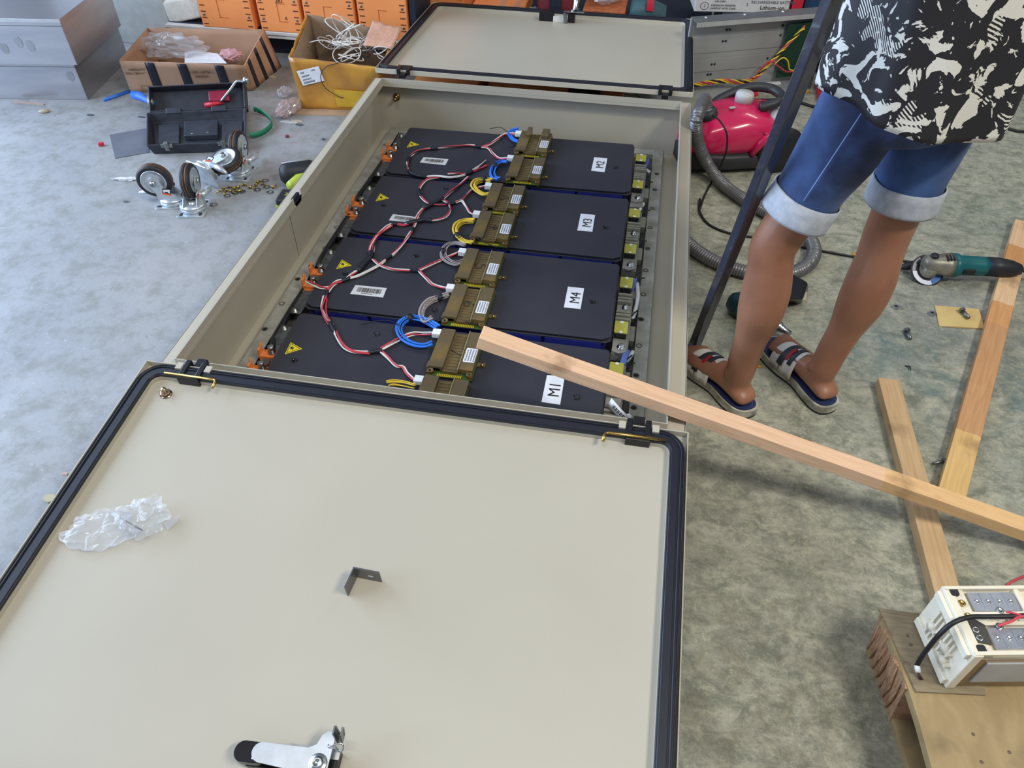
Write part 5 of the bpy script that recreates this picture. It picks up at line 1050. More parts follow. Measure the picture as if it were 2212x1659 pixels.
mid = corner.lerp(fB, 0.62) + nD * 0.016; d_ = (fB - corner).normalized(); q = MB(); q.prism(rrect(0.010, 0.004, 0.0019, 4), -0.0004, 0.0032, frame(mid, d_, nD)); q.obj('slot_hole', m_white, t, True)
# ================================================================ two steel cases
m_inox = mat('brushed_steel', (190, 190, 194), 0.36, 0.85, c2=(172, 172, 180), scale=3, detail=6, stretch=(1, 1, 6), rvar=0.08)
for (cx, cy, z0, z1, lab) in ((-2.341, 2.777, 0.0, 0.165, 'lower of two stacked bare steel cases on the floor'), (-2.290, 2.735, 0.167, 0.345, 'upper of two stacked bare steel cases, with smudged front')):
    t = thing('steel_case', lab, 'steel case', M=frame(Vector((cx, cy, z0)), Vector((0.378, 0.057, 0)), Vector((-0.057, 0.378, 0))), group='stacked steel cases'); h = z1 - z0
    MB().bb(-0.58, 0, 0, 0.45, 0, h).obj('case_body', m_inox, t, bevel=0.002)
    MB().bb(-0.58, 0.001, -0.0012, 0.0, h - 0.012, h).obj('lid_edge', mat('bright_edge', (206, 206, 208), 0.3, 0.6), t)
    MB().bb(-0.58, 0.0, -0.0008, 0.0, h - 0.026, h - 0.0245).obj('lid_seam', m_dkgrey, t)
    for (px, py) in (((40, 92), (66, 100), (10, 105)) if z0 > 0.1 else ((152, 165),)):
        u = wm(t).inverted() @ hit(px, py, wm(t) @ Vector((0, 0, 0)), wm(t).to_3x3() @ Vector((0, -1, 0))); q = MB(); q.prism([(0.016 * (1 + 0.5 * mnoise.noise(Vector((k * 1.1, px, 0)))) * math.cos(k * 0.524), 0.022 * (1 + 0.5 * mnoise.noise(Vector((k * 0.9, py, 1)))) * math.sin(k * 0.524)) for k in range(12)], 0, 0.0006, TR(u.x, -0.0005, u.z) @ RX(90)); q.obj('smudge', mat('smudge_grey', (168, 169, 174), 0.42, 0.8), t)
# ================================================================ background rack with orange modules
m_or = mat('orange_case', (240, 152, 90), 0.5, c2=(232, 142, 80), scale=4); m_dark = mat('rack_dark', (30, 36, 52), 0.6)
rk = thing('steel_rack', 'low white rack beam over a dark shade infill, carrying the orange modules', 'rack', (-1.65, 3.55, 0))
MB().bb(-2.25, -1.03, 3.345, 3.375, 0.094, 0.124).obj('beam', mat('rack_white', (202, 200, 194), 0.45), rk, True, bevel=0.003)
MB().bb(-2.25, -1.03, 3.344, 3.3452, 0.108, 0.110).obj('beam_groove', m_dkgrey, rk, True)
MB().bb(-2.25, -1.03, 3.375, 3.62, 0.094, 0.12).obj('shelf_board', m_dark, rk, True)
MB().bb(-2.2, -1.05, 3.42, 3.46, 0.0, 0.094).obj('gap_shade_fill', m_dark, rk, True)  # dark slab standing in for the shade of the gap below the beam
for x in (-2.25, -1.07): MB().bb(x, x + 0.04, 3.58, 3.62, 0.0, 0.094).obj('rack_post', m_dark, rk, True)
tag(MB().bb(-1.16, 0.28, 3.635, 4.25, 0.0, 0.118).obj('low_platform', m_dark, bevel=0.004), 'low dark platform behind the far cabinet door', 'platform')
def X6(px, py=8, y=3.66): return atY(px, py, y).x
xs = [(-2.062, -1.795, 3.35), (-1.772, -1.562, 3.35), (-1.552, -1.305, 3.35), (-1.297, -1.062, 3.35), (X6(900), X6(1003), 3.66)]
labs = ['orange battery module on the rack beside the white foam block', 'orange battery module on the rack with handwritten numbers on its face', 'plain orange battery module on the rack, behind the white cable tangle', 'plain orange battery module on the rack, bordering the dark gap', 'orange battery module on the low platform, across the dark gap by the far door corner']
for i, (xa, xb, y6) in enumerate(xs):
    w = xb - xa; t = thing('orange_module', labs[i], 'battery module', (xa, y6, 0.1245 if i < 4 else 0.1185), 0, 'orange battery modules behind the boxes')
    h = 0.40; bd = MB().bb(0.004, w - 0.004, 0.0, 0.26 if i < 4 else 0.40, 0, h).obj('case', m_or, t, bevel=0.004)
    for r in range(13):
        zz = 0.012 + r * 0.027
        for s in (0, 1):
            xx = 0.012 if s == 0 else w - 0.036
            MB().bb(xx, xx + 0.024, -0.0006, 0.004, zz, zz + 0.005).obj('slot', mat('slot_brown', (96, 52, 30), 0.7), t)
            if r % 3 == 1:
                q = MB(); q.lathe([(0.006, 0), (0.006, 0.0016), (0.003, 0.002), (0, 0.0005)], 10, TR(xx + 0.012, 0, zz + 0.016) @ RX(90)); q.obj('rivet', m_dsteel, t)
    for (x0_, x1_, za, zb) in ((0.10, 0.103, 0.045, 0.125), (0.10, 0.14, 0.045, 0.048), (0.10, 0.14, 0.122, 0.125)):
        MB().bb(x0_, x1_, -0.001, 0.002, za, zb).obj('recess_edge', mat('orange_dark', (196, 104, 46), 0.55), t)
    if i == 1:
        textmesh('3.7V', 0.026, TR(0.10, -0.001, 0.165) @ RX(90), t, m_ink); textmesh('282', 0.024, TR(0.115, -0.001, 0.135) @ RX(90), t, m_ink); textmesh('6', 0.022, TR(0.135, -0.001, 0.062) @ RX(90), t, m_ink)
tag(MB().bb(-1.056, -1.030, 3.36, 3.61, 0.1245, 0.52).obj('dark_divider', m_dark), 'dark upright divider between the orange modules', 'divider')
# orange trays lying below the far door
for (xa, xb, h, lab) in ((-0.93, -0.66, 0.13, 'orange battery tray on the floor below the far door, beside the left hinge'), (-0.63, -0.30, 0.12, 'orange battery tray on the floor below the middle of the far door'), (-0.17, -0.08, 0.11, 'orange battery tray on the floor below the far door, beside the right hinge')):
    t = thing('orange_tray', lab, 'battery tray', (xa, 2.90, 0), 0, 'orange trays below the far door'); w = xb - xa
    MB().bb(0, w, 0, 0.33, 0, h).obj('case', m_or, t, bevel=0.003)
    for k in range(4): MB().bb(0.02 + k * w / 4.2, 0.035 + k * w / 4.2, -0.001, 0.012, h - 0.002, h + 0.002).obj('slot', mat('slot_brown', (96, 52, 30), 0.7), t)
tag(MB().bb(-0.285, -0.185, 2.92, 3.22, 0, 0.12).obj('dark_block', m_dark, bevel=0.003), 'dark block between orange trays below the far door', 'block')
# things on the low platform beyond the far door
zp = 0.1185
t = thing('orange_box', 'low orange box with clear straps over it, beyond the far door edge', 'box', (X6(1016), 3.68, zp)); w = X6(1130) - X6(1016)
MB().bb(0, w, 0, 0.28, 0, 0.065).obj('box_body', m_or, t, bevel=0.003)
for u in (0.52, 0.80): MB().bb(w * u, w * u + 0.022, -0.002, 0.28, 0.0, 0.068).obj('clear_strap', m_film2, t)
b = MB(); crumple(b, Vector((X6(1145), 3.72, zp)), Vector((1, 0, 0)), Vector((0, 1, 0)), UP, 0.045, 0.05, 0.03, 16.0, 0.4); tag(b.obj('film_bundle', m_film2), 'crumpled clear film beside the low orange box', 'film scrap')
t = thing('maroon_pack', 'dark maroon plastic pack with a black strap, behind the far door latch', 'pack', (X6(1160), 3.74, zp)); w = X6(1240) - X6(1160)
b = MB(); b.loft([ringx(0.0, 0.05, 0, 0.25, 4), ringx(0.02, 0.06, 0, 0.30, 4), ringx(w - 0.02, 0.06, 0, 0.30, 4), ringx(w, 0.05, 0, 0.25, 4)]); b.obj('pack_body', mat('maroon', (120, 46, 52), 0.5), t)
MB().bb(w * 0.32, w * 0.64, -0.066, -0.058, 0.0, 0.30).obj('pack_strap', m_dark, t)
t = thing('wrapped_box', 'copper orange box under loose bubble film, beyond the far door latch', 'box', (X6(1258), 3.70, zp)); w = X6(1352) - X6(1258)
MB().bb(0, w, 0, 0.25, 0, 0.075).obj('box_body', mat('copper_orange', (196, 112, 64), 0.5, c2=(170, 92, 52), scale=40), t, bevel=0.003)
b = MB(); crumple(b, wm(t) @ Vector((w / 2, 0.12, 0.078)), Vector((1, 0, 0)), Vector((0, 1, 0)), UP, w * 0.45, 0.10, 0.05, 4.0, 0.3); b.obj('bubble_film', m_film2, t, True)
t = thing('teal_tool_case', 'dull teal plastic tool case with red tab beyond the far door', 'tool case', (X6(1362), 3.76, zp)); w = X6(1442) - X6(1362)
b = MB(); b.loft([ringx(0.0, 0.09, 0.0, 0.10, 4), ringx(0.02, 0.10, 0, 0.13, 4), ringx(w * 0.6, 0.10, 0, 0.13, 4), ringx(w * 0.65, 0.09, 0, 0.10, 4), ringx(w, 0.08, 0.0, 0.08, 4)]); b.obj('case_body', mat('dull_teal', (58, 92, 98), 0.6), t)
MB().bb(w * 0.45, w * 0.45 + 0.03, -0.105, -0.06, 0.10, 0.135).obj('red_tab', m_red, t)
tag(MB().bb(0.31, 1.2, 3.66, 4.3, 0.0, 0.20).obj('dark_bench', m_dark, bevel=0.004), 'low dark bench under the white battery carton', 'bench')
# ---- grey panel, foam block
t = thing('metal_sheet', 'plain pale grey steel sheet standing behind the cardboard box', 'metal sheet', (-2.62, 3.40, 0)); MB().bb(-0.20, 0.36, 0.0, 0.03, 0, 0.75).obj('panel_sheet', mat('panel_grey', (176, 180, 178), 0.4), t, bevel=0.003); MB().bb(-0.20, -0.17, -0.012, 0.0, 0, 0.75).obj('panel_edge', mat('panel_edge', (198, 202, 198), 0.4), t)
fm = [atY(x, y, 3.40) for x, y in ((368, 54), (436, 40), (426, -12), (345, 4))]
b = MB(); back = Vector((0.0, 0.09, 0.02)); b.hexa([fm[0], fm[1], fm[1] + back, fm[0] + back], [fm[3], fm[2], fm[2] + back, fm[3] + back]); tag(b.obj('foam_block', mat('white_foam', (216, 214, 206), 0.9, c2=(200, 196, 186), scale=40, bump=0.4), bevel=0.012, seg=3), 'rounded white foam block propped beside the orange modules', 'foam block')
q = MB(); q.tube(catmull([atY(x, y, 3.45) for x, y in ((330, 34), (340, 30), (352, 25), (358, 22))], 4), 0.012, 8); tag(q.obj('magenta_pen', mat('magenta_dull', (130, 50, 90), 0.5)), 'short magenta marker poking out beside the foam block', 'marker')
# ================================================================ cardboard box with black tape
m_cb = mat('carton_pinkish', (176, 142, 118), 0.8, c2=(164, 130, 106), scale=6); m_tape = mat('black_tape', (30, 34, 48), 0.35)
T4 = [G(258, 131, 0.15), G(527, 142, 0.135), G(570, 64, 0.15), G(318, 60, 0.15)]; B4 = [G(284, 200, 0), G(546, 196, 0), G(585, 166, 0), None]; B4[3] = Vector((B4[0].x + (B4[2].x - B4[1].x) - 0.02, B4[0].y + 0.27, 0)); B4[2] = Vector((B4[1].x + 0.02, B4[1].y + 0.27, 0)); T4[2] = Vector((T4[2].x, min(T4[2].y, 3.30), T4[2].z)); 
t = thing('cardboard_box', 'open brown cardboard box with black tape bands on its sides', 'cardboard box', tuple((B4[0] + B4[2]) / 2))
def onface(k, u, v, off=0.0): 
    j = (k + 1) % 4; p = B4[k].lerp(B4[j], u).lerp(T4[k].lerp(T4[j], u), v); n_ = (B4[j] - B4[k]).cross(T4[k] - B4[k]).normalized(); return p + n_ * off
for k, nm in enumerate(('front_panel', 'side_panel', 'back_panel', 'side_panel')):
    b = MB(); b.grid(lambda u, v: onface(k, u, v, 0.0) + (UP * (0.004 * mnoise.noise(Vector((u * 9, k * 3.3, 2)))) if v > 0.99 else 0 * UP), 12, 6); b.obj(nm, m_cb, t, True, solid=0.005)
b = MB(); b.add(B4, [(0, 1, 2, 3)]); b.obj('base_panel', m_cb, t, True, solid=0.004)
for k, us in ((0, (0.20, 0.46, 0.76)), (1, (0.12, 0.42, 0.72))):
    for u in us:
        w_ = 0.075 if k == 0 else 0.10
        b = MB(); b.grid(lambda uu, vv: onface(k, u + uu * w_ - 0.0, vv * 0.995, 0.0036), 3, 6); b.obj('tape_band', m_tape, t, True, solid=0.0008)
xd = (B4[1] - B4[0]).normalized(); ud = (T4[0].lerp(T4[1], 0.5) - B4[0].lerp(B4[1], 0.5)).normalized()
for (txt, u, v, sz) in (('LITHIUM ION', 0.66, 0.74, 0.021), ('UN3480', 0.63, 0.58, 0.018), ('CAUTION', 0.13, 0.76, 0.018), ('POWER / VDC', 0.10, 0.64, 0.016)):
    Mx = wm(t).inverted() @ frame(onface(0, u, v, 0.0040), -xd, -ud); textmesh(txt, sz, Mx, t, mat('print_brown', (120, 92, 74), 0.8))
b = MB()
for (u, v) in ((0.10, 0.08), (0.19, 0.08)):
    for (ua, va, ub, vb) in ((0, 0, 0.06, 0.012), (0, 0.16, 0.06, 0.172), (0, 0, 0.005, 0.17), (0.055, 0, 0.06, 0.17)): b.add([onface(0, u + ua, v + va, 0.0056), onface(0, u + ub, v + va, 0.0056), onface(0, u + ub, v + vb, 0.0056), onface(0, u + ua, v + vb, 0.0056)], [(0, 1, 2, 3)])
b.obj('print_frames', mat('print_brown', (120, 92, 74), 0.8), t, True, kind='stuff')
bc = (B4[0] + B4[2]) / 2
b = MB(); crumple(b, G(375, 120, 0.075), Vector((1, 0, 0)), Vector((0, 1, 0)), UP, 0.16, 0.09, 0.045, 6.0, 0.45, freq=2.4); tag(b.obj('bubble_bag', m_film2), 'crumpled clear bubble bag inside the black taped box', 'plastic bag')
b = MB(); sh = [G(x, y, 0.10) for x, y in ((399, 136), (490, 137), (470, 116), (447, 113), (399, 113))]; b.add(sh, [tuple(range(5))]); tag(b.obj('white_card', m_paper, solid=0.002), 'white card sheet inside the black taped box', 'card')
b = MB(); crumple(b, G(500, 128, 0.06), Vector((1, 0, 0)), Vector((0, 1, 0)), UP, 0.05, 0.05, 0.02, 7.0, 0.3); tag(b.obj('pink_wrap', mat('pink_film', (196, 150, 156), 0.4)), 'crumpled pink wrap inside the black taped box', 'wrap')
# ================================================================ box with yellow tape and white cables
m_yt = mat('yellow_taped_carton', (196, 142, 54), 0.32, c2=(168, 116, 48), scale=9, detail=7, lo=0.4, hi=0.62, coat=0.4, bump=0.25, bscale=30)
m_cb2 = mat('carton_inside', (142, 120, 98), 0.8, c2=(130, 108, 88), scale=8)
fl_ = Vector((-1.403, 2.862, 0)); fr_ = Vector((-1.045, 2.905, 0)); bkv = Vector((-0.035, 0.29, 0)); hz_ = Vector((0, 0, 0.218))
Bq = [fl_, fr_, fr_ + bkv, fl_ + bkv]; Tq = [Bq[0] + hz_ + Vector((-0.012, -0.01, 0)), Bq[1] + hz_ + Vector((0.0, -0.012, -0.03)), Bq[2] + hz_ + Vector((0, 0, 0.0)), Bq[3] + hz_ + Vector((-0.01, 0.012, 0.06))]
t = thing('taped_box', 'open cardboard box wrapped in yellow tape, full of white cables', 'cardboard box', tuple((Bq[0] + Bq[2]) / 2))
for k, (nm, mm) in enumerate((('front_panel', m_yt), ('side_panel', m_yt), ('back_panel', m_cb2), ('side_panel', m_yt))):
    j = (k + 1) % 4; b = MB()
    def fx(u, v, k=k, j=j): return Bq[k].lerp(Bq[j], u).lerp(Tq[k].lerp(Tq[j], u), v)
    n_ = (Bq[j] - Bq[k]).cross(hz_).normalized()
    b.grid(lambda u, v: fx(u, v) + n_ * (0.006 * mnoise.noise(Vector((u * 6, v * 4, k * 5.0))) * math.sin(math.pi * u) ** 0.5) + Vector((0, 0, 0.006 * mnoise.noise(Vector((u * 14, 3, k))) if v > 0.99 else 0)), 16, 10); b.obj(nm, mm, t, True, solid=0.005)
    if k in (0, 3):
        b = MB(); b.grid(lambda u, v: fx(0.01 + u * 0.98, v * 0.985) - n_ * 0.012, 2, 2); b.obj('inner_liner', m_cb2, t, True, solid=0.002)
b = MB(); b.add(Bq, [(0, 1, 2, 3)]); b.obj('base_panel', m_cb2, t, True, solid=0.004)
def bf(u, v, off=0.004): return Bq[0].lerp(Bq[1], u).lerp(Tq[0].lerp(Tq[1], u), v) + Vector((0.02, -1, 0)) * off
xd = (Bq[1] - Bq[0]).normalized(); ctr = bf(0.20, 0.70, 0.009); ra = math.radians(14); e1 = xd * math.cos(ra) + UP * math.sin(ra); e2 = -xd * math.sin(ra) + UP * math.cos(ra)
Mx = wm(t).inverted() @ frame(ctr, e1, e2); q = MB(); q.prism([(-0.048, -0.03), (0.048, -0.03), (0.048, 0.03), (-0.048, 0.03)], 0, 0.001, Mx); lb = q.obj('shipping_label', m_paper, t)
q = MB()
for (x0_, x1_, y0_, y1_) in ((-0.036, -0.022, 0.016, 0.023), (0.012, 0.026, 0.017, 0.023), (-0.036, -0.008, 0.001, 0.008), (-0.038, 0.0, -0.012, -0.006), (-0.038, 0.006, -0.025, -0.017)):
    x = x0_
    while x < x1_: q.bb(x, x + 0.0035, y0_, y1_, 0.001, 0.0015, Mx); x += 0.0055
q.obj('label_print', m_greyink, lb, kind='stuff')
q = MB(); q.grid(lambda u, v: bf(0.42 + u * 0.62, 0.10 + v * 0.36, 0.0075), 6, 3); q.obj('bright_tape', mat('bright_yellow_tape', (208, 164, 48), 0.3, coat=0.4), t, True)
q = MB(); q.tube(catmull([bf(0.55, 1.02, 0.01), bf(0.40, 0.92, 0.012), bf(0.32, 0.72, 0.015), bf(0.34, 0.5, 0.015), bf(0.45, 0.34, 0.013), bf(0.52, 0.30, 0.012)], 5), 0.0016, 5); tag(q.obj('dangling_wire', m_wblack), 'thin dark wire hanging down the yellow taped box', 'wire')
rnd = random.Random(11); cc = (Bq[0] + Bq[2]) / 2
for k in range(14):
    px_, py_ = rnd.uniform(695, 840), rnd.uniform(90, 122); z = rnd.uniform(0.17, 0.20); c = G(px_, py_, z); pts = []
    up_ = k < 5
    if up_: c = G(rnd.uniform(738, 775), rnd.uniform(92, 106), 0.2)
    n = 26; r1 = rnd.uniform(0.03, 0.055); r2 = rnd.uniform(0.02, 0.05); ph = rnd.uniform(0, 6); tilt = rnd.uniform(0.3, 1.0)
    for i in range(n):
        a = i / n * 4 * math.pi + ph; rr_ = 1 + 0.25 * math.sin(a * 0.7 + k)
        p = c + Vector((r1 * rr_ * math.cos(a), r2 * rr_ * math.sin(a), (0.018 * math.sin(a * 1.3 + k) if not up_ else 0.02 + (0.07 + 0.02 * (k % 3)) * max(0, math.sin(a * 0.5 - ph * 0.5)))))
        p.z = max(p.z, 0.12); pts.append(p)
    q = MB(); q.tube(catmull(pts, 3), 0.0021, 6); tag(q.obj('white_cable', m_wwhite), 'white cable in the tangle rising out of the yellow taped box' if up_ else 'white cable lying in the yellow taped box', 'cable', 'white cables in the taped box')
q = MB(); q.tube(catmull([G(668, 92, 0.215), G(690, 87, 0.225), G(712, 90, 0.215), G(735, 105, 0.19)], 5), 0.0024, 6); tag(q.obj('white_cable', m_wwhite), 'white cable end reaching over the left wall of the yellow taped box', 'cable', 'white cables in the taped box')
for k in range(5):
    c = G(rnd.uniform(770, 830), rnd.uniform(108, 122), 0.17); pts = [c + Vector((rnd.uniform(-0.04, 0.04), rnd.uniform(-0.03, 0.03), rnd.uniform(0, 0.025))) for i in range(6)]; q = MB(); q.tube(catmull(pts, 4), 0.0018, 6); tag(q.obj('black_cable', m_wblack), 'thin black cable among the white cables in the taped box', 'cable', 'black cables in the taped box')
fo = [G(785, 98, 0.215), G(848, 104, 0.21), atY(868, 62, 3.16), atY(805, 45, 3.16)]
q = MB(); q.grid(lambda u, v: fo[0].lerp(fo[1], u).lerp(fo[3].lerp(fo[2], u), v) + Vector((0, 0, 0.006 * mnoise.noise(Vector((u * 5, v * 5, 1))))), 10, 8); tag(q.obj('foam_sheet', mat('pink_foam', (196, 146, 120), 0.6, c2=(206, 166, 146), scale=120, bump=0.5, bscale=200), solid=0.006), 'pinkish foam sheet sticking out of the yellow taped box', 'foam sheet')
fp4 = [G(x, y, 0) for x, y in ((637, 248), (775, 252), (775, 236), (645, 232))]; q = MB(); q.prism([(p.x, p.y) for p in fp4], 0, 0.004); tag(q.obj('cardboard_flap', mat('flap_brown', (172, 142, 112), 0.8)), 'flat brown cardboard flap on the floor in front of the taped box', 'cardboard')
# crumpled clear bottle between the boxes
t = thing('crumpled_bottle', 'crumpled clear plastic bottle on the floor beside the taped box', 'plastic bottle', tuple(G(628, 265, 0))); b = MB(); crumple(b, G(626, 246, 0.0), Vector((0.3, 1, 0)).normalized(), Vector((1, -0.3, 0)).normalized(), UP, 0.075, 0.035, 0.028, 9.0, 0.35); b.obj('bottle_body', mat('cloudy_pink_film', (196, 176, 176), 0.15, alpha=0.6, spec=1.0, coat=1.0), t, True)
b = MB(); crumple(b, G(616, 207, 0.0), Vector((1, 0, 0)), Vector((0, 1, 0)), UP, 0.03, 0.035, 0.018, 10.0, 0.5); tag(b.obj('film_scrap', m_film2), 'crumpled clear film scrap on the floor behind the crumpled bottle', 'film scrap')
# ================================================================ toolbox
m_tb = mat('toolbox_black', (40, 43, 52), 0.45, c2=(52, 56, 66), scale=20)
tb = thing('toolbox', 'open black plastic toolbox with three empty compartments on the floor', 'toolbox', tuple((G(330, 331) + G(535, 322)) / 2))
zr = 0.045
Tt = [G(315, 314, zr), G(531, 307, zr), G(533, 232, zr), G(316, 243, zr)]; cen = sum(Tt, Vector()) / 4; Bt = [Vector((cen.x + (p.x - cen.x) * 0.93, cen.y + (p.y - cen.y) * 0.9, 0)) for p in Tt]
def inset(P, f): c = sum(P, Vector()) / 4; return [c + (p - c) * f for p in P]
b = MB(); Ti = [cen + (p - cen) * 0.955 for p in Tt]; Bi = [Vector((cen.x + (p.x - cen.x) * 0.90, cen.y + (p.y - cen.y) * 0.86, 0.006)) for p in Tt]
for v in Ti: v.z = zr
n = 4; b.add(Bt + Tt + Ti + Bi, [(0, 1, 2, 3)] + [(i, (i + 1) % 4, 4 + (i + 1) % 4, 4 + i) for i in range(4)] + [(4 + i, 4 + (i + 1) % 4, 8 + (i + 1) % 4, 8 + i) for i in range(4)] + [(8 + i, 8 + (i + 1) % 4, 12 + (i + 1) % 4, 12 + i) for i in range(4)] + [(12, 13, 14, 15)])
b.obj('tray_body', m_tb, tb, True, bevel=0.006, seg=3)
def tq(u, v, z): p = Tt[0].lerp(Tt[1], u).lerp(Tt[3].lerp(Tt[2], u), v); return Vector((p.x, p.y, z))
for (u0_, u1_, v0_, v1_, z_) in ((0.10, 0.31, 0.22, 0.78, 0.02), (0.36, 0.70, 0.36, 0.80, 0.028), (0.74, 0.95, 0.16, 0.78, 0.024)):
    b = MB(); b.hexa([tq(u0_, v0_, 0.006), tq(u1_, v0_, 0.006), tq(u1_, v1_, 0.006), tq(u0_, v1_, 0.006)], [tq(u0_, v0_, z_), tq(u1_, v0_, z_), tq(u1_, v1_, z_), tq(u0_, v1_, z_)]); b.obj('compartment', m_tb, tb, True, bevel=0.003)
for (u, v) in ((0.45, 0.42), (0.60, 0.43)):
    q = MB(); q.lathe([(0.006, 0), (0.006, 0.001), (0.003, 0.0015), (0, 0.0)], 10, Matrix.Translation(tq(u, v, 0.028))); q.obj('rivet', m_dsteel, tb, True)
for u in (0.21, 0.78):
    c = tq(u, 0.0, zr); M = frame(c, Tt[1] - Tt[0], Tt[3] - Tt[0]); b = MB(); b.bb(-0.022, 0.022, -0.008, 0.002, -0.01, 0.004, M); b.bb(-0.008, 0.008, -0.012, 0.004, -0.02, 0.012, M); b.obj('latch', m_dsteel, tb, True, bevel=0.002)
Lh = [tq(0.03, 1.0, zr), tq(0.99, 1.0, zr)]; upl = (Vector((0, 0.74, 0.67))); Lu = [Lh[0] + upl * 0.108 + Vector((0.02, 0, 0)), Lh[1] + upl * 0.108 + Vector((0.01, 0, 0))]
nrm = (Lh[1] - Lh[0]).cross(upl).normalized(); xd2 = (Lh[1] - Lh[0]).normalized()
M = frame(Lh[0], xd2, upl); LW_ = (Lh[1] - Lh[0]).length; b = MB(); b.bb(0, LW_, 0, 0.108, -0.05, -0.045, M); b.bb(0, 0.006, 0, 0.108, -0.05, 0, M); b.bb(LW_ - 0.006, LW_, 0, 0.108, -0.05, 0, M); b.bb(0, LW_, 0.102, 0.108, -0.05, 0, M); b.bb(0, LW_, 0, 0.006, -0.05, 0, M); b.obj('lid', m_tb, tb, True, bevel=0.003)
b = MB(); 
for u in (0.25, 0.72): b.bb(LW_ * u - 0.03, LW_ * u + 0.03, -0.012, 0.012, -0.006, 0.006, M)
b.obj('lid_hinges', m_tb, tb, True, bevel=0.003, kind='stuff')
t = thing('red_handle_tool', 'red handled tool lying in the toolbox lid', 'hand tool', tuple(M @ Vector((LW_ * 0.6, 0.03, -0.03)))); b = MB(); b.tube([M @ Vector((LW_ * 0.56, 0.028, -0.025)), M @ Vector((LW_ * 0.66, 0.03, -0.022)), M @ Vector((LW_ * 0.76, 0.034, -0.02))], [0.011, 0.010, 0.005], 10); b.obj('handle', m_red, t, True); b = MB(); b.bb(LW_ * 0.6, LW_ * 0.82, 0.045, 0.09, -0.045, -0.028, M); b.obj('red_pouch', mat('red_film', (150, 40, 66), 0.3), t, True, bevel=0.004)
t = thing('breaker_bar', 'bent chrome wrench bar resting over the toolbox lid corner', 'wrench', tuple(M @ Vector((LW_ * 0.8, 0.06, 0)))); b = MB(); b.tube(catmull([M @ Vector(v) for v in ((LW_ * 0.74, 0.035, -0.012), (LW_ * 0.86, 0.078, 0.0), (LW_ * 0.93, 0.104, 0.008), (LW_ * 1.0, 0.102, 0.012))], 4), 0.0062, 8); b.obj('bar', m_steel, t, True); b = MB(); b.ball(M @ Vector((LW_ * 1.035, 0.106, 0.014)), 0.015, 12); b.obj('bar_end', m_steel, t, True)
t = thing('utility_knife', 'blue handled cutter sticking out of the toolbox hinge', 'cutter', tuple(G(310, 210, 0.05))); b = MB(); b.tube([G(288, 205, 0.055), G(303, 208, 0.056), G(318, 216, 0.056), G(330, 224, 0.054)], [0.017, 0.019, 0.014, 0.012], 10); b.obj('handle', mat('cobalt_plastic', (52, 110, 200), 0.4), t, True); b = MB(); b.tube([G(323, 212, 0.07), G(326, 224, 0.062)], 0.012, 8); b.obj('blade_lock', mat('tan_metal', (176, 166, 150), 0.4, 0.4), t, True)
gpts = [G(x, y, z) for x, y, z in ((548, 236, 0.03), (568, 244, 0.02), (584, 258, 0.014), (587, 268, 0.012), (575, 282, 0.012), (555, 291, 0.014), (540, 292, 0.02))]; P = catmull(gpts, 5); b = MB(); b.loft([[p + Vector((0, 0, -0.010)), p + Vector((0.0015, 0, -0.010)), p + Vector((0.0015, 0, 0.012)), p + Vector((0, 0, 0.012))] for p in P], None, True); tag(b.obj('green_strap', mat('green_strap', (32, 128, 92), 0.4)), 'green plastic strap looping out beside the toolbox', 'strap')
sp4 = [G(x, y, 0) for x, y in ((249, 343), (322, 330), (318, 278), (237, 292))]; q = MB(); q.prism([(p.x, p.y) for p in sp4], 0, 0.0025); tag(q.obj('rubber_sheet', mat('grey_sheet', (104, 108, 118), 0.5, c2=(92, 96, 106), scale=9)), 'flat grey rubber sheet on the floor left of the toolbox', 'sheet')
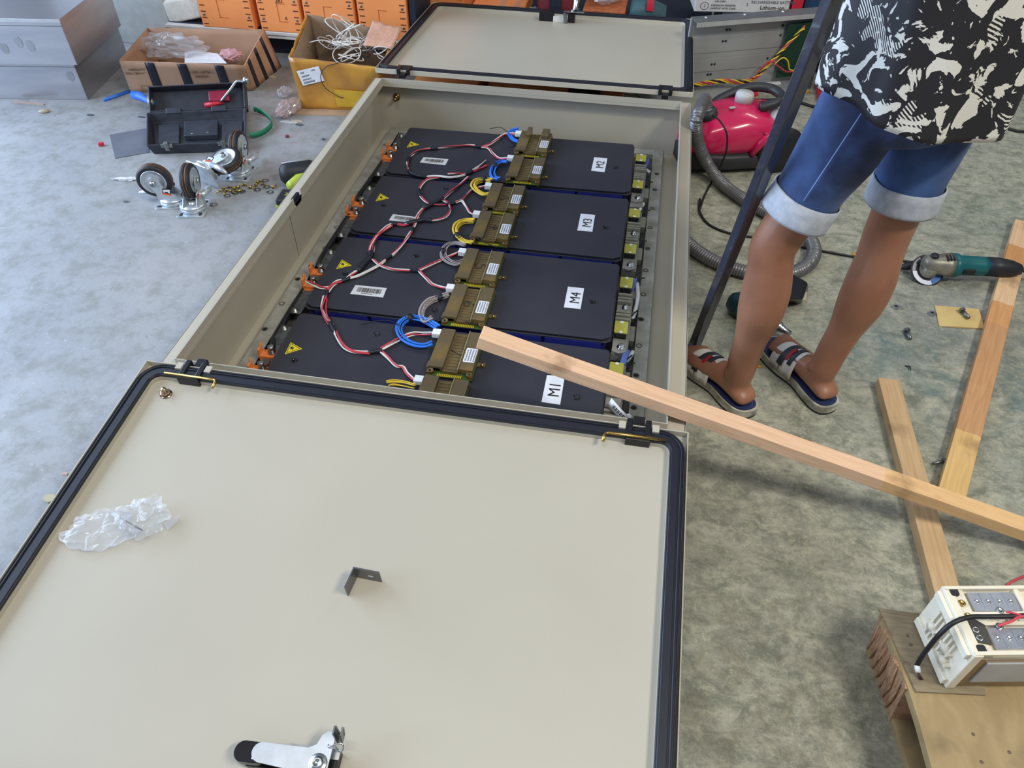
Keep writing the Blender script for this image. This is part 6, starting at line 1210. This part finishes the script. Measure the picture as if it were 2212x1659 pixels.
# ================================================================ casters
m_tyre = mat('caster_tyre', (34, 34, 38), 0.5); m_zinc = mat('bright_zinc', (206, 212, 216), 0.3, 0.6, c2=(184, 192, 198), scale=30); m_orline = mat('orange_line', (176, 112, 50), 0.5)
def make_caster(label):
    """upright with the plate on the floor and the wheel on top: local z up from the plate"""
    t = thing('caster_wheel', label, 'caster', group='zinc swivel casters on the floor')
    q = MB(); q.prism(rrect(0.098, 0.082, 0.01, 4), 0, 0.004); pt = q.obj('top_plate', m_zinc, t, bevel=0.0008)
    for sx in (-1, 1):
        for sy in (-1, 1):
            q = MB(); q.prism(rrect(0.016, 0.009, 0.0044, 4, sx * 0.035, sy * 0.028), 0.0041, 0.0045); q.obj('plate_slot', m_dkgrey, pt)
    q = MB(); q.lathe([(0.036, 0.004), (0.038, 0.008), (0.038, 0.014), (0.034, 0.016), (0.038, 0.017), (0.038, 0.021), (0.02, 0.023), (0.012, 0.023), (0.012, 0.027), (0, 0.027)], 28); q.obj('swivel_bearing', m_zinc, t)
    wx, wz, R_ = -0.034, 0.076, 0.05
    for s in (-1, 1):
        q = MB(); pr = [(0.036, 0.018), (0.02, 0.03), (-0.008, 0.058), (-0.016, 0.084), (-0.034, 0.094), (-0.05, 0.084), (-0.048, 0.066), (-0.036, 0.045), (-0.034, 0.018)]
        q.prism(pr, s * 0.0195 - 0.0013, s * 0.0195 + 0.0013, RX(90)); q.obj('fork_leg', m_zinc, t, bevel=0.0005)
    q = MB(); q.bb(-0.034, 0.036, -0.0205, 0.0205, 0.0175, 0.021); q.obj('fork_bridge', m_zinc, t)
    WM = TR(wx, 0, wz) @ RX(90)
    q = MB(); q.lathe([(0.036, -0.014), (0.045, -0.014), (R_, -0.009), (R_, -0.003), (R_ - 0.002, -0.002), (R_ - 0.002, 0.002), (R_, 0.003), (R_, 0.009), (0.045, 0.014), (0.036, 0.014), (0.036, -0.014)], 36, WM); wh = q.obj('tyre', m_tyre, t)
    for z_ in (-0.004, 0.004):
        q = MB(); q.tube([WM @ Vector((R_ * math.cos(a), R_ * math.sin(a), z_)) for a in [2 * math.pi * k / 36 for k in range(36)]], 0.0005, 4, closed=True); q.obj('tyre_line', m_orline, wh)
    q = MB(); q.lathe([(0.0, -0.016), (0.01, -0.0165), (0.014, -0.011), (0.030, -0.009), (0.034, -0.0145), (0.037, -0.0145), (0.037, 0.0145), (0.034, 0.0145), (0.030, 0.009), (0.014, 0.011), (0.01, 0.0165), (0, 0.016)], 28, WM); q.obj('hub', m_zinc, t)
    q = MB(); q.cyl(WM @ Vector((0, 0, -0.027)), WM @ Vector((0, 0, 0.027)), 0.0055, 8); q.cyl(WM @ Vector((0, 0, 0.021)), WM @ Vector((0, 0, 0.027)), 0.009, 6); q.cyl(WM @ Vector((0, 0, -0.027)), WM @ Vector((0, 0, -0.021)), 0.009, 6); q.obj('axle', m_steel, t)
    for s in (-1, 1):
        q = MB(); q.prism([(-0.018, 0.040), (0.006, 0.034), (0.012, 0.054), (-0.012, 0.060)], s * 0.0209 - 0.0003, s * 0.0209 + 0.0003, RX(90)); st = q.obj('brand_sticker', mat('sticker_dark', (48, 34, 36), 0.5), t)
        q = MB(); q.prism([(-0.018, 0.040), (0.006, 0.034), (0.0075, 0.039), (-0.0165, 0.045)], s * 0.0213 - 0.0003, s * 0.0213 + 0.0003, RX(90)); q.obj('sticker_stripe', mat('sticker_orange', (220, 96, 60), 0.5), st)
        q = MB(); q.prism([(-0.012, 0.046), (-0.009, 0.045), (-0.007, 0.049), (0.0, 0.047), (0.002, 0.043), (0.005, 0.042), (0.006, 0.050), (0.009, 0.053), (0.004, 0.054), (-0.008, 0.055), (-0.013, 0.053)], s * 0.0213 - 0.0003, s * 0.0213 + 0.0003, RX(90)); q.obj('sticker_emblem', m_paper, st)
    return t
c0_ = make_caster('bright zinc swivel caster, wheel up, its wheel leaning away from the others')
def put(M_): return M_
gA = G(377, 437, 0); CS = Matrix.Diagonal((1.16, 1.16, 1.16, 1)); c0_.matrix_basis = Matrix.Translation(gA) @ RZ(14) @ CS
# brake pedal on the first caster
q = MB(); q.tube([(-0.03, 0.024, 0.03), (-0.075, 0.03, 0.024), (-0.105, 0.026, 0.020)], [0.008, 0.010, 0.004], 8); q.obj('brake_pedal', m_zinc, c0_)
dup(c0_, Matrix.Translation(G(420, 452, 0)) @ RZ(-78) @ CS, 'bright zinc swivel caster, wheel up, showing its tyre tread')
dup(c0_, Matrix.Translation(G(520, 376, 0)) @ RZ(-84) @ CS, 'bright zinc swivel caster, wheel up, beside the toolbox latch and the gold screws')
dup(c0_, Matrix.Translation(G(437, 377, 0.055)) @ RZ(-22) @ RX(-72) @ RZ(180) @ CS, 'bright zinc swivel caster lying on its side between the other casters')
# ================================================================ screws and washers
rnd = random.Random(5)
sc = thing('gold_screw', 'gold screw in the pile beside the casters', 'screw', group='gold screws beside the casters')
q = MB(); q.lathe([(0.0026, 0.0), (0.0024, 0.018), (0, 0.021)], 8, RY(90)); q.obj('shank', m_brass, sc); q = MB(); q.lathe([(0, -0.004), (0.006, -0.004), (0.0064, -0.002), (0.0026, 0.0)], 10, RY(90)); q.obj('head', m_brass, sc)
spots = [(476, 412), (483, 408), (489, 412), (494, 404), (500, 413), (508, 408), (515, 404), (520, 411), (526, 399), (541, 404), (552, 400), (556, 394), (562, 391), (567, 397), (590, 404)]
for i, (x, y) in enumerate(spots):
    Mx = Matrix.Translation(G(x, y, 0.0068)) @ RZ(rnd.uniform(0, 360)) @ RY(rnd.uniform(5, 12))
    if i == 0: sc.matrix_basis = Mx
    else: dup(sc, Mx)
ws = None
for i, (x, y) in enumerate([(490, 424), (523, 415), (573, 391), (576, 405), (583, 416), (462, 443), (556, 411), (508, 418)]):
    if ws is None:
        q = MB(); q.lathe([(0.0052, 0), (0.0135, 0), (0.0135, 0.0016), (0.0052, 0.0016), (0.0052, 0)], 20); ws = tag(q.obj('flat_washer', m_dsteel), 'flat steel washer on the floor beside the casters', 'washer', 'washers beside the casters'); ws.location = G(x, y, 0.0)
    else:
        o = ws.copy(); COL.objects.link(o); o.location = G(x, y, 0.0)
# ================================================================ yellow green drill half hidden by the cabinet
m_lime = mat('lime_plastic', (176, 190, 60), 0.4)
yd = thing('lime_drill', 'black and lime cordless drill on the floor, half hidden by the cabinet wall', 'cordless drill', tuple(G(640, 400, 0)))
a_ = G(612, 376, 0.05); c_ = G(700, 366, 0.05); b = MB(); dd = (c_ - a_).normalized(); u_ = UP; s_ = dd.cross(u_)
b.loft([ell(a_ + dd * x, s_, u_, r_, r_, 18) for x, r_ in ((-0.012, 0.02), (0, 0.036), (0.02, 0.040), (0.09, 0.040), (0.12, 0.032), (0.15, 0.03), (0.19, 0.022))]); b.obj('motor_body', m_black, yd, True)
q = MB(); q.tube([a_ + dd * 0.0 + UP * 0.036 - s_ * 0.008, a_ + dd * 0.10 + UP * 0.042 - s_ * 0.008], 0.004, 6); q.obj('model_bar', mat('silver_print', (150, 152, 156), 0.4), yd, True)
h0 = G(645, 388, 0.05); h1 = G(628, 402, 0.055); b = MB(); b.tube([h0 + Vector((0.03, 0.01, 0)), h0, h1], [0.024, 0.02, 0.018], 12); b.obj('grip', m_lime, yd, True)
bp4 = [G(x, y, 0.082) for x, y in ((597, 410), (690, 402), (690, 428), (599, 428))]; cx_ = sum(bp4, Vector()) / 4
M = frame(G(599, 421, 0.078), Vector((1, 0.05, 0)), Vector((0, 1, 0))); b = MB(); b.bb(0, 0.12, -0.03, 0.045, -0.074, 0.0, M); bt_ = b.obj('battery_pack', m_black, yd, True, bevel=0.008, seg=3)
b = MB(); b.bb(-0.001, 0.121, -0.031, 0.046, -0.03, -0.022, M); b.obj('lime_band', m_lime, bt_, True)
textmesh('20V', 0.024, wm(yd).inverted() @ M @ TR(0.042, 0.008, 0.0006), bt_, m_lime)
# ================================================================ litter on the floor, left side
def scrap(name, px, py, r, m_, label, sc_=(1, 0.6), h=0.003, cat='debris', seed=0, group=None):
    p = G(px, py, 0); b = MB(); b.prism([(r * sc_[0] * (1 + 0.6 * mnoise.noise(Vector((k * 0.9, seed, px)))) * math.cos(k * 0.628), r * sc_[1] * (1 + 0.6 * mnoise.noise(Vector((k * 1.3, seed, py)))) * math.sin(k * 0.628)) for k in range(10)], 0, h, Matrix.Translation(p)); tag(b.obj(name, m_), label, cat, group)
m_tan = mat('tan_scrap', (186, 172, 150), 0.7); m_dks = mat('dark_scrap', (84, 88, 96), 0.6); m_lts = mat('light_scrap', (190, 192, 194), 0.5)
q = MB(); q.ball((0, 0, 0), 0.017, 10, Matrix.Translation(G(95, 240, 0.006)) @ RZ(25), (1.3, 0.7, 0.5)); tag(q.obj('pale_shell', m_tan), 'pale oval chip on the floor below the steel cases', 'debris')
q = MB(); q.bb(-0.07, 0.07, -0.004, 0.004, 0, 0.006, Matrix.Translation(G(64, 224, 0)) @ RZ(-1)); tag(q.obj('thin_stick', mat('pinkish_wood', (180, 156, 146), 0.7)), 'thin pinkish stick on the floor along the lower steel case', 'stick')
q = MB(); a_ = G(224, 217, 0.004); c_ = G(283, 196, 0.004); q.tube([a_, (a_ + c_) / 2, c_], [0.008, 0.009, 0.009], 6); tag(q.obj('blue_strip', mat('cobalt_plastic', (52, 110, 200), 0.4)), 'thin blue plastic strip on the floor beside the black taped box', 'strip')
q = MB(); q.box((0, 0, 0.007), (0.018, 0.014, 0.014), Matrix.Translation(G(220, 315, 0)) @ RZ(20)); tag(q.obj('red_plastic_bit', m_red, bevel=0.002), 'small red plastic cap on the floor left of the grey sheet', 'cap')
q = MB(); q.ball((0, 0, 0), 0.009, 8, Matrix.Translation(G(620, 294, 0.005)), (1, 0.8, 0.6)); tag(q.obj('maroon_bead', mat('maroon', (120, 46, 52), 0.5)), 'small maroon bead on the floor right of the green strap', 'bead')
q = MB(); q.ball((0, 0, 0), 0.007, 8, Matrix.Translation(G(698, 300, 0.004)), (1, 0.8, 0.6)); tag(q.obj('dark_bead', m_dks), 'small dark bead on the floor beside the cabinet', 'bead')
scrap('dark_chip', 195, 249, 0.016, m_dks, 'dark angular chip on the floor between steel case and grey sheet', (1, 0.5)); scrap('dark_chip', 306, 254, 0.014, m_dks, 'dark thin chip on the floor behind the grey sheet', (1.2, 0.4)); scrap('grey_chip', 273, 436, 0.012, m_dks, 'dark flat chip on the floor left of the casters', (1, 0.6), 0.001)
b = MB(); crumple(b, G(276, 388, 0), Vector((0.95, 0.2, 0)).normalized(), Vector((-0.2, 0.95, 0)).normalized(), UP, 0.05, 0.010, 0.004, 14.0, 0.6); tag(b.obj('film_shred', mat('pale_film', (220, 222, 226), 0.25, coat=0.5)), 'pale crumpled film shred on the floor left of the casters', 'debris')
scrap('card_chip', 640, 262, 0.02, m_tan, 'tan torn chip on the floor in front of the crumpled bottle', (1.4, 0.4), 0.002, seed=5); scrap('grey_flake', 640, 266, 0.001, m_tan, 'tiny tan flake touching the torn chip before the crumpled bottle', (1, 0.5), 0.002, seed=6)
scrap('tan_scrap', 623, 264, 0.032, m_lts, 'pale film strip on the floor below the crumpled bottle', (1.3, 0.35), 0.002, seed=7); scrap('dark_flake', 647, 270, 0.016, m_dks, 'dark flake on the floor near the taped box flap', (1, 0.5), 0.003, seed=8)
scrap('yellow_crumb', 108, 1078, 0.012, mat('pale_yellow', (196, 184, 150), 0.7), 'pale yellow crumb on the floor left of the near door', (1.2, 0.9), 0.004, seed=9); scrap('pink_crumb', 140, 1024, 0.008, mat('pale_pink', (196, 160, 150), 0.7), 'pale pink crumb on the floor left of the near door', (1, 0.6), 0.002, seed=10)
scrap('white_paper_bit', 676, 234, 0.03, m_paper, 'torn white paper strip at the foot of the taped box', (1.4, 0.3), 0.004, seed=12)
scrap('tan_crumb', 588, 167, 0.02, m_tan, 'tan scrap on the floor beside the black taped box', (1, 0.6), 0.004, seed=13)
# ================================================================ grey chassis, carton and clutter at the far right
m_ch = mat('chassis_grey', (164, 166, 166), 0.42, 0.25, c2=(150, 152, 152), scale=6)
a0 = G(1490, 216, 0); a1 = G(1742, 192, 0); xd = Vector((a1.x - a0.x, a1.y - a0.y, 0)).normalized(); yd_ = Vector((-xd.y, xd.x, 0))
chM = frame(Vector((a0.x, a0.y, 0)) - xd * 0.005, xd, yd_); CL = (Vector((a1.x, a1.y, 0)) - Vector((a0.x, a0.y, 0))).length + 0.025
ch = thing('metal_chassis', 'open grey sheet metal chassis standing behind the vacuum cleaner', 'chassis', M=chM)
h = 0.30; dpt = 0.10
MB().bb(-0.20, CL, 0, dpt + 0.01, 0, 0.004).obj('bottom_flange', m_ch, ch); MB().bb(0, CL, dpt - 0.06, dpt + 0.012, h, h + 0.004).obj('top_flange', mat('chassis_dark', (112, 114, 116), 0.4, 0.3), ch); MB().bb(0, CL, dpt - 0.062, dpt - 0.058, h - 0.014, h + 0.004).obj('top_lip', mat('chassis_lip', (186, 188, 188), 0.4, 0.3), ch)
for i, (za, zb, off) in enumerate(((0.004, 0.075, 0.0), (0.075, 0.13, -0.003), (0.13, 0.155, 0.0), (0.155, 0.225, -0.003), (0.225, 0.30, 0.002))):
    MB().bb(0, CL, dpt + off, dpt + 0.012, za, zb).obj('back_rib', m_ch, ch, bevel=0.001)
for (u, v) in ((0.545, 0.245), (0.56, 0.245), (0.535, 0.20), (0.55, 0.20), (0.50, 0.105), (0.515, 0.105), (0.49, 0.062), (0.505, 0.062), (0.83, 0.245), (0.83, 0.205), (0.79, 0.11), (0.77, 0.065)):
    q = MB(); q.lathe([(0.005, 0), (0.005, 0.001), (0, 0.001)], 10, TR((u - 0.36) / 0.64 * CL, dpt - 0.0032, v) @ RX(90)); q.obj('panel_hole', m_black, ch)
MB().bb(CL - 0.01, CL, 0, dpt + 0.012, 0, h).obj('end_plate', mat('chassis_dark', (112, 114, 116), 0.4, 0.3), ch); MB().bb(CL - 0.14, CL - 0.012, dpt - 0.03, dpt - 0.022, 0.03, 0.26).obj('green_board', mat('dark_green_board', (24, 62, 46), 0.5), ch, bevel=0.002)
MB().bb(CL * 0.42, CL * 0.80, 0.06, 0.075, 0.004, 0.012).obj('white_strip', m_white, ch)
for r in range(3): 
    q = MB(); q.lathe([(0.006, 0), (0.005, 0.002), (0, 0.003)], 10, TR(CL * (0.1 + 0.3 * r), dpt - 0.01, h + 0.004)); q.obj('rivet', m_white, ch)
base_ = [(1490, 190, 0.03), (1520, 183, 0.035), (1560, 178, 0.04), (1600, 180, 0.035), (1630, 172, 0.05), (1655, 148, 0.09), (1680, 122, 0.14), (1705, 95, 0.18), (1738, 62, 0.24)]
wch = chM.inverted()
def onback(px, py, off=0.03):
    p = hit(px, py, chM @ Vector((0, dpt - off, 0)), chM.to_3x3() @ Vector((0, -1, 0))); return p
wy_ = thing('chassis_wiring', 'twisted yellow, black and red wires running across the grey chassis', 'wiring', tuple(onback(1560, 185)))
for k, mm in enumerate((m_wyel, m_wblack, m_wyel, m_wred, mat('orange_wire', (206, 140, 60), 0.45))):
    P = catmull([onback(x, y - 3, 0.05) for x, y, _ in base_], 8); Q = [p + Vector((0, math.cos(i * 0.55 + k * 1.3) * 0.007, math.sin(i * 0.55 + k * 1.3) * 0.007)) for i, p in enumerate(P)]; b = MB(); b.tube(Q, 0.0032, 6); b.obj('wire', mm, wy_, True)
b = MB(); b.tube(catmull([onback(x, y, 0.05) for x, y in ((1632, 165), (1650, 140), (1665, 132), (1680, 142), (1700, 155), (1718, 153))], 6), 0.003, 6); b.obj('wire', m_wred, wy_, True)
b = MB(); b.tube(catmull([onback(x, y, 0.05) for x, y in ((1672, 140), (1690, 125), (1702, 132), (1706, 150), (1720, 152))], 6), 0.003, 6); b.obj('wire', m_wyel, wy_, True)
# white carton
cb0 = atY(1499, 25, 3.72); cb1 = atY(1702, 28, 3.72); zb = 0.2005
cA = G(1499, 25, zb); cB = G(1702, 29, zb); xd = (cB - cA).normalized(); M = frame(cA, xd, Vector((-xd.y, xd.x, 0))); cl = (cB - cA).length
t = thing('battery_carton', 'white lithium battery carton with small print, on the dark bench', 'carton', M=M)
MB().bb(0, cl, 0, 0.3, 0, 0.16).obj('carton_body', mat('carton_white', (206, 202, 196), 0.6), t, bevel=0.003)
def tx(txt, sz, u, z, mm=m_greyink, al='CENTER'): textmesh(txt, sz, TR(u, -0.001, z) @ RX(90), t, mm, align=al)
tx('RECHARGEABLE BATTERY', 0.017, cl * 0.82, 0.045); tx('Lithium-ion', 0.024, cl * 0.82, 0.022, m_ink); tx('Lithium-ion Batteries', 0.013, cl * 0.30, 0.030); tx('UN 3480', 0.013, cl * 0.26, 0.046); tx('HANDLE WITH CARE', 0.012, cl * 0.30, 0.016); tx('2', 0.018, cl * 0.55, 0.034)
q = MB(); q.tube([(cl * 0.1 + 0.018 * math.cos(a), -0.001, 0.026 + 0.016 * math.sin(a)) for a in [2 * math.pi * k / 20 for k in range(20)]], 0.0012, 4, closed=True); q.obj('print_ring', m_greyink, t); tx('2', 0.018, cl * 0.1, 0.026)
t = thing('red_pack', 'bright red pack standing on the bench against the white carton', 'pack', tuple(M @ Vector((cl + 0.03, 0.05, 0)))); MB().bb(cl + 0.012, cl + 0.06, 0.0, 0.25, 0.0, 0.22, M).obj('pack_body', m_red, t, True, bevel=0.004)
t = thing('blue_pack', 'dark blue pack standing on the bench beside the red pack', 'pack', tuple(M @ Vector((cl + 0.1, 0.05, 0)))); MB().bb(cl + 0.07, cl + 0.18, 0.02, 0.25, 0.0, 0.22, M).obj('pack_body', mat('dull_blue', (34, 66, 96), 0.5), t, True, bevel=0.004)
b = MB(); cbg = G(1812, 160, 0.0); crumple(b, Vector((0.87, 3.36, 0.031)), Vector((1, 0, 0)), Vector((0, 1, 0)), UP, 0.12, 0.11, 0.17, 12.0, 0.35, freq=2.0); tag(b.obj('brown_bag', mat('brown_bubble_film', (140, 132, 116), 0.2, c2=(112, 104, 90), scale=12, coat=0.8, alpha=0.62)), 'brownish clear bag standing beside the grey chassis', 'plastic bag')
MB().bb(0.745, 1.03, 3.20, 3.5, 0.0, 0.03).obj('x', m_red, bevel=0.004); o = bpy.data.objects['x']; o.name = 'red_mat'; tag(o, 'flat red pad under the brownish bag', 'pad')
scrap('red_clip', 1622, 206, 0.025, m_red, 'red plastic clip on the floor below the grey chassis', (1.2, 0.8), 0.012, seed=20); scrap('yellow_scrap', 1680, 222, 0.022, mat('ochre', (196, 150, 50), 0.7), 'yellow scrap on the floor right of the vacuum cleaner', (1.2, 0.8), 0.004, seed=21); scrap('yellow_scrap', 1737, 198, 0.022, mat('ochre', (196, 150, 50), 0.7), 'yellow scrap on the floor below the chassis end', (1, 1), 0.006, seed=22)
q = MB(); q.tube(catmull([G(x, y, 0.006) for x, y in ((1590, 208), (1640, 216), (1690, 214), (1730, 222), (1765, 232), (1810, 234), (1880, 228))], 6), 0.006, 6); tag(q.obj('black_hose', m_wblack), 'black cable snaking on the floor behind the vacuum cleaner', 'cable')
